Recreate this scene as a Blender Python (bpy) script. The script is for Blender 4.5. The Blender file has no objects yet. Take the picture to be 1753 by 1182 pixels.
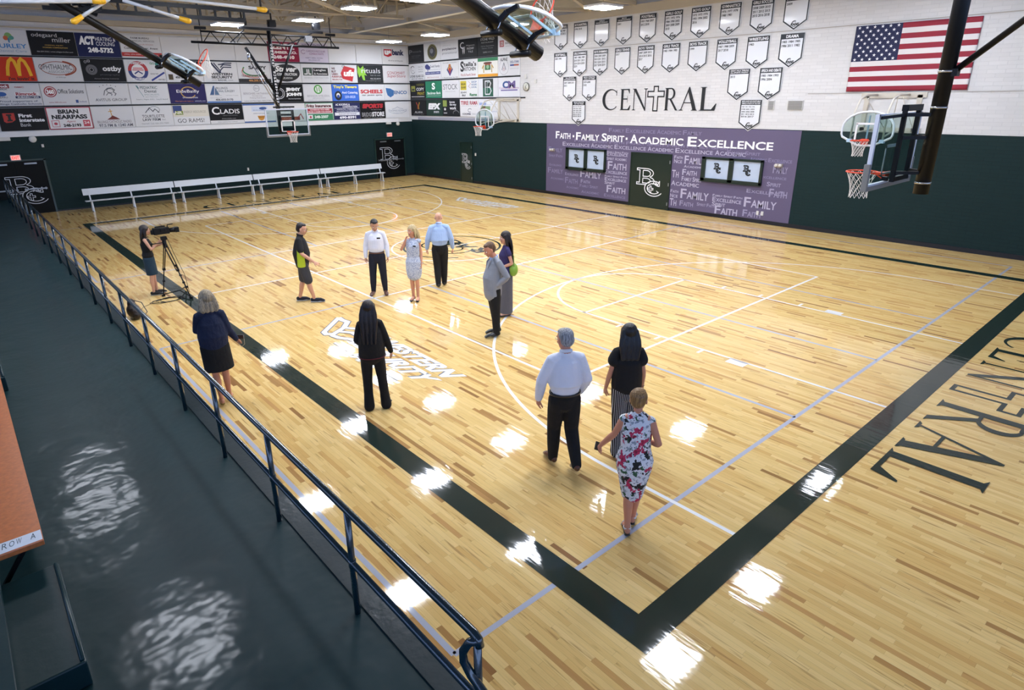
import bpy, bmesh, math, random
from mathutils import Vector, Matrix, Quaternion, noise
random.seed(11)
S = bpy.context.scene
V = Vector
PI = math.pi
# ------------------------------------------------------------------ camera
CAM = V((-3.70278, -2.44808, 4.27107))
_r = V((0.759078, -0.650864, -0.013269)); _u = V((0.229723, 0.248735, 0.940935)); _f = V((0.609120, 0.717291, -0.338328))
cd = bpy.data.cameras.new('camera'); co = bpy.data.objects.new('camera', cd); S.collection.objects.link(co)
m = Matrix((_r, _u, -_f)).transposed().to_4x4(); m.translation = CAM
co.matrix_world = m
cd.sensor_fit = 'HORIZONTAL'; cd.sensor_width = 36.0
cd.lens = 36.0 * 1067.149 / 1753.0
cd.shift_x = 32.59 / 1753.0; cd.shift_y = -39.4 / 1753.0
cd.clip_start = 0.05; cd.clip_end = 200
S.camera = co
S.view_settings.view_transform = 'Standard'; S.view_settings.look = 'None'
S.view_settings.gamma = 1.0; S.view_settings.use_curve_mapping = False
S.view_settings.exposure = 0.06
# ------------------------------------------------------------------ soft bluish world fill, added to stand in for daylight
W = bpy.data.worlds.new('daylight'); S.world = W; W.use_nodes = True
bg = W.node_tree.nodes['Background']; bg.inputs[0].default_value = (0.60, 0.74, 1.0, 1); bg.inputs[1].default_value = 0.4
LAMP = 62.0          # emission strength of the fluorescent diffusers
S.cycles.max_bounces = 8; S.cycles.diffuse_bounces = 3; S.cycles.glossy_bounces = 4
S.cycles.sample_clamp_indirect = 6.0
S.cycles.use_denoising = True

XW, YW = 17.53, 29.6      # right wall and far wall
ZS = 3.12                 # height where the green paint meets the white
# ------------------------------------------------------------------ helpers
def lin(h):
    h = h.lstrip('#')
    if len(h) == 3: h = ''.join(c * 2 for c in h)
    c = [int(h[i:i + 2], 16) / 255 for i in (0, 2, 4)]
    return tuple(x / 12.92 if x <= .04045 else ((x + .055) / 1.055) ** 2.4 for x in c) + (1.0,)
MATS = {}
def mat(name, col, rough=.5, metal=0.0, coat=0.0, spec=.5, emit=0.0, trans=0.0, bump=None, coat_rough=.08, vary=0.0):
    if name in MATS: return MATS[name]
    M = bpy.data.materials.new(name); M.use_nodes = True
    nt = M.node_tree; b = nt.nodes['Principled BSDF']
    c = lin(col) if isinstance(col, str) else tuple(col) + (1.0,)
    b.inputs['Base Color'].default_value = c
    b.inputs['Roughness'].default_value = rough; b.inputs['Metallic'].default_value = metal
    b.inputs['Coat Weight'].default_value = coat; b.inputs['Coat Roughness'].default_value = coat_rough
    b.inputs['Specular IOR Level'].default_value = spec
    if emit: b.inputs['Emission Color'].default_value = c; b.inputs['Emission Strength'].default_value = emit
    if trans: b.inputs['Transmission Weight'].default_value = trans; b.inputs['IOR'].default_value = 1.02
    if bump or vary:
        tc = nt.nodes.new('ShaderNodeTexCoord')
        n = nt.nodes.new('ShaderNodeTexNoise'); n.inputs['Scale'].default_value = (bump or (8, .2))[0]; n.inputs['Detail'].default_value = bump[3] if bump and len(bump) > 3 else 4
        nt.links.new(tc.outputs['Object'], n.inputs['Vector'])
        if bump:
            bp = nt.nodes.new('ShaderNodeBump'); bp.inputs['Strength'].default_value = bump[1]; bp.inputs['Distance'].default_value = bump[2] if len(bump) > 2 else .01
            nt.links.new(n.outputs['Fac'], bp.inputs['Height']); nt.links.new(bp.outputs['Normal'], b.inputs['Normal'])
            if coat: nt.links.new(bp.outputs['Normal'], b.inputs['Coat Normal'])
        if vary:
            mx = nt.nodes.new('ShaderNodeMix'); mx.data_type = 'RGBA'
            mx.inputs['A'].default_value = tuple(x * (1 - vary) for x in c[:3]) + (1,); mx.inputs['B'].default_value = tuple(min(1, x * (1 + vary)) for x in c[:3]) + (1,)
            nt.links.new(n.outputs['Fac'], mx.inputs['Factor']); nt.links.new(mx.outputs['Result'], b.inputs['Base Color'])
    MATS[name] = M
    return M
def nodes(M): return M.node_tree, M.node_tree.nodes['Principled BSDF']

def link(o, parent=None):
    S.collection.objects.link(o)
    if parent is not None:
        o.parent = parent; o.matrix_parent_inverse = parent.matrix_basis.inverted() if parent.parent is None else (parent_world(parent)).inverted()
    return o
def parent_world(o):
    return (parent_world(o.parent) @ o.matrix_parent_inverse if o.parent else Matrix()) @ o.matrix_basis
def tag(o, label, cat, group=None):
    if len(label.split()) > 16: print('LONG', len(label.split()), label)
    o['label'] = label; o['category'] = cat
    if group: o['group'] = group
    return o
def thing(name, label, cat, loc=(0, 0, 0), group=None, rz=0.0):
    o = bpy.data.objects.new(name, None); o.empty_display_size = .1
    o.location = loc; o.rotation_euler = (0, 0, rz); S.collection.objects.link(o)
    return tag(o, label, cat, group)
def copy_tree(o, parent=None):
    c = o.copy(); S.collection.objects.link(c)
    if parent is not None: c.parent = parent; c.matrix_parent_inverse = o.matrix_parent_inverse.copy()
    for ch in list(o.children): copy_tree(ch, c)
    return c

class MB:
    """collects shapes into one mesh with several materials"""
    def __init__(s): s.v = []; s.f = []; s.mi = []; s.sm = []
    def add(s, vs, fs, m=0, smooth=False):
        o = len(s.v); s.v += [tuple(p) for p in vs]; s.f += [tuple(i + o for i in f) for f in fs]
        s.mi += [m] * len(fs); s.sm += [smooth] * len(fs)
    def box(s, c, d, m=0, R=None):
        c = V(c); h = V(d) * .5
        P = [V((x, y, z)) for x in (-h.x, h.x) for y in (-h.y, h.y) for z in (-h.z, h.z)]
        if R is not None: P = [R @ p for p in P]
        s.add([c + p for p in P], [(0, 1, 3, 2), (4, 6, 7, 5), (0, 4, 5, 1), (2, 3, 7, 6), (0, 2, 6, 4), (1, 5, 7, 3)], m)
    def bb(s, x0, x1, y0, y1, z0, z1, m=0): s.box(((x0 + x1) / 2, (y0 + y1) / 2, (z0 + z1) / 2), (x1 - x0, y1 - y0, z1 - z0), m)
    def bar(s, a, b, w, h=None, m=0, up=(0, 0, 1)):
        a = V(a); b = V(b); h = h or w; d = (b - a); L = d.length; d.normalize()
        u = V(up)
        if abs(d.dot(u)) > .97: u = V((1, 0, 0)) if abs(d.x) < .9 else V((0, 1, 0))
        x = d.cross(u).normalized(); z = x.cross(d)
        R = Matrix((d, x, z)).transposed()
        s.box((a + b) / 2, (L, w, h), m, R)
    def tube(s, pts, r, n=8, m=0, closed=False, lat=None, cap=True):
        """tube along points, r scalar or list of r / (a,b)"""
        pts = [V(p) for p in pts]; N = len(pts)
        rr = r if isinstance(r, (list, tuple)) else [r] * N
        rr = [(q, q) if not isinstance(q, (tuple, list)) else q for q in rr]
        ref = V(lat) if lat is not None else None
        vs = []; prev = None
        for i, p in enumerate(pts):
            if closed: t = pts[(i + 1) % N] - pts[i - 1]
            else: t = pts[min(i + 1, N - 1)] - pts[max(i - 1, 0)]
            t.normalize()
            if ref is not None: x = ref - t * ref.dot(t)
            elif prev is None:
                x = t.cross(V((0, 0, 1)))
                if x.length < .1: x = t.cross(V((1, 0, 0)))
            else: x = prev - t * prev.dot(t)
            x.normalize(); prev = x; y = t.cross(x)
            for k in range(n):
                a = 2 * PI * k / n; vs.append(p + x * (rr[i][0] * math.cos(a)) + y * (rr[i][1] * math.sin(a)))
        fs = []
        for i in range(N if closed else N - 1):
            j = (i + 1) % N
            for k in range(n):
                k2 = (k + 1) % n; fs.append((i * n + k, i * n + k2, j * n + k2, j * n + k))
        if not closed and cap: fs.append(tuple(range(n - 1, -1, -1))); fs.append(tuple((N - 1) * n + k for k in range(n)))
        s.add(vs, fs, m, n > 5)
    def ell(s, c, r, m=0, R=None, n=12, rings=8):
        c = V(c); vs = [V((0, 0, -1))]
        for i in range(1, rings):
            t = -PI / 2 + PI * i / rings
            for k in range(n):
                a = 2 * PI * k / n; vs.append(V((math.cos(t) * math.cos(a), math.cos(t) * math.sin(a), math.sin(t))))
        vs.append(V((0, 0, 1)))
        out = []
        for p in vs:
            q = V((p.x * r[0], p.y * r[1], p.z * r[2]))
            out.append(c + (R @ q if R is not None else q))
        fs = [(0, 1 + (k + 1) % n, 1 + k) for k in range(n)]
        for i in range(rings - 2):
            for k in range(n):
                a = 1 + i * n; b = a + n; fs.append((a + k, a + (k + 1) % n, b + (k + 1) % n, b + k))
        t = len(vs) - 1; a = 1 + (rings - 2) * n
        fs += [(t, a + k, a + (k + 1) % n) for k in range(n)]
        s.add(out, fs, m, True)
    def poly(s, pts, m=0): s.add(pts, [tuple(range(len(pts)))], m)
    def prism(s, pts, ext, m=0):
        pts = [V(p) for p in pts]; e = V(ext); n = len(pts)
        s.add(pts + [p + e for p in pts], [tuple(range(n - 1, -1, -1)), tuple(range(n, 2 * n))] + [(i, (i + 1) % n, n + (i + 1) % n, n + i) for i in range(n)], m)
    def build(s, name, mats, parent=None, structure=False, kind=None, bevel=0.0, flat=False):
        me = bpy.data.meshes.new(name)
        vs = s.v; org = V((0, 0, 0))
        if parent is None and vs and not structure:
            xs = [p[0] for p in vs]; ys = [p[1] for p in vs]; zs = [p[2] for p in vs]
            org = V(((min(xs) + max(xs)) / 2, (min(ys) + max(ys)) / 2, min(zs)))
            vs = [tuple(V(p) - org) for p in vs]
        me.from_pydata(vs, [], s.f)
        if not isinstance(mats, (list, tuple)): mats = [mats]
        for M in mats: me.materials.append(M)
        me.polygons.foreach_set('material_index', s.mi); me.polygons.foreach_set('use_smooth', s.sm)
        me.update()
        if not flat:
            b = bmesh.new(); b.from_mesh(me); bmesh.ops.recalc_face_normals(b, faces=b.faces); b.to_mesh(me); b.free()
        o = bpy.data.objects.new(name, me); o.location = org
        link(o, parent)
        if bevel:
            md = o.modifiers.new('bevel', 'BEVEL'); md.width = bevel; md.segments = 2; md.limit_method = 'ANGLE'
        if structure: o['kind'] = 'structure'
        if kind: o['kind'] = kind
        return o

class Frame:
    def __init__(s, o, u, v, n, w=1.0, h=1.0): s.o = V(o); s.u = V(u); s.v = V(v); s.n = V(n); s.w = w; s.h = h
    def at(s, x, y, k=0.0): return s.o + s.u * (x * s.w) + s.v * (y * s.h) + s.n * k
_tc = {}
def text_geo(t, bold=0.0):
    key = (t, bold)
    if key in _tc: return _tc[key]
    c = bpy.data.curves.new('t', 'FONT'); c.body = t; c.size = 1.0; c.resolution_u = 3; c.offset = bold; c.fill_mode = 'FRONT'
    o = bpy.data.objects.new('t', c)
    me = bpy.data.meshes.new_from_object(o)
    vs = [(p.co.x, p.co.y) for p in me.vertices]; fs = [tuple(p.vertices) for p in me.polygons]
    bpy.data.meshes.remove(me); bpy.data.objects.remove(o); bpy.data.curves.remove(c)
    if vs:
        x0 = min(p[0] for p in vs); x1 = max(p[0] for p in vs); y0 = min(p[1] for p in vs); y1 = max(p[1] for p in vs)
        vs = [((p[0] - x0) / (x1 - x0), (p[1] - y0) / (y1 - y0)) for p in vs]
    _tc[key] = (vs, fs); return _tc[key]
def ink(col): return mat('ink_' + col.lstrip('#'), col, .6)
class Art:
    """flat printed art on a Frame, x,y normalised; lettering and emblem kept as two meshes"""
    def __init__(s, fr, k0=.002, dk=.0004, emit=None): s.fr = fr; s.k = k0; s.dk = dk; s.L = MB(); s.E = MB(); s.lm = []; s.em = []
    def _m(s, lst, col):
        M = ink(col) if isinstance(col, str) else col
        if M not in lst: lst.append(M)
        return lst.index(M)
    def T(s, x0, y0, x1, y1, t, col, bold=.0, shear=0.0):
        vs, fs = text_geo(t, bold)
        if not vs: return
        P = [s.fr.at(x0 + (x1 - x0) * a + shear * b * (y1 - y0), y0 + (y1 - y0) * b, s.k) for a, b in vs]
        s.L.add(P, fs, s._m(s.lm, col)); s.k += s.dk
    def P(s, pts, col):
        s.E.add([s.fr.at(x, y, s.k) for x, y in pts], [tuple(range(len(pts)))], s._m(s.em, col)); s.k += s.dk
    def R(s, x0, y0, x1, y1, col): s.P([(x0, y0), (x1, y0), (x1, y1), (x0, y1)], col)
    def E_(s, cx, cy, rx, ry, col, n=28): s.P([(cx + rx * math.cos(2 * PI * k / n), cy + ry * math.sin(2 * PI * k / n)) for k in range(n)], col)
    def L_(s, pts, w, col, closed=False, letter=False):
        """stroke of width w (metres)"""
        Q = [s.fr.o * 0 + s.fr.u * (x * s.fr.w) + s.fr.v * (y * s.fr.h) for x, y in pts]; n = len(Q)
        A = []
        for i in range(n):
            a = Q[i - 1] if (closed or i > 0) else Q[i]; b = Q[(i + 1) % n] if (closed or i < n - 1) else Q[i]
            d1 = (Q[i] - a); d2 = (b - Q[i])
            t = ((d1.normalized() if d1.length > 1e-6 else V()) + (d2.normalized() if d2.length > 1e-6 else V()))
            if t.length < 1e-6: t = d1
            t.normalize(); q = s.fr.n.cross(t); q.normalize()
            c = 1.0
            if d1.length > 1e-6 and d2.length > 1e-6: c = max(.5, t.dot(d1.normalized()))
            A += [s.fr.o + s.fr.n * s.k + Q[i] + q * (w / 2 / c), s.fr.o + s.fr.n * s.k + Q[i] - q * (w / 2 / c)]
        F = [(2 * i, 2 * i + 1, 2 * ((i + 1) % n) + 1, 2 * ((i + 1) % n)) for i in range(n if closed else n - 1)]
        if letter: s.L.add(A, F, s._m(s.lm, col))
        else: s.E.add(A, F, s._m(s.em, col))
        s.k += s.dk
    def O(s, cx, cy, rx, ry, w, col, a0=0, a1=360, n=28):
        pts = [(cx + rx * math.cos(math.radians(a0 + (a1 - a0) * k / n)), cy + ry * math.sin(math.radians(a0 + (a1 - a0) * k / n))) for k in range(n + (a1 - a0 < 360))]
        s.L_(pts, w, col, closed=(a1 - a0 >= 360))
    def build(s, parent, names=('lettering', 'emblem')):
        if s.L.v: s.L.build(names[0], s.lm, parent, flat=True)
        if s.E.v: s.E.build(names[1], s.em, parent, flat=True)
    def run(s, items):
        for it in items:
            k, a = it[0], it[1:]
            {'T': s.T, 'R': s.R, 'E': s.E_, 'O': s.O, 'P': s.P, 'L': s.L_}[k](*a)
# ------------------------------------------------------------------ surfaces
def wood_material():
    M = bpy.data.materials.new('maple_floor'); M.use_nodes = True; nt, b = nodes(M)
    N = nt.nodes.new; Lk = nt.links.new
    def math_(op, a, bb=None):
        n = N('ShaderNodeMath'); n.operation = op
        for i, q in enumerate((a, bb)):
            if q is None: continue
            if isinstance(q, (int, float)): n.inputs[i].default_value = q
            else: Lk(q, n.inputs[i])
        return n.outputs[0]
    tc = N('ShaderNodeTexCoord'); sp = N('ShaderNodeSeparateXYZ'); Lk(tc.outputs['Object'], sp.inputs[0])
    x, y = sp.outputs[0], sp.outputs[1]
    row = math_('FLOOR', math_('DIVIDE', x, .057))
    w1 = N('ShaderNodeTexWhiteNoise'); w1.noise_dimensions = '1D'; Lk(row, w1.inputs['W'])
    ln = math_('ADD', math_('MULTIPLY', w1.outputs['Value'], .5), .38)
    off = math_('MULTIPLY', w1.outputs['Value'], 37.0)
    yy = math_('ADD', math_('DIVIDE', y, ln), off); col = math_('FLOOR', yy)
    cv = N('ShaderNodeCombineXYZ'); Lk(row, cv.inputs[0]); Lk(col, cv.inputs[1])
    w2 = N('ShaderNodeTexWhiteNoise'); w2.noise_dimensions = '3D'; Lk(cv.outputs[0], w2.inputs['Vector'])
    cr = N('ShaderNodeValToRGB'); Lk(w2.outputs['Value'], cr.inputs[0])
    e = cr.color_ramp.elements
    e[0].position = 0; e[0].color = lin('edcc88'); e[1].position = 1; e[1].color = lin('94683a')
    for p, c in ((.42, 'e7c47d'), (.74, 'e1ba73'), (.90, 'daae67'), (.955, 'c8985a'), (.985, 'ab8048')):
        q = e.new(p); q.color = lin(c)
    # heartwood streaks inside single boards
    mp = N('ShaderNodeMapping'); mp.inputs['Scale'].default_value = (26, 1.6, 1)
    ofs = N('ShaderNodeCombineXYZ'); Lk(math_('MULTIPLY', w2.outputs['Value'], 91.0), ofs.inputs[0]); Lk(math_('MULTIPLY', col, 13.7), ofs.inputs[1])
    ad = N('ShaderNodeVectorMath'); ad.operation = 'ADD'; Lk(tc.outputs['Object'], mp.inputs['Vector']); Lk(mp.outputs[0], ad.inputs[0]); Lk(ofs.outputs[0], ad.inputs[1])
    nz = N('ShaderNodeTexNoise'); nz.inputs['Scale'].default_value = 1.0; nz.inputs['Detail'].default_value = 3; Lk(ad.outputs[0], nz.inputs['Vector'])
    st = N('ShaderNodeMapRange'); st.inputs['From Min'].default_value = .595; st.inputs['From Max'].default_value = .70; Lk(nz.outputs['Fac'], st.inputs['Value'])
    mx = N('ShaderNodeMix'); mx.data_type = 'RGBA'; Lk(math_('MULTIPLY', st.outputs[0], .62), mx.inputs['Factor']); Lk(cr.outputs[0], mx.inputs['A']); mx.inputs['B'].default_value = lin('a06f38')
    # fine grain
    mp2 = N('ShaderNodeMapping'); mp2.inputs['Scale'].default_value = (150, 6, 1); Lk(tc.outputs['Object'], mp2.inputs['Vector'])
    n2 = N('ShaderNodeTexNoise'); n2.inputs['Scale'].default_value = 1; n2.inputs['Detail'].default_value = 4; Lk(mp2.outputs[0], n2.inputs['Vector'])
    gr = N('ShaderNodeMapRange'); gr.inputs['To Min'].default_value = .86; gr.inputs['To Max'].default_value = 1.12; Lk(n2.outputs['Fac'], gr.inputs['Value'])
    mul = N('ShaderNodeMix'); mul.data_type = 'RGBA'; mul.blend_type = 'MULTIPLY'; mul.inputs['Factor'].default_value = 1
    Lk(mx.outputs['Result'], mul.inputs['A']); Lk(gr.outputs[0], mul.inputs['B'])
    # board joints
    fx = math_('FRACT', math_('DIVIDE', x, .057)); ex = math_('LESS_THAN', math_('MINIMUM', fx, math_('SUBTRACT', 1, fx)), .025)
    fy = math_('FRACT', yy); ey = math_('LESS_THAN', fy, .004)
    jn = math_('MULTIPLY', math_('MAXIMUM', ex, ey), .30)
    m3 = N('ShaderNodeMix'); m3.data_type = 'RGBA'; Lk(jn, m3.inputs['Factor']); Lk(mul.outputs['Result'], m3.inputs['A']); m3.inputs['B'].default_value = lin('7c5630')
    Lk(m3.outputs['Result'], b.inputs['Base Color'])
    gloss(M)
    return M
def gloss(M):
    nt, b = nodes(M)
    b.inputs['Roughness'].default_value = .6; b.inputs['Specular IOR Level'].default_value = .08; b.inputs['Coat Weight'].default_value = 1.0; b.inputs['Coat Roughness'].default_value = .05; b.inputs['Coat IOR'].default_value = 1.42
    tc = nt.nodes.new('ShaderNodeTexCoord'); mp = nt.nodes.new('ShaderNodeMapping'); mp.inputs['Scale'].default_value = (11, 2.2, 1)
    n = nt.nodes.new('ShaderNodeTexNoise'); n.inputs['Scale'].default_value = 1.0; n.inputs['Detail'].default_value = 2
    bp = nt.nodes.new('ShaderNodeBump'); bp.inputs['Strength'].default_value = .5; bp.inputs['Distance'].default_value = .0022
    nt.links.new(tc.outputs['Object'], mp.inputs['Vector']); nt.links.new(mp.outputs[0], n.inputs['Vector'])
    nt.links.new(n.outputs['Fac'], bp.inputs['Height']); nt.links.new(bp.outputs['Normal'], b.inputs['Coat Normal'])
    return M
def brick(name, col, rough, dark=.78, coat=0.0):
    M = mat(name, col, rough, coat=coat, coat_rough=.25, spec=.2); nt, b = nodes(M); c = lin(col)
    tc = nt.nodes.new('ShaderNodeTexCoord'); sp = nt.nodes.new('ShaderNodeSeparateXYZ'); nt.links.new(tc.outputs['Object'], sp.inputs[0])
    ad = nt.nodes.new('ShaderNodeMath'); ad.operation = 'ADD'; nt.links.new(sp.outputs[0], ad.inputs[0]); nt.links.new(sp.outputs[1], ad.inputs[1])
    cb = nt.nodes.new('ShaderNodeCombineXYZ'); nt.links.new(ad.outputs[0], cb.inputs[0]); nt.links.new(sp.outputs[2], cb.inputs[1])
    t = nt.nodes.new('ShaderNodeTexBrick'); t.inputs['Scale'].default_value = 1.0; t.inputs['Brick Width'].default_value = .40; t.inputs['Row Height'].default_value = .10
    t.inputs['Mortar Size'].default_value = .006; t.inputs['Mortar Smooth'].default_value = .3
    t.inputs['Color1'].default_value = c; t.inputs['Color2'].default_value = tuple(x * .93 for x in c[:3]) + (1,); t.inputs['Mortar'].default_value = tuple(x * dark for x in c[:3]) + (1,)
    nt.links.new(cb.outputs[0], t.inputs['Vector']); nt.links.new(t.outputs['Color'], b.inputs['Base Color'])
    bp = nt.nodes.new('ShaderNodeBump'); bp.inputs['Strength'].default_value = .6; bp.inputs['Distance'].default_value = .006; bp.invert = True
    nt.links.new(t.outputs['Fac'], bp.inputs['Height']); nt.links.new(bp.outputs['Normal'], b.inputs['Normal'])
    return M
m_floor = wood_material()
m_green = brick('green_brick', '152c2d', .6)
m_white = brick('white_brick', 'd8d7d6', .6, .9)
m_band = gloss(mat('court_green', '16271f', .4))
m_line = gloss(mat('court_white', 'f0efee', .4))
m_grey = gloss(mat('court_grey', 'b3b7c6', .4))
m_base = mat('rubber_base', '10131c', .4)
m_cream = mat('cream_steel', 'b9ae98', .55)
m_beam = mat('white_steel', 'd9d6d2', .5)
m_deck = mat('green_concrete_paint', '0f2e32', .5, spec=.2, coat=.20, coat_rough=.15, bump=(1.9, .8, .030, 3))
m_railp = mat('rail_paint', '0f2934', .22, coat=1.0, coat_rough=.12, bump=(60, .25, .002))
m_black = mat('black_steel', '0a0b0f', .4, spec=.25)
m_roof = mat('roof_deck', '6e665c', .8)
m_whitep = mat('white_paint', 'e2e2e4', .45)
m_dark = mat('dark_green_paint', '16302c', .4, coat=.3)

# ------------------------------------------------------------------ room shell
q = MB(); q.bb(-1.95, XW, -12, YW, -.12, 0); floor = q.build('floor', m_floor, structure=True)
q = MB(); q.bb(XW, XW + .3, -12, YW + .3, -.1, ZS + .04, 0); q.bb(XW, XW + .3, -12, YW + .3, ZS + .04, 9.2, 1)
q.build('wall_right', [m_green, m_white], structure=True)
q = MB(); q.bb(-14, XW, YW, YW + .3, -.1, ZS - .06, 0); q.bb(-14, XW, YW, YW + .3, ZS - .06, 9.2, 1)
q.build('wall_far', [m_green, m_white], structure=True)
q = MB(); q.bb(-14, XW, -12, YW, 9.1, 9.3); q.build('ceiling', m_roof, structure=True)
q = MB(); q.bb(-14.3, -14, -12, YW + .3, -.1, 5.2, 0); q.bb(-14.3, -14, -12, YW + .3, 8.2, 9.3, 0)
for y in range(-12, 31, 6): q.bb(-14.3, -14, y - .25, y + .25, 5.2, 8.2, 0)
q.build('wall_left', [m_white], structure=True)
q = MB(); q.bb(-14.3, XW + .3, -12.3, -12, -.1, 3.4); q.bb(-14.3, XW + .3, -12.3, -12, 7.4, 9.3)
for x in range(-14, 19, 4): q.bb(x - .25, x + .25, -12.3, -12, 3.4, 7.4)
q.build('wall_near', m_white, structure=True)
# clerestory daylight panes high in the left wall, behind the bleachers
m_pane = mat('daylight_pane', 'a9c8ff', .3, emit=3.2)
q = MB()
for y in range(-12, 30, 6): q.bb(-14.22, -14.16, y + .25, y + 5.75, 5.2, 8.2)
q.build('window_1', m_pane, structure=True)
q = MB()
for x in range(-14, 17, 4): q.bb(x + .25, x + 3.75, -12.2, -12.15, 3.4, 7.4)
q.build('window_4', m_pane, structure=True)
# black rubber base of the right wall, with the gaps at the doors
q = MB()
for a, b in ((-12, 11.78), (13.70, 24.02), (25.05, YW)): q.bb(XW - .018, XW, a, b, 0, .13)
q.build('baseboard_right', m_base, structure=True)
q = MB(); q.bb(17.0, XW, YW - .018, YW, 0, .13); q.bb(-2.0, 14.9, YW - .012, YW, 0, .06); q.build('baseboard_far', m_base, structure=True)
# steel shelf angle / cream trim where wall meets roof
q = MB(); q.bb(XW - .10, XW, -12, YW, 7.22, 7.52); q.bb(-14, XW, YW - .06, YW, 7.06, 7.12); q.build('trim_1', m_cream, structure=True)
# line of conduit on the right wall
q = MB(); q.bb(XW - .02, XW, -6, 17.2, 6.13, 6.16, 0); q.bb(XW - .015, XW, -6, 7.0, 4.255, 4.275, 0)
q.build('trim_2', mat('conduit', 'a9a49c', .5), structure=True)
q = MB(); q.bb(-14, 16.6, YW - .03, YW, 3.06, 3.26, 0); q.bb(XW - .03, XW, 21.9, 28.9, 3.16, 3.30, 1); q.build('trim_3', [m_whitep, mat('grey_strip', '9a9aa6', .5)], structure=True)

# ------------------------------------------------------------------ painted court (thin paint films on the floor)
CX, CY = 7.53, 12.67
def strip(q, a, b, w, z, m=0, ext=0):
    a = V((a[0], a[1], z)); b = V((b[0], b[1], z)); d = (b - a).normalized(); n = V((-d.y, d.x, 0)) * w / 2; a -= d * ext; b += d * ext
    q.poly([a - n, b - n, b + n, a + n], m)
def arc(q, c, r, a0, a1, w, z, n=72, m=0):
    P = []
    for k in range(n + 1):
        a = math.radians(a0 + (a1 - a0) * k / n)
        for rr in (r - w / 2, r + w / 2): P.append((c[0] + rr * math.cos(a), c[1] + rr * math.sin(a), z))
    q.add(P, [(2 * i, 2 * i + 1, 2 * i + 3, 2 * i + 2) for i in range(n)], m)
WC, LC = 15.05, 25.1
BW = .30
q = MB(); z = .0030
q.poly([(-BW, -BW, z), (WC + BW, -BW, z), (WC + BW, 0, z), (-BW, 0, z)])
q.poly([(-BW, LC, z), (WC + BW, LC, z), (WC + BW, LC + BW, z), (-BW, LC + BW, z)])
q.poly([(-BW, 0, z), (0, 0, z), (0, LC, z), (-BW, LC, z)])
q.poly([(WC, 0, z), (WC + BW, 0, z), (WC + BW, LC, z), (WC, LC, z)])
q.build('green_border_line', m_band, floor)
# grey cross-court lines
q = MB(); z = .0015; g = .055
for y0, y1 in ((.73, 9.67), (15.67, 24.6)):
    for y in (y0, y1): strip(q, (-1.47, y), (16.55, y), g, z)
    strip(q, (-1.47, y0), (-1.47, y1), g, z); strip(q, (16.55, y0), (16.55, y1), g, z)
    for x in (CX - 3, CX, CX + 3): strip(q, (x, y0), (x, y1), g, z)
q.build('grey_cross_court_lines', m_grey, floor)
# white basketball and volleyball lines
q = MB(); z = .0022; w = .052
for s_, y0 in ((1, 0.0), (-1, LC)):
    Y = lambda d: y0 + s_ * d
    for x in (5.79, 9.45): strip(q, (x, Y(0)), (x, Y(5.79)), w, z)
    strip(q, (5.79, Y(5.74)), (9.45, Y(5.74)), w, z)
    c = (7.62, Y(5.74)); arc(q, c, 1.83, 0 if s_ > 0 else 180, 180 if s_ > 0 else 360, w, z)
    R3 = 6.02; hy = 1.575
    arc(q, (7.62, Y(hy)), R3, 0 if s_ > 0 else 180, 180 if s_ > 0 else 360, w, z, 110)
    for x in (7.62 - R3, 7.62 + R3): strip(q, (x, Y(0)), (x, Y(hy)), w, z)
    for x, o in ((5.79, -1), (9.45, 1)):
        for d in (2.95, 3.85, 4.75): strip(q, (x, Y(d)), (x + o * .2, Y(d)), w, z)
        q.poly([(x, Y(2.1), z), (x + o * .2, Y(2.1), z), (x + o * .2, Y(2.42), z), (x, Y(2.42), z)])
strip(q, (0, CY), (WC, CY), w, z)
arc(q, (CX, CY), 1.83, 0, 360, w, z, 96)
for dx in (-4.5, 4.5): strip(q, (CX + dx, CY - 9), (CX + dx, CY + 9), w * 1.05, z + .0004)
for dy in (-9, 9, -3, 3): strip(q, (CX - 4.5, CY + dy), (CX + 4.5, CY + dy), w * 1.05, z + .0004, ext=.02)
for dy in (-3,): 
    for x in (-1.4,): strip(q, (CX - 9 , CY + dy), (CX - 9, CY + dy + .01), .01, z)
q.build('white_court_lines', m_line, floor)
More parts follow.
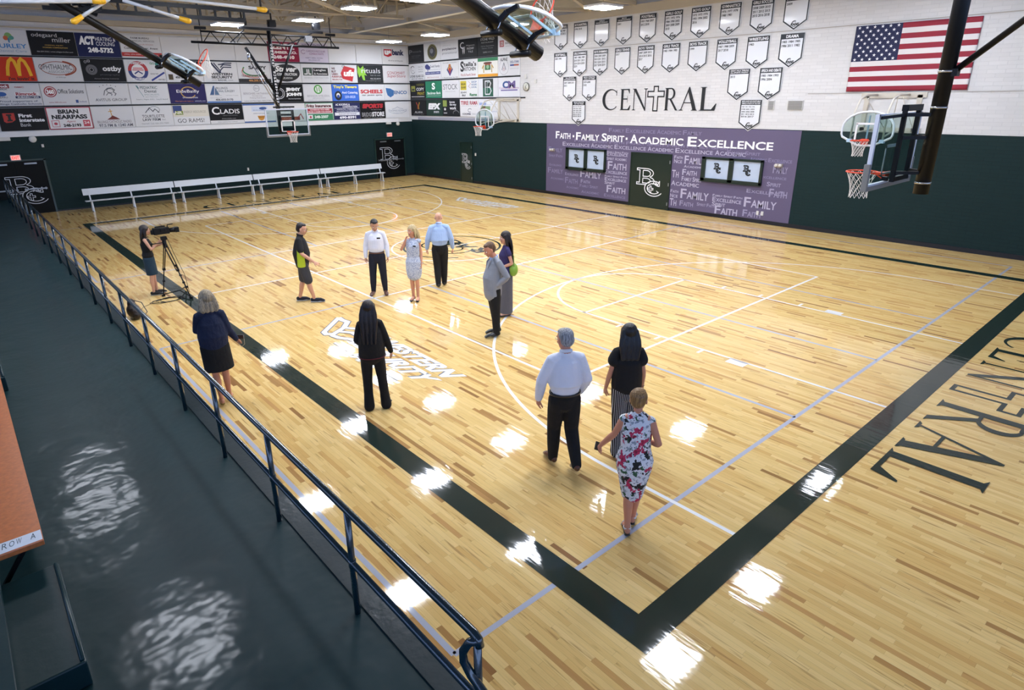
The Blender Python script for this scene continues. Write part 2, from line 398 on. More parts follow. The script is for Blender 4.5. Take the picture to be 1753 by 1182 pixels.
# serif letters of CENTRAL, in a 0..1 box each: list of polygons
def serif(c):
    t = .165; th = .055
    if c == 'C':
        P = []; n = 30
        for k in range(n + 1):
            a = math.radians(42 + (318 - 42) * k / n); P.append((.50 + .50 * math.cos(a), .5 + .51 * math.sin(a)))
        Q = []
        for k in range(n + 1):
            a = math.radians(318 - (318 - 42) * k / n); Q.append((.555 + .385 * math.cos(a), .5 + .455 * math.sin(a)))
        quads = [[P[i], P[i + 1], Q[n - i - 1], Q[n - i]] for i in range(n)]
        return quads + [[(.83, .70), (.86, .70), (.86, .98), (.83, .93)]], .92
    stem = lambda x: [[(x, 0), (x + t, 0), (x + t, 1), (x, 1)], [(x - .09, 0), (x + t + .09, 0), (x + t, .04), (x, .04)], [(x - .09, 1), (x, .96), (x + t, .96), (x + t + .09, 1)]]
    if c == 'E':
        return stem(.1) + [[(.2, 0), (.74, 0), (.74, th), (.2, th)], [(.2, 1 - th), (.70, 1 - th), (.70, 1), (.2, 1)], [(.2, .5), (.56, .5), (.56, .5 + th), (.2, .5 + th)],
                           [(.74, 0), (.80, .24), (.77, .24), (.60, th)], [(.70, 1), (.72, .78), (.69, .78), (.58, 1 - th)], [(.545, .36), (.57, .36), (.57, .67), (.545, .67)]], .82
    if c == 'N':
        th2 = .05
        return [[(.12, 0), (.12 + th2, 0), (.12 + th2, 1), (.12, 1)], [(.02, 0), (.27, 0), (.2, .04), (.09, .04)], [(.0, 1), (.26, 1), (.92, .06), (.92, -.02), (.86, -.02), (.12, .95)],
                [(.87, 0), (.92, 0), (.92, 1), (.87, 1)], [(.76, 1), (.8, .96), (.99, .96), (1.03, 1)]], 1.04
    if c == 'R':
        P = []; n = 14
        for k in range(n):
            a0 = math.radians(90 - 180 * k / n); a1 = math.radians(90 - 180 * (k + 1) / n)
            P.append([(.42 + .30 * math.cos(a0), .745 + .255 * math.sin(a0)), (.42 + .30 * math.cos(a1), .745 + .255 * math.sin(a1)), (.40 + .19 * math.cos(a1), .745 + .21 * math.sin(a1)), (.40 + .19 * math.cos(a0), .745 + .21 * math.sin(a0))])
        return stem(.1) + P + [[(.2, 1 - th), (.42, 1 - th), (.42, 1), (.2, 1)], [(.2, .49), (.42, .49), (.42, .535), (.2, .535)], [(.36, .50), (.50, .50), (.90, .03), (.97, 0), (.78, 0)]], .98
    if c == 'A':
        return [[(.10, 0), (.145, 0), (.52, .94), (.49, 1.02)], [(.49, 1.02), (.54, 1.02), (.955, 0), (.76, 0), (.44, .86)], [(.24, .32), (.73, .32), (.71, .36), (.26, .36)],
                [(.0, 0), (.26, 0), (.2, .04), (.06, .04)], [(.66, 0), (1.0, 0), (.96, .04), (.72, .04)]], 1.0
    if c == 'L':
        return stem(.1) + [[(.2, 0), (.76, 0), (.76, th), (.2, th)], [(.76, 0), (.83, .30), (.79, .30), (.60, th)]], .84
def central(fr_o, u, v, n, hgt, M, parent, name, xs, cross_w, k=0.0, wk=1.0):
    """CEN+RAL; xs = left edge of each letter along u (metres) and widths"""
    q = MB(); k0 = k
    for ch, x0, wd in xs:
        if ch == '+': continue
        ps, ww = serif(ch)
        for P in ps: q.poly([V(fr_o) + V(u) * (x0 + px / ww * wd) + V(v) * (py * hgt) + V(n) * k for px, py in P]); k += .00008
    q.build('lettering', M, parent, flat=True)
    # outlined cross standing in for the T
    x0, wd = [(x, w_) for ch, x, w_ in xs if ch == '+'][0]
    f = Frame(V(fr_o), u, v, n); a = Art(f, k0 + .0002, .0001)
    cx = x0 + wd / 2; b = wd * cross_w; H = hgt
    pts = [(cx - b, -.02 * H), (cx + b, -.02 * H), (cx + b, .62 * H), (cx + wd / 2, .62 * H), (cx + wd / 2, .62 * H + 2 * b), (cx + b, .62 * H + 2 * b), (cx + b, 1.08 * H), (cx - b, 1.08 * H), (cx - b, .62 * H + 2 * b), (cx - wd / 2, .62 * H + 2 * b), (cx - wd / 2, .62 * H), (cx - b, .62 * H)]
    a.L_(pts, .06 * H, M, closed=True); a.build(parent, ('lettering', 'cross_outline'))
# near end: read from the court, letters start at +X and run to -X
fl_x = [('C', 0, .86), ('E', 1.06, .72), ('N', 1.92, 1.0), ('+', 3.02, .70), ('R', 3.80, .92), ('A', 4.72, .92), ('L', 5.55, .86)]
fl_x = [('C', 0.0, .92), ('E', 1.02, .70), ('N', 1.86, 1.02), ('+', 3.02, .84), ('R', 4.02, .92), ('A', 5.02, .98), ('L', 6.05, .82)]
nw = bpy.data.objects.new('end_lettering', None)
for y0, sg, x_, nm in ((-.46, -1, 10.70, 'near_end_word'), (LC + .46, 1, 4.3, 'far_end_word')):
    e_ = bpy.data.objects.new(nm, None); link(e_, floor)
    central((x_, y0, .002), (sg, 0, 0), (0, sg, 0), (0, 0, 1), 1.02, m_band, e_, nm, fl_x, .13)
# interlocking B and C monogram (outline strokes)
def monogram(a, x0, y0, x1, y1, w, col, cross=True):
    def T(p): return [(x0 + (x1 - x0) * X, y0 + (y1 - y0) * Y) for X, Y in p]
    def arcp(cx, cy, rx, ry, a0, a1, n=14): return [(cx + rx * math.cos(math.radians(a0 + (a1 - a0) * k / n)), cy + ry * math.sin(math.radians(a0 + (a1 - a0) * k / n))) for k in range(n + 1)]
    Bo = [(0, .99), (.42, .99)] + arcp(.42, .83, .27, .16, 90, -60, 10) + [(.60, .66)] + arcp(.50, .54, .24, .14, 60, -20, 6) + [(.70, .42)]
    a.L_(T(Bo), w, col); a.L_(T([(0, .99), (0, .92), (.12, .92), (.12, .46), (0, .46), (0, .39), (.40, .39)]), w, col)
    a.L_(T([(.26, .92), (.42, .92)] + arcp(.42, .81, .15, .11, 90, -90, 10) + [(.26, .70), (.26, .92)]), w, col)
    a.L_(T([(.26, .63), (.42, .63)] + arcp(.42, .54, .16, .09, 90, -90, 8) + [(.26, .45), (.26, .63)]), w, col)
    a.L_(T(arcp(.74, .27, .38, .28, 62, 330, 26)), w, col)
    a.L_(T(arcp(.74, .27, .27, .19, 60, 325, 22)), w, col)
    a.L_(T([(.80, .52), (.90, .42), (.955, .56), (.97, .56), (.97, .38), (.90, .38), (.76, .44)]), w, col)
    a.L_(T([(.95, .14), (.86, .20)]), w, col)
    if cross: a.L_(T([(.58, .12), (.64, .12), (.64, .22), (.72, .22), (.72, .28), (.64, .28), (.64, .36), (.58, .36), (.58, .28), (.50, .28), (.50, .22), (.58, .22)]), w * .8, col, closed=True)
# centre mark: broken green ring with the curling head and script
e_ = bpy.data.objects.new('centre_emblem', None); link(e_, floor)
fr = Frame((CX - 1.6, CY - 1.6, .0032), (1, 0, 0), (0, 1, 0), (0, 0, 1), 3.2, 3.2)
fr = Frame((CX + 1.6, CY - 1.6, .0032), (0, 1, 0), (-1, 0, 0), (0, 0, 1), 3.2, 3.2)
a = Art(fr, 0, .0001)
a.O(.5, .5, .46, .46, .07, m_band, 20, 150, 40); a.O(.5, .5, .46, .46, .07, m_band, 200, 340, 40)
a.O(.40, .56, .18, .18, .06, m_band, -60, 230, 26); a.O(.42, .56, .10, .10, .05, m_band, -40, 250, 20); a.O(.66, .52, .15, .20, .06, m_band, -120, 110, 24)
a.O(.74, .42, .22, .12, .05, m_band, 150, 360, 22)
for i, x in enumerate((.08, .30, .52, .72)): a.T(x, .33 + .0 * i, x + .2, .50, 'RAMS'[i], m_band, .03, .25)
a.build(e_)
# bank marks painted in two corners
def bank_mark(o, u, v, nm, L=4.25, H=.98):
    e_ = bpy.data.objects.new(nm, None); link(e_, floor)
    fr = Frame(o, u, v, (0, 0, 1), L, H)
    def put(col, grow, k):
        a = Art(fr, k, .0001); w = grow
        fl = lambda P: [((9.1 - y) / 4.25, (x - 1.02) / .98) for x, y in P]
        a.L_(fl([(1.80, 8.99), (1.17, 8.40), (1.15, 8.26), (1.24, 8.20)]), .10 + w, col); a.L_(fl([(1.79, 8.99), (1.77, 8.80), (1.80, 8.62), (1.58, 8.36), (1.20, 8.14)]), .11 + w, col)
        a.L_(fl([(1.58, 8.36), (1.73, 8.14), (1.74, 7.80), (1.82, 7.55)]), .09 + w, col); a.L_(fl([(1.40, 8.24), (1.56, 8.00), (1.56, 7.70), (1.66, 7.45)]), .09 + w, col)
        a.L_(fl([(1.20, 8.14), (1.24, 7.92), (1.36, 7.72), (1.40, 7.55)]), .10 + w, col)
        g = grow * .45
        for t, x0, y0, x1, y1 in (('WESTERN', .36, .62, .93, .97), ('SECURITY', .345, .22, .90, .56), ('BANK', .47, -.08, .68, .16)):
            a.T(x0, y0, x1, y1, t, col, .045 + grow * .7, .028 * 6)
        a.L_([(.32, .04), (.45, .04)], .045 + w * .6, col); a.L_([(.70, .04), (.84, .04)], .045 + w * .6, col)
        a.build(e_)
    put(mat('mark_edge', '5a5c62', .4), .045, .0)
    put(m_line, 0.0, .0015)
bank_mark((1.02, 9.1, .0030), (0, -1, 0), (1, 0, 0), 'bank_mark_near')
bank_mark((13.1, 20.55, .0030), (0, -1, 0), (1, 0, 0), 'bank_mark_far')
# ------------------------------------------------------------------ doors
m_door = mat('door_green', '12261f', .35, coat=.3); m_doord = mat('door_dark', '0a0d0f', .55, spec=.15)
m_alu = mat('aluminium', '9aa0a6', .35, metal=.8); m_ink_w = mat('ink_pale', 'd7dbe2', .6)
def far_door(n, x0, x1, bars, mono):
    d = bpy.data.objects.new(f'door_{n}', None); S.collection.objects.link(d); d.location = ((x0 + x1) / 2, YW, 0); d['kind'] = 'structure'
    q = MB(); q.bb(x0 - .07, x0, YW - .05, YW + .02, 0, 2.17); q.bb(x1, x1 + .07, YW - .05, YW + .02, 0, 2.17); q.bb(x0 - .07, x1 + .07, YW - .05, YW + .02, 2.12, 2.19)
    q.build('frame', m_dark, d)
    xm = (x0 + x1) / 2
    for a, b in ((x0, xm - .005), (xm + .005, x1)):
        q = MB(); q.bb(a, b, YW - .03, YW, .01, 2.12); q.build('leaf', m_doord, d)
        q = MB(); q.bb(a + .1, b - .1, YW - .10, YW - .06, .98, 1.03); q.bb(a + .12, a + .16, YW - .09, YW - .02, .96, 1.05); q.bb(b - .16, b - .12, YW - .09, YW - .02, .96, 1.05); q.build('push_bar', m_alu, d)
        q = MB(); q.bb(a + .3, b - .25, YW - .09, YW - .03, 1.99, 2.05); q.build('door_closer', m_alu, d)
    fr = Frame((mono[0], YW - .035, mono[1]), (1, 0, 0), (0, 0, 1), (0, -1, 0), mono[2], mono[3]); a = Art(fr); monogram(a, 0, 0, 1, 1, .022, m_ink_w); a.build(d, ('lettering', 'monogram'))
far_door(1, 14.98, 16.86, 1, (15.25, .50, 1.15, 1.20))
far_door(2, -2.55, -.60, 1, (-2.02, .42, 1.18, 1.12))
def right_door(n, y0, y1, zt, mono, w):
    d = bpy.data.objects.new(f'door_{n}', None); S.collection.objects.link(d); d.location = (XW, (y0 + y1) / 2, 0); d['kind'] = 'structure'
    q = MB(); q.bb(XW - .05, XW + .02, y0 - .05, y0, 0, zt + .05); q.bb(XW - .05, XW + .02, y1, y1 + .05, 0, zt + .05); q.bb(XW - .05, XW + .02, y0, y1, zt, zt + .05); q.build('frame', m_door, d)
    q = MB(); q.bb(XW - .035, XW, y0, y1, .01, zt); q.build('leaf', m_door, d)
    q = MB()
    for z in (.25, 1.0, 1.85): q.bb(XW - .06, XW - .04, y0 - .01, y0 + .03, z - .06, z + .06)
    q.build('hinge', m_alu, d)
    y, z, ww, hh = mono
    a = Art(Frame((XW - .037, y, z), (0, -1, 0), (0, 0, 1), (-1, 0, 0), ww, hh)); monogram(a, 0, 0, 1, 1, w, mat('ink_white', 'f2f2f4', .6)); a.build(d, ('lettering', 'monogram'))
right_door(3, 11.83, 13.67, 2.10, (13.36, .50, 1.14, 1.05), .034)
right_door(4, 24.05, 25.0, 2.05, (24.88, .72, .66, .78), .016)

# ------------------------------------------------------------------ purple wall graphic
YA, YB = 18.55, 7.02
mural = thing('wall_mural', 'purple wall graphic of fading words around the green door and service windows', 'wall graphic', (XW - .01, (YA + YB) / 2, .13))
m_pur = mat('mural_purple', '5f5673', .55)
q = MB()
holes = [(13.72, 11.78, 0, 2.15)]
ys = [YA, 13.72, 11.78, YB]
q.bb(XW - .012, XW - .001, 13.72, YA, .13, ZS + .02); q.bb(XW - .012, XW - .001, YB, 11.78, .13, ZS + .02); q.bb(XW - .012, XW - .001, 11.78, 13.72, 2.15, ZS + .02)
q.build('panel', m_pur, mural)
MW = YA - YB; MH = ZS
a = Art(Frame((XW - .013, YA, 0), (0, -1, 0), (0, 0, 1), (-1, 0, 0), 1, 1), .001, .00012)
def px(u): return (u)   # metres from the left end of the graphic
def smallcaps(a, x, y, s, h, total, col, bold=.02):
    """text in small caps, capital height h, fitted to width total; returns end"""
    parts = []
    for wd in s.split(' '): parts.append((wd[0], 1.0)); parts.append((wd[1:], .78)); parts.append((' ', .3))
    L = 0; W_ = []
    for t, k in parts:
        w_ = .30 if t == ' ' else len(t) * (.86 if k == 1 else .66) - (t.count('I') * .36)
        W_.append(w_); L += w_
    sc = total / L; cx = x
    for (t, k), w_ in zip(parts, W_):
        if t != ' ' and t: a.T(cx + .05 * sc, y, cx + w_ * sc - .03 * sc, y + h * k, t, col, bold)
        cx += w_ * sc
WHT = 'ffffff'
smallcaps(a, .56, 2.52, 'FAITH', .31, 1.00, WHT); a.L.build('headline_word', a.lm, mural, flat=True); a.L = MB(); a.R(1.60, 2.60, 1.69, 2.69, WHT)
smallcaps(a, 1.78, 2.50, 'FAMILY SPIRIT', .32, 2.76, WHT); a.L.build('headline_word', a.lm, mural, flat=True); a.L = MB(); a.R(4.50, 2.60, 4.59, 2.69, WHT)
smallcaps(a, 4.70, 2.48, 'ACADEMIC EXCELLENCE', .34, 6.12, WHT)
P1, P2, P3 = 'b7b2c8', '9a94b0', '847d9c'
rnd = random.Random(5)
# rows of repeated words; the paler ones sit toward the middle
a2 = Art(a.fr, .0006, .00001)
smallcaps(a2, 1.0, 2.22, 'EXCELLENCE ACADEMIC EXCELLENCE ACADEMIC EXCELLENCE ACADEMIC', .17, 8.8, P1, .01)
smallcaps(a2, 1.7, 2.42, 'FAMILY SPIRIT FAITH FAMILY SPIRIT FAITH FAMILY SPIRIT', .12, 7.6, P3, .01)
smallcaps(a2, 3.6, 2.88, 'FAMILY EXCELLENCE ACADEMIC FAMILY', .16, 4.4, P3, .01)
def block(x, y, s, h, w, c):
    b_ = Art(a.fr, .0006 + .00002 * block.n, .00001); block.n += 1; smallcaps(b_, x, y, s, h, w, c, .015); b_.build(mural, ('background_word', 'emblem'))
block.n = 1
for x, y, s, h, w, c in (
    (.12, 1.92, 'FAMILY', .22, .95, P3), (.15, 1.70, 'SPIRIT FAITH', .12, .9, P3), (.1, .98, 'FAMILY', .24, 1.05, P3), (.2, 1.3, 'EXCELLENCE', .1, .8, P3), (.3, .70, 'ACADEMIC', .1, .9, P3),
    (3.55, 2.05, 'FAMILY SPIRIT FAITH', .07, 1.15, P1), (3.55, 1.93, 'EXCELLENCE', .15, 1.15, P1), (3.55, 1.76, 'SPIRIT ACADEMIC', .12, 1.1, P1), (3.62, 1.38, 'FAITH', .33, 1.10, P1), (3.5, 1.20, 'EXCELLENCE', .15, 1.22, P1),
    (2.10, .93, 'FAMILY', .32, 1.30, P1), (3.50, 1.06, 'FAMILY SPIRIT FAITH', .07, 1.22, P1), (3.50, .90, 'EXCELLENCE', .14, 1.2, P1), (3.50, .76, 'SPIRIT', .12, .62, P1), (3.62, .42, 'FAITH', .30, 1.12, P1),
    (1.2, .95, 'EXCELLENCE', .12, .85, P2), (1.2, .60, 'FAITH', .26, .85, P3), (2.15, .68, 'FAITH', .16, .6, P2), (2.1, .50, 'FAMILY SPIRIT', .13, 1.1, P3), (2.2, .25, 'ACADEMIC', .12, 1.1, P3), (3.5, .22, 'EXCELLENCE', .13, 1.2, P3), (1.3, .38, 'ACADEMIC', .1, .8, P3),
    (6.85, 2.00, 'FAITH', .12, .42, P1), (6.85, 1.84, 'NCE', .14, .42, P1), (7.30, 1.84, 'FAMILY', .30, .95, P1), (7.30, 1.70, 'ACADEMIC', .09, .9, P1), (7.25, 1.42, 'FAITH', .22, .70, P1), (6.80, 1.30, 'TH', .28, .38, P1), (7.25, 1.20, 'FAMILY SPIRIT', .17, .90, P1),
    (6.80, 1.00, 'ACADEMIC', .18, 1.30, P1), (7.25, .55, 'FAMILY', .36, 1.32, P1), (6.80, .72, 'FAITH', .12, .4, P1), (6.80, .54, 'NCE', .14, .4, P1), (8.62, .76, 'FAMILY SPIRIT FAITH', .08, 1.2, P1), (8.62, .58, 'EXCELLENCE', .16, 1.2, P1), (8.62, .42, 'SPIRIT', .14, .6, P1), (9.85, .52, 'FAMILY', .34, 1.3, P1),
    (6.80, .22, 'TH', .28, .38, P1), (7.25, .26, 'FAITH', .20, .66, P2), (8.0, .34, 'SPIRIT FAITH', .12, .8, P2), (8.75, .14, 'FAITH', .30, 1.0, P1), (9.85, .18, 'FAITH', .24, .75, P2),
    (10.75, 1.75, 'FAMILY', .28, .55, P2), (10.6, 1.30, 'SPIRIT', .15, .55, P2), (10.72, .95, 'FAITH', .28, .70, P2), (9.9, 1.02, 'EXCELLENCE', .13, 1.4, P2), (10.3, 1.55, 'EXCELLENCE', .1, 1.0, P3), (9.0, 2.28, 'FAMILY SPIRIT', .13, 1.3, P3), (9.9, 2.10, 'ACADEMIC EXCELLENCE', .13, 1.5, P3)):
    block(x, y, s, h, w, c)
a2.build(mural, ('background_words', 'emblem')); a.build(mural, ('headline_word', 'bullet_squares'))
# service windows with papered panes
m_paper = mat('window_paper', 'b9c8dc', .25, coat=.6, coat_rough=.05, vary=.12, bump=(3, .1))
for n, (y0, y1, z0, z1) in enumerate(((17.28, 15.0, 1.24, 2.16), (10.47, 8.13, 1.30, 2.15))):
    d = bpy.data.objects.new(f'window_{n + 2}', None); S.collection.objects.link(d); d.location = (XW, (y0 + y1) / 2, z0); d['kind'] = 'structure'
    ym = (y0 + y1) / 2 if n else 16.12
    q = MB()
    for A in ((y1, y0, z0, z0 + .10), (y1, y0, z1 - .08, z1), (y1, y1 + .09, z0, z1), (y0 - .16, y0, z0, z1), (ym - .09, ym + .09, z0, z1)): q.bb(XW - .09, XW, A[0], A[1], A[2], A[3])
    q.build('frame', m_door, d, bevel=.006)
    q = MB(); q.bb(XW - .11, XW - .09, y1 - .02, y0 + .02, z0 - .03, z0); q.build('window_sill', m_door, d)
    for (b_, a_) in ((ym + .09, y0 - .16), (y1 + .09, ym - .09)):
        q = MB(); q.bb(XW - .04, XW - .03, b_, a_, z0 + .10, z1 - .08); p = q.build('pane', m_paper, d)
        yc = (a_ + b_) / 2; ar = Art(Frame((XW - .042, yc + .12, z0 + .30), (0, -1, 0), (0, 0, 1), (-1, 0, 0), .26, .34), .001)
        monogram(ar, 0, 0, 1, 1, .03, mat('ink_dark', '20262a', .6)); ar.build(p, ('lettering', 'monogram'))
# serif word on the white wall
wd = thing('wall_word', 'large dark serif school word with an outlined cross, painted on the white wall', 'wall lettering', (XW - .02, 12.7, 3.7))
central((XW - .012, 15.36, 3.74), (0, -1, 0), (0, 0, 1), (-1, 0, 0), .80, mat('ink_black', '14171a', .5), wd, 'word',
        [('C', 0.0, .80), ('E', .90, .56), ('N', 1.50, .76), ('+', 2.25, .74), ('R', 3.00, .66), ('A', 3.66, .80), ('L', 4.50, .72)], .13)

# ------------------------------------------------------------------ championship banners
m_ban = mat('banner_white', 'dfe1e4', .35, coat=.3); m_banb = mat('banner_black', '15181b', .4)
def banner(yc, zt, title, years, where, group, fs=None):
    g = .39; H = 1.01
    t = thing('pennant_banner', where, 'banner', (XW - .03, yc, zt - H), group)
    f = Frame((XW - .035, yc + g, zt), (0, -1, 0), (0, 0, 1), (-1, 0, 0))
    q = MB(); O = [(0, 0), (2 * g, 0), (2 * g, -.74), (g, -H), (0, -.74)]
    q.prism([f.at(x, y) for x, y in O], V((.012, 0, 0)), 0); q.build('cloth', m_ban, t)
    a = Art(f, .001, .0003)
    a.L_([(.03, 0), (.03, -.725), (g, -H + .045), (2 * g - .03, -.725), (2 * g - .03, 0)], .040, m_banb)
    a.R(.016, -.155, 2 * g - .016, 0, m_banb)
    ls = title.split('/')
    if len(ls) == 1: n = len(title); w_ = min(.33, .034 * n + .03); a.T(g - w_, -.125, g + w_, -.035, title, 'e8e8ea', .03)
    else:
        for i, l in enumerate(ls): w_ = min(.33, .022 * len(l) + .02); a.T(g - w_, -.068 - .062 * i, g + w_, -.022 - .062 * i, l, 'e8e8ea', .02)
    h = .072 if fs is None else fs
    for i, l in enumerate(years):
        w_ = .205 * len(l.split()) if fs is None else .5
        a.T(.07, -.20 - h - i * (h + .045), .07 + w_ - .03, -.20 - i * (h + .040), l, '24272b', .03)
    cx, cy = g, -.82
    a.O(cx, cy + .01, .085, .085, .018, '2a2d31', 60, 330, 18); a.O(cx - .01, cy + .03, .05, .045, .014, '2a2d31', 20, 300, 14)
    a.T(cx - .13, cy - .05, cx + .13, cy + .03, 'RAMS', '1c1f22', .06, .4)
    a.build(t, ('lettering', 'border_and_mark'))
R1 = [('GIRLS BASKETBALL', ['1984 1986 1987', '1988 2010 2012']), ('BOYS BASKETBALL', ['1996 2018']), ('GIRLS/CROSS COUNTRY', []), ('BOYS/CROSS COUNTRY', ['2001']), ('FOOTBALL', ['1959 1968 2007', '2012 2018']),
      ('GIRLS GOLF', ['1971 1972 1976', '1984 1990 2002', '2003 2008 2009', '2010']), ('BOYS GOLF', ['1972 1973 1976', '1993 1994 2002', '2016']), ('GYMNASTICS', ['1976 1977 1978', '1980 1981']),
      ('GIRLS SOCCER', ['2008 2009 2010', '2011 2012 2013', '2015 2016 2018']), ('BOYS SOCCER', ['2009'])]
R2 = [('SOFTBALL', ['1989 1990']), ('GIRLS SWIMMING', ['1987 1988 1989', '2010 2011 2013', '2014 2016 2018', '2019']), ('BOYS SWIMMING', ['2004 2005 2009', '2010 2011 2012', '2013 2014 2015', '2017 2018 2019']), ('GIRLS TENNIS', ['2017']),
      ('BOYS TENNIS', ['2007 2009 2012', '2014 2015 2016', '2017']), ('GIRLS TRACK', ['1983 1984 1985']), ('BOYS TRACK', ['1999']), ('VOLLEYBALL', ['1987 1988 2009', '2017 2018']), ('WRESTLING', ['1983']), ('DRAMA', ['1983 1984 1985', '1986 2011 1982'])]
for i, (t_, y_) in enumerate(R1):
    banner(17.77 - 1.115 * i, 7.15, t_, y_, f'white pennant banner headed {t_.replace("/", " ")} in the top row on the white wall', 'sport pennants in the top row')
for i, (t_, y_) in enumerate(R2):
    banner(17.77 - 1.115 * i, 6.06, t_, y_, f'white pennant banner headed {t_.replace("/", " ")} in the second row on the white wall', 'sport pennants in the second row')
for y, z, t_, ye, lb in ((17.20, 5.08, 'ALL SPORTS/CHALLENGE AWARD', ['2007 2008 2011', '2012'], 'smaller-print pennant left of the serif word, the one farther from the camera'),
                         (16.09, 5.08, 'MHSA ATHLETIC/HALL OF FAME', ['STAFF ALUMNI', 'COACHES'], 'pennant with three short faint lines, just left above the serif word'),
                         (9.40, 5.08, 'GREAT FALLS TRIBUNE/ALL-SPORTS TROPHY', ['2013'], 'pennant with the single year 2013 right of the serif word'),
                         (8.29, 5.08, 'SPEECH AND DEBATE', ['1983 1984 1993', '1996 2004'], 'pennant headed SPEECH AND DEBATE right of the serif word')):
    banner(y, z, t_, ye, lb, 'lower pennants beside the serif word')
for y, t_, lb in ((16.63, 'MALE ATHLETE/OF THE YEAR', 'lowest left pennant, small name list, hanging over the top edge of the purple graphic'), (8.85, 'MIDLAND ROUNDTABLE/FEMALE ATHLETE OF THE YEAR', 'lowest right pennant, name list, overlapping the purple graphic below the trophy pennants')):
    banner(y, 4.09, t_, ['1989 1991 1994 1996', '1998 2001 2003', '2005 2006 2008', '2011 2012 2014', '2016 2017'] + ([] if t_[0] == 'M' and '/O' not in t_ else ['2018 2019']), lb, 'name-list pennants over the purple graphic', .036)

# ------------------------------------------------------------------ flag
def flag():
    t = thing('national_flag', 'stars and stripes flag hung flat on the white wall right of the pennants', 'flag', (XW - .04, 4.33, 4.3))
    y0, y1, z0, z1 = 5.86, 2.80, 4.31, 6.10
    m_r, m_w, m_b, m_s = mat('flag_red', '8e1f33', .75), mat('flag_white', 'd9d4d2', .75), mat('flag_blue', '1d2347', .75), mat('flag_star', 'eeeeee', .7)
    q = MB(); NX, NZ = 60, 26
    def P(i, j):
        y = y0 + (y1 - y0) * i / NX; z = z0 + (z1 - z0) * j / NZ
        return (XW - .045 - .012 * math.sin(i * .45 + j * .12) - .006 * math.sin(j * .8 + i * .2), y, z)
    vs = [P(i, j) for i in range(NX + 1) for j in range(NZ + 1)]
    for st in range(13): pass
    fs = []; mi = []
    for i in range(NX):
        for j in range(NZ):
            fs.append((i * (NZ + 1) + j, (i + 1) * (NZ + 1) + j, (i + 1) * (NZ + 1) + j + 1, i * (NZ + 1) + j + 1))
            row = 12 - j // 2
            mi.append(2 if (i < NX * .4 and row < 7) else (0 if row % 2 == 0 else 1))
    q.add(vs, fs, 0, True); q.mi = mi
    o = q.build('cloth', [m_r, m_w, m_b], t); md = o.modifiers.new('thick', 'SOLIDIFY'); md.thickness = .004; md.offset = 0
    q = MB(); cw = (y0 - y1) * .4; ch = (z1 - z0) * 7 / 13
    for r in range(9):
        for c in range(6 if r % 2 == 0 else 5):
            y = y0 - cw * ((c + .5) / 6 if r % 2 == 0 else (c + 1) / 6); z = z1 - ch * (r + .5) / 9
            ps = []
            for k in range(10):
                an = PI / 2 + k * PI / 5; rr = .048 if k % 2 == 0 else .019; ps.append((XW - .070, y + rr * math.cos(an), z + rr * math.sin(an)))
            q.poly(ps)
    q.build('stars', m_s, t, flat=True)
flag()
# ------------------------------------------------------------------ sponsor panels
LX = lambda k: -0.13 + 1.591 * (k - 1)
LZ = {1: (6.10, 6.99), 2: (5.14, 6.02), 3: (4.23, 5.06), 4: (3.29, 4.15)}
RY = lambda k: 29.56 - 1.538 * k
RZ = {1: (6.20, 7.07), 2: (5.26, 6.12), 3: (4.31, 5.18), 4: (3.38, 4.23)}
WT = 'd9dadd'; BK = '17181c'
def ad(wall, row, k, bg, label, items, nk=1):
    if wall == 'L':
        x0, x1 = LX(k) + .012, LX(k + nk) - .012; z0, z1 = LZ[row]
        f = Frame((x0, YW - .035, z0), (1, 0, 0), (0, 0, 1), (0, -1, 0), x1 - x0, z1 - z0); loc = ((x0 + x1) / 2, YW - .02, z0)
        where = {1: 'top', 2: 'second', 3: 'third', 4: 'bottom'}[row] + ' row'
    else:
        y0, y1 = RY(k) - .012, RY(k + nk) + .012; z0, z1 = RZ[row]
        f = Frame((XW - .035, y0, z0), (0, -1, 0), (0, 0, 1), (-1, 0, 0), y0 - y1, z1 - z0); loc = (XW - .02, (y0 + y1) / 2, z0)
        where = {1: 'top', 2: 'second', 3: 'third', 4: 'bottom'}[row] + ' row'
    t = thing('sponsor_panel', label + (', far ' if wall == 'L' else ', right wall ') + where, 'wall sign', loc, 'sponsor panels on the ' + ('far' if wall == 'L' else 'right') + ' wall')
    q = MB(); q.prism([f.at(0, 0), f.at(1, 0), f.at(1, 1), f.at(0, 1)], f.n * -.033); q.build('board', mat('panel_' + bg, bg, .5, spec=.2), t)
    a = Art(f, .0015, .0006); a.run(items); a.build(t)
def fitlines(x0, x1, y0, y1, lines, col, b=.02):
    n = len(lines); h = (y1 - y0) / n; out = []
    for i, l in enumerate(lines):
        if not l: continue
        yy = y1 - (i + 1) * h + h * .22; w = min(x1 - x0, len(l) * h * .50); c = (x0 + x1) / 2
        out.append(('T', c - w / 2, yy, c + w / 2, yy + h * .66, l, col, b))
    return out
T = lambda *a: ('T',) + a
A = []
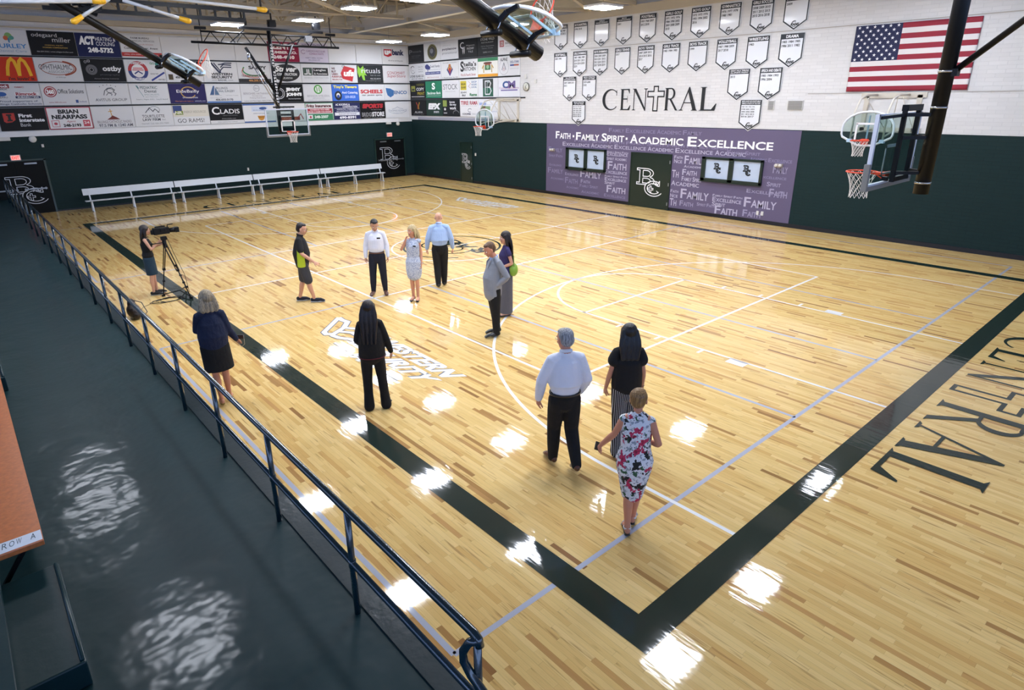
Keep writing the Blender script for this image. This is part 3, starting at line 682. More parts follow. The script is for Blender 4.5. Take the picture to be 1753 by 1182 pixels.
# ---- far wall, top row
A += [('L', 1, 0, WT, 'white panel with a small colourful tree over pale blue letters', [('E', .62, .72, .08, .16, '7fae6a'), ('E', .56, .66, .05, .09, 'c8643c'), ('E', .68, .68, .05, .08, '4f9a8f'), ('R', .60, .48, .63, .66, '3c74a8'), T(.28, .26, .95, .44, 'TURLEY', '3d86c4', .02), T(.35, .10, .93, .20, 'Dental Care', '8fa7bf', 0)]),
      ('L', 1, 1, BK, 'black panel with pale lower-case words on two lines, gold small print', [T(.08, .72, .62, .92, 'odegaard', 'c9c9cb', .0), T(.50, .56, .90, .76, 'miller', 'c9c9cb', .0), T(.32, .40, .72, .45, 'CRIMINAL INJURY', 'b99a4c', .02), T(.26, .31, .80, .36, 'WORKERS COMPENSATION', 'b99a4c', .02), T(.12, .12, .90, .19, '406.259.2222 | www.odegaardmiller.com', 'b9b9bb', 0)]),
      ('L', 1, 2, '1b2350', 'navy panel with bold white ACT HEATING and COOLING', [T(.06, .50, .42, .88, 'ACT', 'ffffff', .07, .05), T(.45, .68, .92, .85, 'HEATING &', 'e6e8f0', .01), T(.45, .48, .88, .65, 'COOLING', 'e6e8f0', .01), T(.24, .18, .82, .40, '248-5732', 'ffffff', .05)]),
      ('L', 1, 3, WT, 'white panel with thin print over a red stripe with a phone number', [T(.28, .84, .74, .92, 'FARM BUREAU', '55565c', .02), T(.2, .72, .86, .79, 'FINANCIAL SERVICES', '55565c', 0), T(.26, .58, .82, .63, 'Auto Home Life Annuities', 'b05050', 0), T(.08, .36, .92, .48, 'Connor Conover, Agent', '2e2f36', .02), ('R', 0, .06, 1, .24, 'b32d2b'), T(.06, .11, .9, .18, '(406) 294-5000 | www.fbfs.com', 'f0e0e0', 0)])]
for k, w in ((4, 'blank white panel next to the stripe with the phone number'), (5, 'blank white panel, middle of three empty boards behind the truss'), (6, 'blank white panel left of the maroon lumber board'), (9, 'blank white panel right of the lavender board'), (10, 'blank white panel left of the red and navy bank letters')):
    A.append(('L', 1, k, WT, w, []))
A += [('L', 1, 7, '8c1d3f', 'maroon panel with white lumber company lettering behind the hanging mast', [T(.12, .62, .88, .92, 'ZENTZ', 'f2e6ea', .05), T(.06, .40, .94, .54, 'LUMBER CO.', 'f2e6ea', .05), T(.15, .14, .84, .32, '248-4810', 'f2e6ea', .05)]),
      ('L', 1, 8, 'cfc8dc', 'lavender panel with an outlined heart and small purple print', [T(.1, .78, .9, .95, 'WEST CENTRAL', '5a5276', .01), ('O', .14, .54, .07, .10, .02, '7a4a86', 40, 330), T(.24, .54, .9, .64, 'CARDIOVASCULAR', '7a4a86', .0), T(.34, .40, .84, .50, 'CONSULTANTS', '8d4a8a', .01), T(.2, .2, .8, .26, 'ROBERT C. MERRILL  MONTANA', '5a5276', 0), T(.3, .09, .7, .15, 'BILLINGS MT', '5a5276', 0)]),
      ('L', 1, 11, 'dddcdc', 'white panel with white letters on a red shield beside navy bank lettering', [('P', [(.08, .86), (.40, .86), (.40, .50), (.24, .42), (.08, .50)], 'b8242e'), T(.11, .54, .38, .80, 'us', 'ffffff', .06), T(.42, .53, .90, .86, 'bank', '20264f', .05), T(.24, .16, .84, .26, 'All of us serving you', '55565c', .01)])]
# ---- far wall, second row
A += [('L', 2, 0, 'c8391f', 'red panel with two tall yellow arches', [('L', [(.42, .22), (.45, .55), (.50, .82), (.56, .92), (.61, .82), (.645, .5), (.66, .22)], .11, 'f0b51e'), ('L', [(.66, .22), (.675, .5), (.71, .82), (.76, .92), (.82, .82), (.87, .55), (.90, .22)], .11, 'f0b51e'), T(.42, .04, .95, .17, "i'm lovin' it", '2a1512', .03)]),
      ('L', 2, 1, WT, 'white panel with small capitals inside a brown swoosh ellipse', [('O', .48, .56, .36, .28, .025, '9a4a32', 0, 360), ('O', .52, .56, .36, .30, .055, '9a4a32', -75, 75), T(.08, .50, .80, .72, 'OPHTHALMIC', '3a4048', .0), T(.26, .36, .76, .46, 'ASSOCIATES', '8a8d93', .0), T(.4, .14, .62, .20, 'of Billings', '6a6d73', .0)]),
      ('L', 2, 2, BK, 'black panel with a grey swirl camera mark and white lower-case name', [('O', .22, .52, .10, .17, .10, '5f6066', 0, 360), ('O', .22, .52, .045, .08, .03, '85868c', 0, 360), ('O', .11, .86, .025, .05, .02, '9a9aa0', 0, 360), ('L', [(.16, .94), (.21, .94), (.21, .86), (.16, .86), (.16, .94)], .02, 'b0b0b6'), T(.48, .40, .93, .70, 'ostby', 'e6e6ea', .03), T(.40, .26, .86, .34, 'photography', '55565c', 0), T(.25, .10, .82, .15, 'Portraits Weddings Commercial', '9a9aa0', 0)]),
      ('L', 2, 3, WT, 'white panel with round red and blue autobody badge', [('E', .32, .50, .25, .44, 'b03038'), ('P', [(.07, .50)] + [(.32 + .25 * math.cos(math.radians(180 + 10 * i)), .50 + .44 * math.sin(math.radians(180 + 10 * i))) for i in range(19)], '2b3c7c'), ('E', .32, .50, .165, .30, 'e6e4e6'), ('R', .20, .60, .44, .64, 'c04048'), ('R', .18, .52, .46, .56, 'c04048'), ('L', [(.22, .36), (.32, .48), (.42, .36)], .05, '2b3c7c'), T(.13, .80, .51, .90, 'AMERICAN', 'f0f0f4', .03), T(.15, .08, .49, .18, 'AUTOBODY', 'f0f0f4', .03), T(.64, .80, .76, .90, 'GO', '3a8a5a', .03), ('E', .84, .82, .07, .09, '3f8f80'), ('L', [(.62, .06), (.98, .44)], .07, '2b3c8c'), T(.62, .34, .82, .40, 'BUCKLE THAT', '2a2d3c', .01), T(.80, .08, .98, .14, 'SEAT BELT', '2a2d3c', .01)]),
      ('L', 2, 4, WT, 'white panel with a black header strip, partly behind the folded hoop', [('R', 0, .86, 1, 1, BK), T(.1, .88, .86, .97, 'Get it found, framed', 'dcdce0', .01), T(.36, .62, .78, .80, 'Frame', '2a2d31', .03, .1), T(.36, .44, .74, .60, 'Inside', '2a2d31', .03, .1), ('R', .06, .10, .18, .36, '4a3c22'), T(.24, .16, .70, .28, '406-259-1220', '2a2d31', .03)]),
      ('L', 2, 5, WT, 'white panel with navy wing stripes over a three-line bank name', [('L', [(.26, .94), (.46, .50), (.52, .50)], .08, '2a3350'), ('L', [(.34, .94), (.50, .56), (.60, .74), (.84, .74)], .05, '2a3350'), ('L', [(.46, .86), (.56, .88), (.66, .94), (.86, .94)], .05, '2a3350'), ('L', [(.52, .72), (.60, .86), (.84, .84)], .05, '2a3350'), T(.22, .34, .84, .46, 'WESTERN', '26282e', .04), T(.22, .18, .84, .31, 'SECURITY', '26282e', .04), T(.40, .06, .66, .14, 'BANK', '26282e', .01), ('L', [(.22, .10), (.37, .10)], .012, '26282e'), ('L', [(.69, .10), (.84, .10)], .012, '26282e')]),
      ('L', 2, 6, WT, 'white panel with green and orange trucking swooshes, black number strip', [('O', .50, .62, .34, .28, .06, '2f8a55', 150, 340), ('O', .50, .56, .36, .30, .02, 'd9822b', 150, 330), ('O', .50, .52, .38, .30, .02, 'b03038', 150, 330), T(.34, .66, .90, .84, 'SARPY', '26282e', .04), T(.1, .24, .9, .38, 'TRANSPORTATION, INC.', '6a3030', .02), ('R', 0, 0, 1, .18, BK), T(.3, .04, .8, .14, '406.200.1420', 'd99a5a', .03)]),
      ('L', 2, 7, WT, 'white panel filled by a black oval with script construction lettering', [('E', .50, .50, .46, .46, BK), ('T', .14, .56, .84, .86, 'Stuver', 'f0f0f0', .04, .2), T(.2, .36, .86, .50, 'CONSTRUCTION', 'e6e6e6', .03), T(.34, .18, .70, .28, 'LAUREL MONTANA', 'd6d6d6', .01)]),
      ('L', 2, 8, WT, 'white panel with a dark green initial block beside a black block', [('R', .06, .38, .38, .80, '3a4f42'), ('L', [(.20, .72), (.20, .46), (.10, .46)], .05, 'e8e8e8'), ('L', [(.26, .72), (.26, .46), (.34, .46)], .05, 'e8e8e8'), ('R', .40, .38, .94, .80, '15171a'), T(.44, .60, .86, .74, 'Langlas', 'f0f0f0', .01), T(.44, .43, .90, .54, '& Associates', 'e0e0e0', .01), T(.08, .22, .94, .30, 'GENERAL CONTRACTORS', 'a5a7ac', .0)]),
      ('L', 2, 9, WT, 'white panel with a tilted red price tag', [('P', [(.38, .52), (.52, .94), (.92, .80), (.80, .06), (.44, .22)], 'c22a32'), ('T', .48, .36, .86, .72, 'ufs', 'ffffff', .05, .1), ('O', .50, .92, .05, .06, .02, '5a5a60', 0, 300), T(.05, .72, .18, .84, 'WE', '5a3036', .04), T(.05, .56, .22, .68, 'BUY', '5a3036', .04), T(.05, .42, .28, .53, 'USED', '7a3036', .04), T(.05, .28, .44, .38, 'FURNITURE', 'a03038', .04), T(.05, .14, .42, .22, '406.656.7155', 'a03038', .03)]),
      ('L', 2, 10, '2e3134', 'charcoal panel with a lime splash leaf', [('P', [(.0, .62), (.03, .98), (.12, .80), (.24, .98), (.26, .76), (.36, .70), (.28, .60), (.36, .40), (.26, .46), (.28, .14), (.20, .16), (.14, .44), (.06, .30)], '8cc63f'), T(.16, .56, .90, .84, 'rituals', 'e0e2e4', .0), T(.50, .40, .90, .48, 'hair & nails', '9a9ca0', 0), T(.48, .20, .90, .28, '406.252.8474', 'd0d2d4', 0), T(.3, .08, .9, .14, 'ritualsbillings.com', 'a0a2a4', 0)]),
      ('L', 2, 11, 'dedcde', 'white panel with thin red script appliance store name, at the room corner', [T(.16, .50, .90, .68, 'CONOMART', 'b04a58', -.0), ('T', .14, .28, .90, .50, 'SuperStore', 'b03a48', .0, .2)])]
# ---- far wall, third row
A += [('L', 3, 0, WT, 'white panel crowded with car dealer badges and a line thanking schools', [('R', .0, .78, .38, .96, '8c2430'), T(.02, .81, .36, .93, 'Rimrock', 'f4f4f4', .04), T(.05, .70, .33, .77, 'GMC CADILLAC', '2a2d3c', .03), ('E', .18, .52, .11, .10, '2f5fa8'), T(.06, .34, .30, .42, 'SUBARU', '55606c', .01), ('R', .46, .48, .96, .60, 'f0eced'), T(.48, .46, .92, .60, 'Rimrock', 'a02a34', .04), ('R', .46, .33, .98, .43, '30385c'), T(.50, .35, .95, .41, 'SUBARU / KIA', 'f0f0f4', .03), T(.48, .80, .68, .86, 'GMC', 'b05050', .03), T(.12, .14, .9, .25, 'Proud supporters of', '3a4a6a', .01), T(.04, .02, .98, .12, 'Billings Catholic Schools', '3a4a6a', .01)]),
      ('L', 3, 1, WT, 'white panel with a red ring holding 360 beside office lettering', [('E', .20, .62, .14, .25, 'a03a40'), ('E', .20, .62, .115, .205, 'f0f0f2'), ('E', .20, .62, .10, .18, 'a03a40'), T(.12, .52, .28, .72, '360', 'ffffff', .05), T(.36, .54, .94, .74, 'Office Solutions', '3a3f4a', .01), T(.12, .10, .50, .17, 'www.360-ink.com', 'a04a6a', 0), ('R', .72, .10, .78, .24, '35508c'), T(.80, .12, .97, .20, 'facebook', '35508c', 0)]),
      ('L', 3, 2, WT, 'white panel with a grey lion sketch under five stars', [('L', [(.38, .44), (.42, .66), (.50, .78), (.60, .80), (.66, .70), (.62, .60), (.68, .52), (.64, .42)], .03, '5a5e66'), ('L', [(.44, .44), (.50, .56), (.58, .50), (.56, .42)], .025, '5a5e66'), ('O', .55, .66, .08, .10, .025, '5a5e66', 0, 300)] + [('P', [(x, y + .03), (x + .012, y), (x, y - .03), (x - .012, y)], '4a4e56') for x, y in ((.32, .86), (.41, .92), (.50, .94), (.59, .92), (.70, .86))] + [T(.16, .16, .92, .29, 'AVITUS GROUP', '4a4e56', .0)]),
      ('L', 3, 3, WT, 'white panel with a teal toothbrush stroke beside dental lettering', [('L', [(.18, .92), (.28, .56), (.34, .34)], .02, '6a9a9c'), ('L', [(.20, .90), (.24, .76)], .05, '4a7a80'), T(.28, .74, .72, .88, 'PEDIATRIC', '3a5a5e', .01), T(.38, .56, .68, .70, 'Dental', '3a4a4e', .01), T(.36, .42, .74, .50, 'SPECIALISTS', '8aa0a4', .0), T(.38, .32, .70, .37, 'Larry A. Moore, D.D.S.', '5a6a6e', 0), T(.14, .18, .95, .25, 'Robert L. Wagner, D.D.S.   Tracy D. Bischoff', '5a6a6e', 0)]),
      ('L', 3, 4, '2a2558', 'dark violet panel with a gold arc around white serif lettering', [('O', .52, .56, .20, .28, .035, 'c9a24a', 20, 330), T(.20, .50, .82, .70, 'EideBailly', 'f2f2f6', .0), T(.34, .26, .76, .33, "CPA's & BUSINESS ADVISORS", 'd0d0e0', .02), T(.12, .07, .62, .14, 'What inspires you, inspires us', 'd98a3a', .0), T(.66, .07, .96, .14, 'eidebailly.com', 'e0e0ea', .0)]),
      ('L', 3, 5, WT, 'white panel with a striped navy triangle beside surgery lettering', [('P', [(.10, .42), (.22, .90), (.26, .90), (.22, .42)], '3a5a86'), ('P', [(.24, .42), (.27, .84), (.38, .42)], '55708f'), T(.30, .72, .64, .84, 'BILLINGS', '5a6470', .01), T(.34, .56, .84, .68, 'ORAL SURGERY', '5a6470', .01), T(.10, .36, .44, .41, 'Michael J. Stanton, D.M.D.', '7a808a', 0), T(.56, .36, .92, .41, '1545 Shiloh Crossing', '7a808a', 0), T(.10, .24, .44, .29, 'Robert D. Weber, D.D.S.', '7a808a', 0), T(.24, .11, .76, .22, '406.655.0170', '3a404a', .03), ('R', 0, 0, 1, .08, '3f6fb0')]),
      ('L', 3, 6, WT, 'white panel with a small round grey seal over pale real estate print', [('O', .50, .76, .09, .17, .02, '8a8d96', 0, 360), T(.44, .70, .56, .82, 'BH', '9a9da6', 0), T(.08, .42, .92, .54, 'BERKSHIRE HATHAWAY', '8f8a92', 0), T(.34, .32, .66, .39, 'HomeServices', '8f8a92', 0), T(.26, .19, .76, .28, 'Floberg Real Estate', '8f8a92', 0), T(.08, .03, .92, .11, 'Lance and Myra Egan, REALTORS', '6a6a72', 0)]),
      ('L', 3, 7, '121214', 'black panel with stacked heavy white sandwich lettering', [('O', .20, .48, .17, .30, .03, 'c9c9cc', 0, 360), ('O', .20, .48, .12, .22, .02, 'c9c9cc', 0, 360), T(.42, .56, .93, .80, 'JIMMY', 'f4f4f4', .08), T(.42, .28, .95, .52, "JOHN'S", 'f4f4f4', .08), T(.48, .14, .90, .20, 'Gourmet Sandwiches', 'd0d0d4', .02)]),
      ('L', 3, 8, WT, 'white panel with a green disc holding two strokes', [('E', .52, .70, .15, .27, '4a9a3f'), ('E', .52, .70, .10, .19, 'eef4ea'), ('L', [(.48, .56), (.48, .84)], .05, '3f8a36'), ('L', [(.56, .84), (.56, .56)], .05, '3f8a36'), T(.12, .26, .92, .38, 'BENNION AMBUERHL', '9a9ca4', 0), T(.3, .15, .72, .22, 'ORTHODONTICS', '9a9ca4', 0), T(.14, .04, .90, .10, '406.652.1234  billingssmiles.com', 'a5a7ae', 0)]),
      ('L', 3, 9, '3f6fd0', 'bright blue panel with yellow tavern lettering and a small figure disc', [T(.06, .72, .94, .94, "Tiny's Tavern", 'f2e54a', .04), ('E', .22, .32, .13, .28, '15171c'), ('E', .22, .34, .07, .14, 'e8e8ea'), ('E', .22, .28, .05, .10, '2f4f9a'), T(.36, .40, .96, .58, 'And Catering', 'dfe6fa', .03), T(.46, .16, .86, .32, '259-0828', 'b5c8f4', .03)]),
      ('L', 3, 10, WT, 'white panel with bold red sporting goods lettering', [T(.06, .44, .94, .68, 'SCHEELS', 'c0252e', .05), T(.1, .26, .92, .39, 'gear. passion. sports.', '3a3d44', .02)]),
      ('L', 3, 11, 'dcdde0', 'white panel with blue blot and blue capitals at the corner', [('P', [(.06, .78), (.26, .74), (.34, .66), (.40, .62), (.38, .32), (.24, .18), (.12, .32), (.08, .54)], '3a6ea8'), T(.12, .38, .94, .60, 'SIGENCO', '3f6ea2', .03)])]
# ---- far wall, bottom row
A += [('L', 4, 0, '1a1a1c', 'black panel with a red square initial and stacked white bank name', [('P', [(.10, .42), (.10, .78), (.34, .78), (.34, .48), (.26, .38), (.14, .36)], 'b8352c'), ('L', [(.17, .70), (.28, .70)], .06, '1a1a1c'), ('L', [(.225, .70), (.225, .46)], .09, '1a1a1c'), ('L', [(.17, .46), (.28, .46)], .06, '1a1a1c'), T(.42, .58, .70, .74, 'First', 'f4f4f6', .04), T(.42, .38, .95, .54, 'Interstate', 'f4f4f6', .04), T(.42, .18, .64, .33, 'Bank', 'd0d0d4', .0)]),
      ('L', 4, 1, 'e6e4e6', 'white panel with a crimson frame and heavy black insurance agent lettering', [('L', [(.01, .015), (.99, .015), (.99, .985), (.01, .985), (.01, .015)], .035, 'a3263f'), T(.26, .70, .72, .90, 'BRIAN', '1c1c20', .05), T(.10, .46, .90, .66, 'NEARPASS', '1c1c20', .05), T(.40, .28, .60, .40, 'Agent', 'a3263f', .0, .2), T(.32, .10, .72, .24, '248-2193', '1c1c20', .05), ('L', [(.08, .12), (.24, .12), (.24, .40), (.08, .40), (.08, .12)], .02, 'c0606e'), ('E', .16, .26, .04, .06, 'b84a5a'), ('R', .78, .10, .94, .40, 'c4505e'), T(.80, .22, .92, .34, '24', 'f4e8ea', .02)]),
      ('L', 4, 2, 'd6d7da', 'white panel with a gold cross rising from a dark red hill', [('P', [(.34, .38), (.44, .50), (.48, .58), (.58, .48), (.66, .38)], '6e2a24'), ('L', [(.47, .56), (.45, .88)], .03, 'c9973a'), ('L', [(.40, .76), (.50, .78)], .03, 'c9973a'), T(.10, .22, .92, .34, 'BILLINGS CATHOLIC RADIO', '75656a', .0), T(.12, .04, .94, .18, '97.5 FM & 1240 AM', '55586a', .02)]),
      ('L', 4, 3, 'd9dadc', 'white panel with mountain line drawing over law firm capitals', [('L', [(.30, .66), (.42, .90), (.50, .72), (.56, .84), (.66, .66)], .03, '3a3d48'), ('O', .54, .80, .14, .16, .015, '3a3d48', -60, 200), T(.20, .42, .78, .56, 'TOURTLOTTE', '34363f', .01), T(.20, .26, .66, .39, 'LAW FIRM', '34363f', .02), T(.70, .28, .80, .34, 'PLLC', '55586a', 0), T(.16, .08, .86, .17, 'Injured? Call 406-294-7000', '8a8d96', .0)]),
      ('L', 4, 4, 'd8d3c6', 'cream panel reading GO RAMS with a blue and green corner block', [('R', .02, .62, .26, .98, '2c3f78'), ('R', .06, .52, .28, .72, '7a8a3a'), T(.06, .56, .26, .70, 'NR', 'e6e6d6', .03), T(.30, .60, .92, .72, 'ENERGY RESOURCES', '9a9486', .0), ('R', 0, 0, 1, .42, 'd9dadc'), T(.10, .12, .84, .32, 'GO RAMS!', '2a2c32', .0)]),
      ('L', 4, 5, '131418', 'black panel with a large white C and small capital jewellers name', [T(.08, .48, .30, .88, 'C', 'f4f4f6', .02), T(.32, .52, .90, .76, 'LADIS', 'f0f0f2', .01), T(.38, .40, .82, .45, 'COMPANY HOME FURNISHING', '77787c', 0), T(.34, .24, .76, .30, 'www.cladis.com', 'a0a0a4', 0), ('R', 0, 0, 1, .18, 'd6d7da'), T(.2, .05, .8, .12, 'GREEN CONTRACTING COMPANY', '8a8d92', 0)]),
      ('L', 4, 6, 'dcdde0', 'white panel with blue edge bands, small car oval and an amber shield', [('R', 0, .93, 1, 1, '3a5fa0'), ('R', 0, 0, 1, .07, '3a5fa0'), ('R', .26, .60, .78, .86, 'c9d4e8'), ('E', .62, .76, .12, .07, '2f4f8c'), T(.30, .64, .70, .69, 'ARCHIE COCHRANE', '3a4a6a', 0), T(.3, .46, .8, .53, 'www.cochranes.com', '55607a', 0), ('P', [(.42, .36), (.66, .36), (.62, .16), (.54, .10), (.46, .16)], 'c98a2a'), T(.44, .26, .64, .32, 'SERVICE', '4a3010', .02)]),
      ('L', 4, 7, 'dcdcde', 'white panel with a dark red flame band behind the glass backboard', [T(.06, .72, .52, .86, 'GENERAL', '8a8d96', .0), ('R', .08, .06, .80, .26, '7a2a24'), T(.2, .11, .7, .21, 'DISTRIBUTING', 'b0603a', .02), ('L', [(.72, .18), (.84, .40), (.92, .10)], .05, 'a03a3a')]),
      ('L', 4, 8, 'e2e2e2', 'white panel with dark red insurance name, red bar and green phone bar', [('L', [(.01, .015), (.99, .015), (.99, .985), (.01, .985), (.01, .015)], .03, '3f8a60'), T(.05, .74, .93, .92, 'Fritz Insurance', '5a1f2a', .05), ('R', .06, .42, .96, .68, 'a8303e'), T(.16, .57, .86, .65, 'COVERAGE YOU NEED', 'f0e0e2', .03), T(.10, .45, .92, .53, 'FROM A NAME YOU KNOW', 'f0e0e2', .03), ('R', .03, .03, .97, .38, '35805a'), ('R', .08, .10, .24, .32, 'e0e0e2'), ('E', .16, .2, .04, .07, 'b04a56'), T(.30, .12, .80, .28, '248-2507', 'e6f0ea', .04)]),
      ('L', 4, 9, '2c3058', 'navy panel with white roofing text and bold 690-8391', [T(.08, .82, .62, .94, 'AC ROOFING &', 'f0f0f6', .03), T(.34, .70, .90, .80, 'CONSTRUCTION', 'e0e0ea', .03), ('R', .03, .66, .97, .68, 'd0d2de'), T(.12, .56, .88, .63, 'RESIDENTIAL COMMERCIAL', 'c8cade', .02), T(.1, .45, .92, .52, 'NEW CONSTRUCTION REMODEL REPAIR', 'c8cade', .02), ('R', .03, .24, .97, .42, 'e0e2ea'), T(.18, .29, .84, .38, 'licensed and insured', '3a3f6a', .01), T(.20, .04, .82, .20, '690-8391', 'f4f4fa', .05)]),
      ('L', 4, 10, '19191b', 'black panel with slanted red sports word over white outline store lettering', [('T', .08, .62, .90, .90, 'SPORTS', 'b02a34', .08, .1), T(.42, .50, .84, .56, 'The Sports Shop', 'c0c0c4', 0), T(.05, .12, .48, .38, 'BRIDGE', '8a8a8e', .03), T(.46, .12, .95, .40, 'STORE', 'e8e8ea', .04), T(.1, .03, .9, .08, 'TURF ROCK LANDSCAPE SUPPLY', '9a9a9e', 0)]),
      ('L', 4, 11, 'dadbde', 'white panel with thin blue-grey ridge in an oval at the corner', [('L', [(.28, .54), (.42, .60), (.50, .68), (.58, .60), (.74, .54)], .015, '6a7c9a'), ('O', .5, .46, .38, .20, .012, '7a8aa4', 160, 380), T(.14, .38, .88, .50, 'THOMAS KOVACS', '7f8ca4', .0), T(.3, .26, .72, .32, 'FINANCIAL', '8a96aa', .0)])]
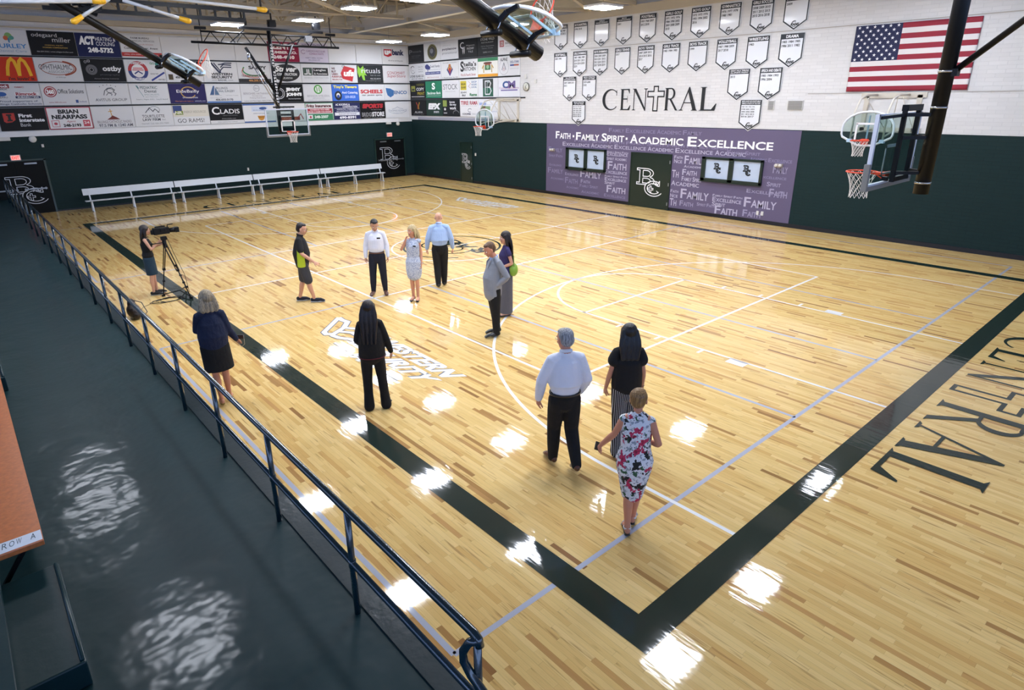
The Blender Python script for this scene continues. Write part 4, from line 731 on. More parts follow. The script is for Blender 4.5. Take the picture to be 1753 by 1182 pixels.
# ---- right wall
A += [('R', 1, 0, '2a2c30', 'charcoal panel with small faint script, first from the corner', [T(.08, .50, .24, .74, 'P', '8a8c90', 0), T(.22, .56, .86, .68, 'Pinnacle', '707276', 0), T(.22, .34, .8, .40, 'PROPERTY MANAGEMENT', '606266', 0), T(.22, .24, .7, .29, 'billings montana', '606266', 0)]),
      ('R', 1, 1, 'd6d7d8', 'white panel with a dark oval medallion edged in olive', [('E', .52, .50, .30, .44, '1c1e22'), ('O', .52, .50, .27, .40, .03, 'a09a5a', 0, 360), ('O', .52, .50, .20, .31, .02, 'a09a5a', 0, 360), ('E', .52, .50, .18, .28, '3a3d44'), ('E', .48, .56, .10, .14, '7a7e88')]),
      ('R', 1, 2, WT, 'white panel with lower-case purple promotional lettering', [T(.14, .74, .6, .80, 'embroidery screen printing', 'a0a2a8', 0), T(.10, .48, .92, .64, 'purplesnow', '4a4458', .03), T(.10, .26, .92, .42, 'promotional', '7a7e88', .0)]),
      ('R', 1, 3, '16181a', 'black panel with tall interlaced serif initials', [T(.10, .50, .30, .84, 'C', 'e4e4e6', -.0), T(.20, .20, .36, .60, 'W', 'e4e4e6', -.0), T(.42, .58, .86, .68, 'Wigmore', 'b0b0b4', .0), T(.46, .42, .84, .54, 'MASONRY', 'c0c0c4', .0), T(.52, .26, .78, .36, 'TILE', 'b0b0b4', .0)]),
      ('R', 1, 4, '1c1e20', 'black panel headed STONE WILD over centred small lines', [T(.16, .80, .84, .92, 'STONE WILD', 'c8cacc', .0), T(.2, .66, .8, .73, 'RESTAURANT', '9a9c9e', 0), T(.18, .48, .82, .54, 'Call for Reservations', '808284', 0), T(.22, .36, .78, .42, 'Open Daily', '808284', 0), T(.28, .16, .72, .23, '259.1111', '9a9c9e', 0)]),
      ('R', 1, 5, WT, 'white panel with small red square, behind the raised hoop mast', [('R', .08, .38, .28, .70, 'a04a50'), ('R', .12, .44, .24, .64, 'e8d8d8'), T(.13, .46, .23, .62, 'BI', '7a3a40', .02), T(.34, .46, .92, .60, 'Billings Realty', '4a4c52', .01), T(.34, .38, .8, .43, 'Commercial Residential', '8a8c92', 0)]),
      ('R', 2, 0, WT, 'white panel with a sketched portrait over glass lettering', [('O', .26, .64, .14, .22, .02, '3a3a3e', 60, 330), ('O', .24, .74, .12, .12, .03, '3a3a3e', 20, 170), ('L', [(.22, .62), (.28, .58)], .02, '3a3a3e'), T(.60, .76, .92, .84, 'Glass for', '7a7c80', 0), T(.62, .62, .90, .70, 'homes', '7a7c80', 0), T(.62, .48, .90, .56, 'autos', '7a7c80', 0), T(.06, .18, .94, .32, 'LYONS GLASS CO', '3a4048', .03), T(.14, .05, .86, .13, '2717 1ST AVE N', '55585e', .02)]),
      ('R', 2, 1, 'dcdcde', 'white panel with a navy oak tree over a blue ribbon', [('E', .16, .76, .13, .15, '3a3f7c'), ('E', .27, .70, .09, .11, '3a3f7c'), ('R', .18, .48, .22, .68, '3a3f7c'), T(.34, .66, .94, .84, 'Todd Family', '3a3f5c', .01), T(.30, .54, .95, .60, 'Dentistry', '5a5f7c', 0), ('R', .04, .30, .96, .46, '34407c'), T(.08, .34, .92, .42, 'Keeping families smiling', 'dce0f0', .02), T(.14, .10, .86, .17, '2602 Grand Avenue', 'a05a5a', 0)]),
      ('R', 2, 2, 'dcdcdc', 'white panel with a red, gold and navy heraldic lozenge', [T(.1, .86, .9, .93, 'The Knights of Columbus', '5a5a5e', 0), ('P', [(.50, .82), (.68, .52), (.50, .14), (.32, .52)], '3a3a78'), ('P', [(.50, .76), (.62, .56), (.50, .34), (.38, .56)], 'c9a040'), ('P', [(.50, .66), (.58, .54), (.50, .26), (.42, .54)], 'b03a36'), ('E', .50, .74, .07, .09, 'b06a3a'), T(.06, .03, .94, .10, 'St. Bernard Council  No. 1259', '5a5a5e', 0)]),
      ('R', 2, 3, 'dcddde', 'white panel with bouncing black kitchen lettering over a red line', [T(.08, .34, .28, .92, 'S', '26282a', .04), T(.26, .62, .94, .86, "tella's", '26282a', .03), T(.30, .38, .90, .58, 'KITCHEN', '26282a', .02), T(.10, .10, .90, .24, 'First & Fourth Street', 'a84a4a', .01)]),
      ('R', 2, 4, 'e0dfd8', 'white panel with green top band and gold bottom band', [('R', 0, .82, 1, 1, '2f7a50'), ('R', 0, 0, 1, .15, 'd99a2a'), ('R', .36, .36, .64, .78, '35683c'), ('L', [(.30, .22), (.30, .62), (.22, .44)], .07, 'b0903a'), ('L', [(.70, .22), (.70, .62), (.78, .44)], .07, 'b0903a'), ('L', [(.36, .64), (.64, .64)], .05, 'a04a34'), ('R', .30, .68, .70, .76, '6a2f2a'), ('E', .5, .52, .07, .11, '8ab08a')]),
      ('R', 2, 5, WT, 'white panel with a ringed letter A and navy-to-red phone bar', [('O', .27, .44, .22, .38, .012, '7a7c82', 0, 360), ('L', [(.18, .30), (.27, .66), (.36, .30)], .035, '3a3f50'), ('L', [(.23, .24), (.27, .42), (.31, .24)], .02, 'a04040'), T(.10, .76, .44, .92, 'ALPINE', '3a3d44', .02), T(.56, .62, .96, .74, '252-7390', '55608c', .03), ('R', .56, .48, .74, .56, '3a4a8c'), ('R', .74, .48, .96, .56, 'b05a4a'), T(.56, .32, .95, .37, 'alpineinsurance.com', '8a8c92', 0)]),
      ('R', 3, 0, '1e2023', 'black panel with copy shop words and a yellow monitor block', [T(.44, .76, .92, .88, 'DESIGN', '6a6a2c', .02), T(.42, .46, .92, .64, 'COPY', 'e0e0e2', .02), T(.48, .20, .94, .38, 'PRINT', 'b0a02c', .02), ('R', .08, .42, .34, .76, '8a8c3a'), ('R', .12, .48, .30, .58, '2a2c30'), ('R', .08, .08, .92, .12, 'c0c0c4')]),
      ('R', 3, 1, '2a7a5c', 'green panel with a white S crest and white bank script', [('R', .34, .46, .66, .92, '1f6a4e'), T(.40, .50, .60, .90, 'S', 'f0f6f2', .04), T(.10, .22, .94, .38, 'Stockman Bank', 'e8f0ec', .02), ('R', .1, .12, .94, .14, 'c0d8cc')]),
      ('R', 3, 2, 'dadadc', 'white panel with thin grey serif capitals', [T(.08, .48, .90, .78, 'STOCK', '5a5c62', -.0), T(.2, .34, .8, .39, 'FINANCIAL', '9a9ca2', 0)]),
      ('R', 3, 3, 'dcdddc', 'white panel with a yellow sign shape and green RAMS word', [('R', .06, .42, .38, .92, 'c9b83a'), T(.10, .70, .34, .80, 'MIDLAND', '3a3a20', .03), T(.10, .52, .34, .62, 'GLASS', '3a3a20', .03), ('L', [(.48, .90), (.62, .76), (.48, .62), (.62, .50)], .02, 'c09090'), T(.66, .80, .94, .90, 'SHOP', '4a70a0', .02), T(.66, .66, .94, .76, 'HOURS', '4a70a0', .02), T(.66, .52, .94, .62, 'LOCAL', '4a70a0', .02), T(.06, .24, .38, .34, '252-4141', '3a3a3e', .03), T(.14, .08, .32, .18, 'Bid', '3a3a3e', .03), T(.56, .08, .94, .24, 'Rams', '2f7a4c', .04)]),
      ('R', 3, 4, 'd6d7da', 'white panel with a tall teal-to-black B monogram', [('R', .24, .04, .76, .98, '1f5a48'), ('R', .24, .50, .76, .98, '2a3430'), ('L', [(.36, .16), (.36, .86), (.58, .86), (.64, .74), (.58, .54), (.36, .54), (.60, .52), (.66, .34), (.58, .16), (.36, .16)], .055, 'd8dcdc'), ('L', [(.46, .24), (.46, .78), (.56, .78)], .03, 'a8b4b0')]),
      ('R', 3, 5, 'dcdce0', 'white panel with blue and purple CM initials over a purple underline', [T(.20, .44, .48, .82, 'C', '3a5a90', .05), T(.46, .44, .80, .82, 'M', '6a5a90', .04), T(.04, .42, .96, .52, 'Custom Monuments', 'a87aa0', .01), ('R', .12, .32, .90, .38, '6a5a9a')]),
      ('R', 4, 0, '1a1a1c', 'black panel with a red and gold ribbon flame', [('L', [(.36, .84), (.46, .62), (.44, .42)], .07, 'a0392c'), ('L', [(.58, .84), (.50, .60), (.52, .40)], .07, 'b8902c'), T(.24, .16, .76, .28, 'ALARA', 'c8c8ca', .01), T(.14, .06, .86, .11, 'JEWELRY', '8a8a8c', 0)]),
      ('R', 4, 1, '263c34', 'dark green panel with slanted bold white letters', [('T', .12, .40, .86, .78, 'EFX', 'f4f4f6', .09, .12), T(.46, .18, .78, .30, 'SPORTS', 'e6e6ea', .03)]),
      ('R', 4, 2, '202226', 'black panel with a green corner tile and stacked white words', [('R', .02, .58, .26, .96, '8a9a4a'), T(.42, .78, .72, .92, 'love', 'e6e6ea', .02), T(.42, .60, .80, .76, 'the way', 'e0e0e4', .03), T(.42, .40, .80, .58, 'work', 'e6e6ea', .03), ('E', .14, .42, .06, .08, 'd0d0d4'), ('R', .06, .16, .26, .22, 'c0c0c4'), ('O', .78, .20, .16, .14, .02, 'a0a0a6', 0, 200)]),
      ('R', 4, 3, 'e0e0e2', 'white panel with condensed red tire store lettering', [T(.05, .68, .46, .90, 'TIRE', 'a82f3c', .03), T(.56, .68, .96, .90, 'RAMA', 'a82f3c', .03), ('O', .51, .78, .035, .07, .015, '8a8a90', 0, 360), T(.08, .60, .94, .64, 'commercial retail service center', '8a8a92', 0), ('O', .54, .36, .10, .10, .025, '4a5060', 30, 300), T(.12, .10, .60, .20, 'COOPER', '3a3f4c', .04), T(.62, .10, .92, .20, 'TIRES', 'a0a4ac', 0)]),
      ('R', 4, 4, 'dcdee2', 'white panel with small green picture behind the fan backboard', [('R', .04, .66, .40, .80, '9aa8d0'), ('R', .10, .36, .36, .62, '6a7a5a'), ('R', .24, .40, .34, .56, '7a4a44'), ('R', .36, .34, .60, .60, '7d9a72'), T(.44, .66, .94, .72, 'Real Estate', '9ab0c8', 0), T(.64, .28, .94, .33, '406.698.7653', '8aa0c0', 0)])]
for e in A: ad(*e)
# black trim strips between the rows
q = MB()
for z0, z1 in ((6.02, 6.10), (5.06, 5.14), (4.15, 4.23)): q.bb(-14, XW - .01, YW - .03, YW, z0 + .015, z1 - .015)
q.build('trim_4', m_black, structure=True)
q = MB()
for z0, z1, y0 in ((6.12, 6.20, 20.33), (5.18, 5.26, 20.33), (4.23, 4.31, 20.0)): q.bb(XW - .03, XW, y0, YW - .01, z0 + .015, z1 - .015)
q.build('trim_5', m_black, structure=True)
# ------------------------------------------------------------------ small wall fixtures
m_fix = mat('fixture_white', 'd6d4ce', .5); m_red = mat('exit_red', 'ff3a38', .4, emit=2.2)
def exit_sign(x, z, lab):
    t = thing('exit_sign', lab, 'sign', (x, YW - .05, z), 'exit signs on the far wall')
    q = MB(); q.bb(x - .17, x + .17, YW - .08, YW, z - .11, z + .11); q.build('housing', mat('sign_case', 'c9b8b4', .5), t, bevel=.01)
    a = Art(Frame((x - .14, YW - .082, z - .08), (1, 0, 0), (0, 0, 1), (0, -1, 0), .28, .16), .001)
    a.R(0, 0, 1, 1, mat('exit_field', 'ff9a90', .4, emit=1.2)); a.T(.06, .12, .94, .88, 'EXIT', m_red, .06); a.build(t, ('lettering', 'lit_face'))
exit_sign(-1.50, 2.27, 'lit red EXIT sign over the dark double door behind the long railing')
exit_sign(15.92, 2.38, 'lit red EXIT sign over the dark double door in the far right corner')
def fixture(kind, name, lab, c, d, cat, wall='L', group=None):
    q = MB()
    if kind == 'box': q.bb(c[0] - d[0] / 2, c[0] + d[0] / 2, c[1] - d[1] / 2, c[1] + d[1] / 2, c[2] - d[2] / 2, c[2] + d[2] / 2)
    else:
        ax = V((0, -1, 0)) if wall == 'L' else V((-1, 0, 0)); q.tube([V(c), V(c) + ax * .05, V(c) + ax * .07], [d, d, d * .7], 20)
    o = q.build(name, m_fix, bevel=.008 if kind == 'box' else 0); tag(o, lab, cat, group); return o
fixture('box', 'emergency_light', 'white emergency light box above the EXIT sign by the railing', (-1.72, YW - .05, 3.0), (.42, .1, .14), 'light')
fixture('round', 'wall_speaker', 'round white speaker right of the emergency light above the railing door', (-.78, YW, 2.95), .13, 'speaker')
fixture('box', 'emergency_light', 'white emergency light box above the EXIT sign in the far corner', (15.92, YW - .05, 3.02), (.30, .1, .14), 'light')
fixture('round', 'wall_speaker', 'round white speaker beside the far corner EXIT sign', (16.55, YW, 2.96), .11, 'speaker')
fixture('box', 'junction_box', 'small grey box near the top of the green paint, right of the round speaker', (-.50, YW - .03, 2.68), (.08, .06, .12), 'switch')
fixture('box', 'wall_outlet', 'small grey outlet on the dark green far wall above the benches', (7.68, YW - .02, 1.10), (.08, .04, .14), 'outlet')
fixture('box', 'wall_outlet', 'white switch plate on the green wall under the left fan backboard', (XW - .02, 23.75, 1.5), (.04, .09, .14), 'switch')
for i, y in enumerate((8.13, 7.96)): fixture('box', 'wall_outlet', ('left' if i == 0 else 'right') + ' one of two white outlets low on the right end of the purple graphic', (XW - .03, y, .36), (.04, .09, .14), 'outlet', group='low outlets on the purple graphic')
for y, lab in ((18.15, 'twin-head emergency light left of the farther service window'), (7.60, 'twin-head emergency light right of the nearer service window')):
    t = thing('emergency_light', lab, 'light', (XW - .06, y, 2.0), 'twin-head emergency lights')
    q = MB(); q.bb(XW - .09, XW, y - .13, y + .13, 1.95, 2.07); q.build('case', mat('beige_case', 'a59a90', .5), t, bevel=.01)
    for dy in (-.07, .07): q = MB(); q.ell((XW - .12, y + dy, 2.02), (.04, .05, .05)); q.build('lamp_head', mat('lamp_glass', 'd8d4cc', .25), t)
t = thing('wall_clock', 'round caged white clock on the white wall right of the sponsor panels', 'clock', (XW - .04, 19.9, 4.75))
q = MB(); q.tube([(XW, 19.9, 4.74), (XW - .07, 19.9, 4.74)], .19, 24); q.build('case', mat('clock_rim', '77776f', .4), t)
q = MB(); q.tube([(XW - .07, 19.9, 4.74), (XW - .075, 19.9, 4.74)], .165, 24); f_ = q.build('face', mat('clock_face', 'dad9cd', .4), t)
q = MB(); q.bar((XW - .08, 19.9, 4.74), (XW - .08, 19.84, 4.84), .012); q.bar((XW - .08, 19.9, 4.74), (XW - .08, 19.86, 4.64), .016); q.build('clock_hand', m_black, f_)
fixture('box', 'thermostat', 'small white box above the clock', (XW - .03, 19.95, 5.18), (.06, .14, .18), 'thermostat')
fixture('box', 'horn_strobe', 'small white square horn right of the clock', (XW - .03, 19.30, 4.96), (.06, .13, .16), 'alarm')
for y, z, w_, lab in ((7.35, 3.92, .50, 'grey louvred wall vent below the name pennants, nearer to the flag'), (8.15, 3.92, .22, 'grey louvred wall vent half hidden by the lowest right pennant')):
    t = thing('wall_vent', lab, 'vent', (XW - .02, y, z), 'louvred vents on the white wall')
    q = MB(); q.bb(XW - .03, XW, y - w_ / 2, y + w_ / 2, z - .15, z + .15); q.build('frame', mat('vent_frame', 'c9c7c2', .5), t)
    q = MB()
    for k in range(8): q.box((XW - .035, y, z - .12 + k * .034), (.012, w_ - .05, .020), 0)
    q.build('louvre', mat('vent_slat', '7f7c76', .5), t)
# ------------------------------------------------------------------ benches under the sponsor wall
m_bench = mat('bench_white', 'cfd3d8', .4)
def bench(x0, x1, y=28.45):
    names = {0: 'leftmost', 1: 'second from the left', 2: 'third from the left', 3: 'rightmost'}
    i = bench.n; bench.n += 1
    t = thing('bench', f'long white metal bench against the far green wall, {names[i]} of four', 'bench', ((x0 + x1) / 2, y, 0), 'white benches along the far wall')
    q = MB(); q.bb(x0, x1, y - .14, y + .14, .43, .46); q.build('seat', m_bench, t, bevel=.006)
    q = MB(); q.prism([(x0, y + .22, .66), (x0, y + .25, .66), (x0, y + .33, .92), (x0, y + .30, .92)], (x1 - x0, 0, 0)); q.build('backrest', m_bench, t, bevel=.004)
    for x in (x0 + .22, (x0 + x1) / 2, x1 - .16):
        q = MB(); q.bar((x, y - .12, .02), (x, y - .06, .44), .05); q.bar((x, y + .16, .02), (x, y + .08, .44), .05); q.bar((x, y - .12, .40), (x, y + .28, .44), .05, .03)
        q.bar((x, y + .14, .42), (x, y + .31, .90), .05, .03); q.bar((x, y - .2, .015), (x, y + .2, .015), .05, .03); q.build('leg_frame', m_bench, t)
    q = MB(); xm = (x0 + x1) / 2; q.bb(xm - .12, xm + .12, y + .272, y + .274, .80, .82); q.build('label', mat('tiny_mark', '8d9096', .5), t)
bench.n = 0
for a, b in ((.38, 3.93), (3.97, 7.52), (7.56, 11.05), (11.09, 14.75)): bench(a, b)

# ------------------------------------------------------------------ raised concrete walkway, bleacher and railing
ZD = .66
q = MB(); q.bb(-9.0, -1.92, -6, YW - .02, 0, ZD, 0); q.build('platform', m_deck, structure=True)
q = MB(); q.bb(-2.08, -1.90, -6, YW - .02, ZD - .02, ZD + .014, 0); q.build('trim_6', mat('deck_curb', '16282d', .5, spec=.2, coat=.35, coat_rough=.2, bump=(14, .5, .006)), structure=True)
q = MB(); q.bb(-1.925, -1.895, -6, YW - .02, 0, .03, 0); q.build('trim_7', mat('edge_tan', 'b9a072', .5), structure=True)
m_tier = mat('tier_paint', '123034', .45, spec=.2, coat=.5, coat_rough=.25, bump=(5, .5, .01))
q = MB(); q.bb(-9.0, -4.14, -1.6, 27, ZD, 1.00); q.bb(-9.0, -4.10, -1.6, 27, .96, 1.015)
q.build('bleacher_tier', m_tier, structure=True)
for y0, y1, lab in ((1.63, 2.85, 'dark green aisle step with raised lip, below the end of the orange plank seat'), (7.55, 8.8, 'dark green aisle step farther along, at the left edge of the view')):
    t = thing('aisle_step', lab, 'step', (-3.92, (y0 + y1) / 2, ZD), 'aisle steps of the bleacher')
    q = MB(); q.bb(-4.14, -3.745, y0, y1, ZD, .86); q.build('tread', m_tier, t, bevel=.012)
    q = MB(); q.tube([(-3.765, y0 + .02, .868), (-3.765, y1 - .02, .868)], .014, 8); q.build('nosing', m_tier, t)
# orange plank seat
t = thing('bleacher_seat', 'worn orange wooden bleacher plank with a white seat tag at its near end', 'bleacher seat', (-3.95, 9, ZD))
m_or = mat('orange_wood', 'c06c36', .35, coat=.6, coat_rough=.2, bump=(30, .3, .003), vary=.35)
q = MB(); q.bb(-4.08, -3.79, 2.83, 22, 1.07, 1.114); q.build('seat', m_or, t, bevel=.005)
a = Art(Frame((-4.075, 2.845, 1.1145), (1, 0, 0), (0, 1, 0), (0, 0, 1), 0.28, .15), .0008, .0003)
a.R(0, 0, 1, 1, mat('tag_white', 'd8e0ea', .3, vary=.15))
for i, c in enumerate('ROW A'):
    if c != ' ': a.T(.10 + i * .16, .34, .22 + i * .16, .86, c, mat('tag_ink', '3f5560', .5), .0, .05)
a.build(t, ('seat_number', 'tag'))
for y in (3.0, 5.2, 7.3, 10.0, 13.4, 16.0):
    q = MB(); q.bar((-4.06, y, .98), (-4.06, y, 1.08), .03); q.bar((-4.12, y, .72), (-3.86, y + .02, 1.07), .03); q.bar((-4.08, y, 1.06), (-3.84, y, 1.06), .03, .02); q.build('bracket', m_black, t)
# railing: one top tube, one mid tube, posts
RX = -2.13
rail = thing('railing', 'long dark green pipe railing with a middle rail along the raised walkway', 'railing', (RX, 13, ZD))
q = MB(); q.tube([(RX, YW - .5, 1.575), (RX, 14, 1.575), (RX, -.40, 1.575), (RX, -.44, 1.56), (RX, -.45, 1.52)], .026, 12); q.build('top_rail', m_railp, rail)
q = MB(); q.tube([(RX, YW - .5, 1.12), (RX, -.43, 1.12)], .023, 12); q.build('middle_rail', m_railp, rail)
y = -.43; k = 0
while y < YW - .4:
    q = MB(); q.tube([(RX, y, ZD), (RX, y, 1.565)], .024, 10); q.tube([(RX, y, 1.09), (RX, y, 1.15)], .029, 10)
    q.build('post', m_railp, rail); y += 1.443
q = MB(); q.tube([(RX - .0, -.44, 1.56), (RX - .03, -.40, 1.53), (RX - .05, -.37, 1.46), (RX - .05, -.37, 1.39), (RX - .04, -.42, 1.32), (RX - .02, -.52, 1.24), (RX, -.8, 1.06), (RX, -1.6, .55)], .026, 12)
q.build('stair_handrail', m_railp, rail)

# ------------------------------------------------------------------ basketball goals
m_rim = mat('rim_orange', 'd9411f', .4); m_net = mat('net_cord', 'e6e3de', .7); m_pad = mat('board_pad', '77797a', .6)
m_alw = mat('board_frame', 'd6dbe2', .35); m_stee = mat('fan_steel', 'a9c4dc', .35); m_tan = mat('tan_pipe', 'c9c2b4', .45); m_chr = mat('chrome', 'b9bcc2', .25, metal=.9)
gm = bpy.data.materials.new('glass_board'); gm.use_nodes = True; nt = gm.node_tree; nt.nodes.clear()
o_ = nt.nodes.new('ShaderNodeOutputMaterial'); mx = nt.nodes.new('ShaderNodeMixShader'); tr = nt.nodes.new('ShaderNodeBsdfTransparent'); gl = nt.nodes.new('ShaderNodeBsdfGlossy'); fn = nt.nodes.new('ShaderNodeFresnel')
tr.inputs[0].default_value = (.80, .88, .87, 1); gl.inputs['Roughness'].default_value = .03; fn.inputs[0].default_value = 1.45
mx.inputs[0].default_value = .07; nt.links.new(tr.outputs[0], mx.inputs[1]); nt.links.new(gl.outputs[0], mx.inputs[2]); nt.links.new(mx.outputs[0], o_.inputs[0])
def rim_and_net(t, C, F, U, droop=None, mount=.15):
    """C rim centre, F facing direction, U up of the goal"""
    C = V(C); F = V(F).normalized(); U = V(U).normalized(); Lt = U.cross(F).normalized()
    q = MB(); q.tube([C + (Lt * math.cos(2 * PI * k / 36) + F * math.sin(2 * PI * k / 36)) * .2286 for k in range(36)], .012, 8, closed=True)
    b0 = C - F * .375
    q.prism([b0 + Lt * .10 + U * .02, b0 - Lt * .10 + U * .02, C - F * .21 - Lt * .10 + U * .01, C - F * .21 + Lt * .10 + U * .01], U * -.035)
    q.prism([b0 + Lt * .09 + U * .03, b0 - Lt * .09 + U * .03, b0 - Lt * .09 - U * .13, b0 + Lt * .09 - U * .13], F * .012)
    for s_ in (-1, 1): q.bar(b0 + Lt * .08 * s_ - U * .10, C - F * .22 + Lt * .09 * s_, .015)
    rim = q.build('rim', m_rim, t)
    D = V(droop).normalized() if droop is not None else -U
    q = MB(); n = 12; lv = [0, .07, .14, .21, .28, .35, .42]; rr = [.224, .195, .168, .148, .136, .132, .138]
    def P(i, j, s_):
        a = 2 * PI * (i + s_ * j * .5) / n; return C + (Lt * math.cos(a) + F * math.sin(a)) * rr[j] + (-U * .35 + D * .65).normalized() * lv[j] if droop is not None else C + (Lt * math.cos(a) + F * math.sin(a)) * rr[j] - U * lv[j]
    for i in range(n):
        for s_ in (-1, 1): q.tube([P(i, j, s_) for j in range(7)], .0042, 4)
    q.build('net', m_net, rim)
def rect_goal(t, xc, yb, sg, back=False):
    F = V((0, sg, 0)); U = V((0, 0, 1)); z0 = 2.90; z1 = 3.97; w_ = .915
    q = MB(); q.bb(xc - w_, xc + w_, yb - .006, yb + .006, z0, z1); q.build('glass', gm, t)
    q = MB()
    for a in ((xc - w_ - .01, xc - w_ + .04, z0, z1), (xc + w_ - .04, xc + w_ + .01, z0, z1), (xc - w_, xc + w_, z0, z0 + .05), (xc - w_, xc + w_, z1 - .05, z1)): q.bb(a[0], a[1], yb - .035 if sg > 0 else yb - .018, yb + .018 if sg > 0 else yb + .035, a[2], a[3])
    q.build('frame', mat('blue_white_frame', 'cfd6e6', .35), t)
    q = MB(); yy = yb + sg * .010
    for a in ((-.305, -.255, 3.05, 3.51), (.255, .305, 3.05, 3.51), (-.305, .305, 3.46, 3.51), (-.305, .305, 3.05, 3.08)): q.bb(xc + a[0], xc + a[1], yy - .002, yy + .002, a[2], a[3])
    q.build('target_square', m_whitep, t)
    q = MB(); q.bb(xc - w_ - .03, xc + w_ + .03, yb - .04, yb + .04, z0 - .05, z0 + .025)
    for s_ in (-1, 1): q.bb(xc + s_ * (w_ + .012) - .025, xc + s_ * (w_ + .012) + .025, yb - .045, yb + .045, z0 - .05, z0 + .36)
    q.build('edge_padding', m_pad, t, bevel=.01)
    rim_and_net(t, (xc, yb + sg * .39, 3.05), F, U)
def band(q, c, r, m): q.tube([V(c) - V((0, 0, .015)), V(c) + V((0, 0, .015))], r, 16, m)
# near end, seen from behind
XN = 7.72; YB_ = 1.18
t = thing('basketball_goal', 'ceiling-hung goal with a rectangular glass board and thick black mast, nearest the flag', 'basketball hoop', (XN, .7, 2.8))
rect_goal(t, XN, YB_, 1)
q = MB(); q.tube([(XN, .68, 2.78), (XN, .68, 9.1)], .105, 20); q.build('mast', m_black, t)
q = MB(); [band(q, (XN, .68, z), .112, 0) for z in (2.95, 4.05, 4.55)]; q.build('clamp_band', m_chr, t)
q = MB()
for s_ in (-1, 1):
    q.bar((XN + s_ * .30, YB_ - .16, 2.96), (XN + s_ * .30, YB_ - .16, 4.05), .06); q.bar((XN + s_ * .30, YB_ - .16, 3.95), (XN + s_ * .86, YB_ - .03, 3.92), .045); q.bar((XN + s_ * .30, YB_ - .10, 3.0), (XN + s_ * .30, YB_ - .02, 3.0), .06)
    for z in (3.1, 3.62, 3.95): q.bar((XN + s_ * .30, YB_ - .18, z), (XN + s_ * .08, .75, z), .05)
q.bar((XN - .32, YB_ - .16, 4.05), (XN + .32, YB_ - .16, 4.05), .09); q.bar((XN - .32, YB_ - .16, 3.0), (XN + .32, YB_ - .16, 3.0), .07)
q.build('board_bracket', m_black, t)
q = MB(); q.tube([(XN, .62, 4.52), (XN - .1, -4.2, 8.9)], .045, 12); q.box((XN, .60, 4.53), (.14, .14, .10)); q.build('brace', m_black, t)
# far end
XF = 7.62; YBF = 24.0
t = thing('basketball_goal', 'ceiling-hung goal with rectangular board, lettered black mast and V braces over the far baseline', 'basketball hoop', (XF, 24.4, 2.8))
rect_goal(t, XF, YBF, -1)
q = MB(); q.tube([(XF - .12, 24.55, 3.10), (XF - .12, 24.55, 6.95)], .085, 14); mast = q.build('mast', m_black, t)
a = Art(Frame((XF - .19, 24.455, 4.18), (1, 0, 0), (0, 0, 1), (0, -1, 0), .14, 2.3), .001, .0001)
word = 'CONOMART SUPERSTORES'
for i, c in enumerate(word):
    if c != ' ': a.T(.12, 1 - (i + 1) / len(word) + .01, .9, 1 - i / len(word) - .008, c, 'e8e8ea', .04)
a.build(mast)
q = MB()
for s_ in (-1, 1):
    q.bar((XF + s_ * .30, YBF + .12, 2.98), (XF + s_ * .30, YBF + .12, 3.95), .09)
    for z in (3.15, 3.72): q.bar((XF + s_ * .30, YBF + .14, z), (XF - .1, 24.5, z), .08)
q.bar((XF - .34, YBF + .12, 3.9), (XF + .34, YBF + .12, 3.9), .08); q.bb(XF - .5, XF + .4, YBF + .08, YBF + .14, 4.0, 4.06); q.build('board_bracket', m_black, t)
q = MB(); q.tube([(6.45, 24.5, 6.30), (7.40, 24.5, 4.70)], .055, 10); q.tube([(8.42, 24.5, 6.45), (7.58, 24.5, 4.70)], .05, 10); q.build('brace', m_black, t)
q = MB(); q.tube([(6.42, 24.2, 5.85), (7.42, 24.3, 3.95)], .022, 8); q.tube([(6.55, 24.2, 5.80), (7.50, 24.3, 4.0)], .018, 8); q.ell((6.42, 24.2, 5.95), (.07, .07, .14)); q.build('winch_cable', m_chr, t)
tr_ = thing('backstop_truss', 'wide black steel truss carrying the lettered far goal under the roof', 'truss', (7.5, 24.6, 6.4))
q = MB(); q.tube([(4.45, 24.6, 6.43), (10.6, 24.6, 6.43)], .045, 8); q.build('bottom_chord', m_black, tr_)
q = MB(); q.tube([(4.85, 24.6, 6.82), (10.2, 24.6, 6.82)], .035, 8); q.build('top_chord', m_black, tr_)
for k in range(9):
    x = 4.9 + k * .62; q = MB(); q.bar((x, 24.6, 6.43), (x + .31, 24.6, 6.82), .03); q.bar((x + .31, 24.6, 6.82), (x + .62, 24.6, 6.43), .03); q.build('web_bar', m_black, tr_)
q = MB(); q.bar((6.3, 24.6, 7.02), (9.9, 24.6, 7.0), .09); q.bar((6.5, 24.5, 6.95), (5.9, 24.6, 6.45), .04); q.bar((9.4, 24.6, 6.95), (8.2, 24.6, 6.45), .04); q.build('hanger_tube', m_black, tr_)
for x in (6.48, 7.68, 9.62):
    q = MB(); q.box((x, 24.6, 7.24), (.28, .22, .26)); q.tube([(x - .16, 24.6, 7.22), (x + .16, 24.6, 7.22)], .10, 10); q.bar((x, 24.6, 7.3), (x, 24.6, 7.62), .05); q.build('roof_clamp', m_black, tr_)
for x in (4.85, 10.25): q = MB(); q.box((x, 24.6, 6.93), (.40, .14, .10)); q.bar((x, 24.6, 6.9), (x, 24.6, 6.43), .03); q.bar((x, 24.6, 7), (x, 24.6, 7.62), .03); q.build('end_clamp', m_black, tr_)
q = MB(); q.box((9.15, 24.5, 6.72), (.30, .2, .22)); q.build('winch', m_chr, tr_)
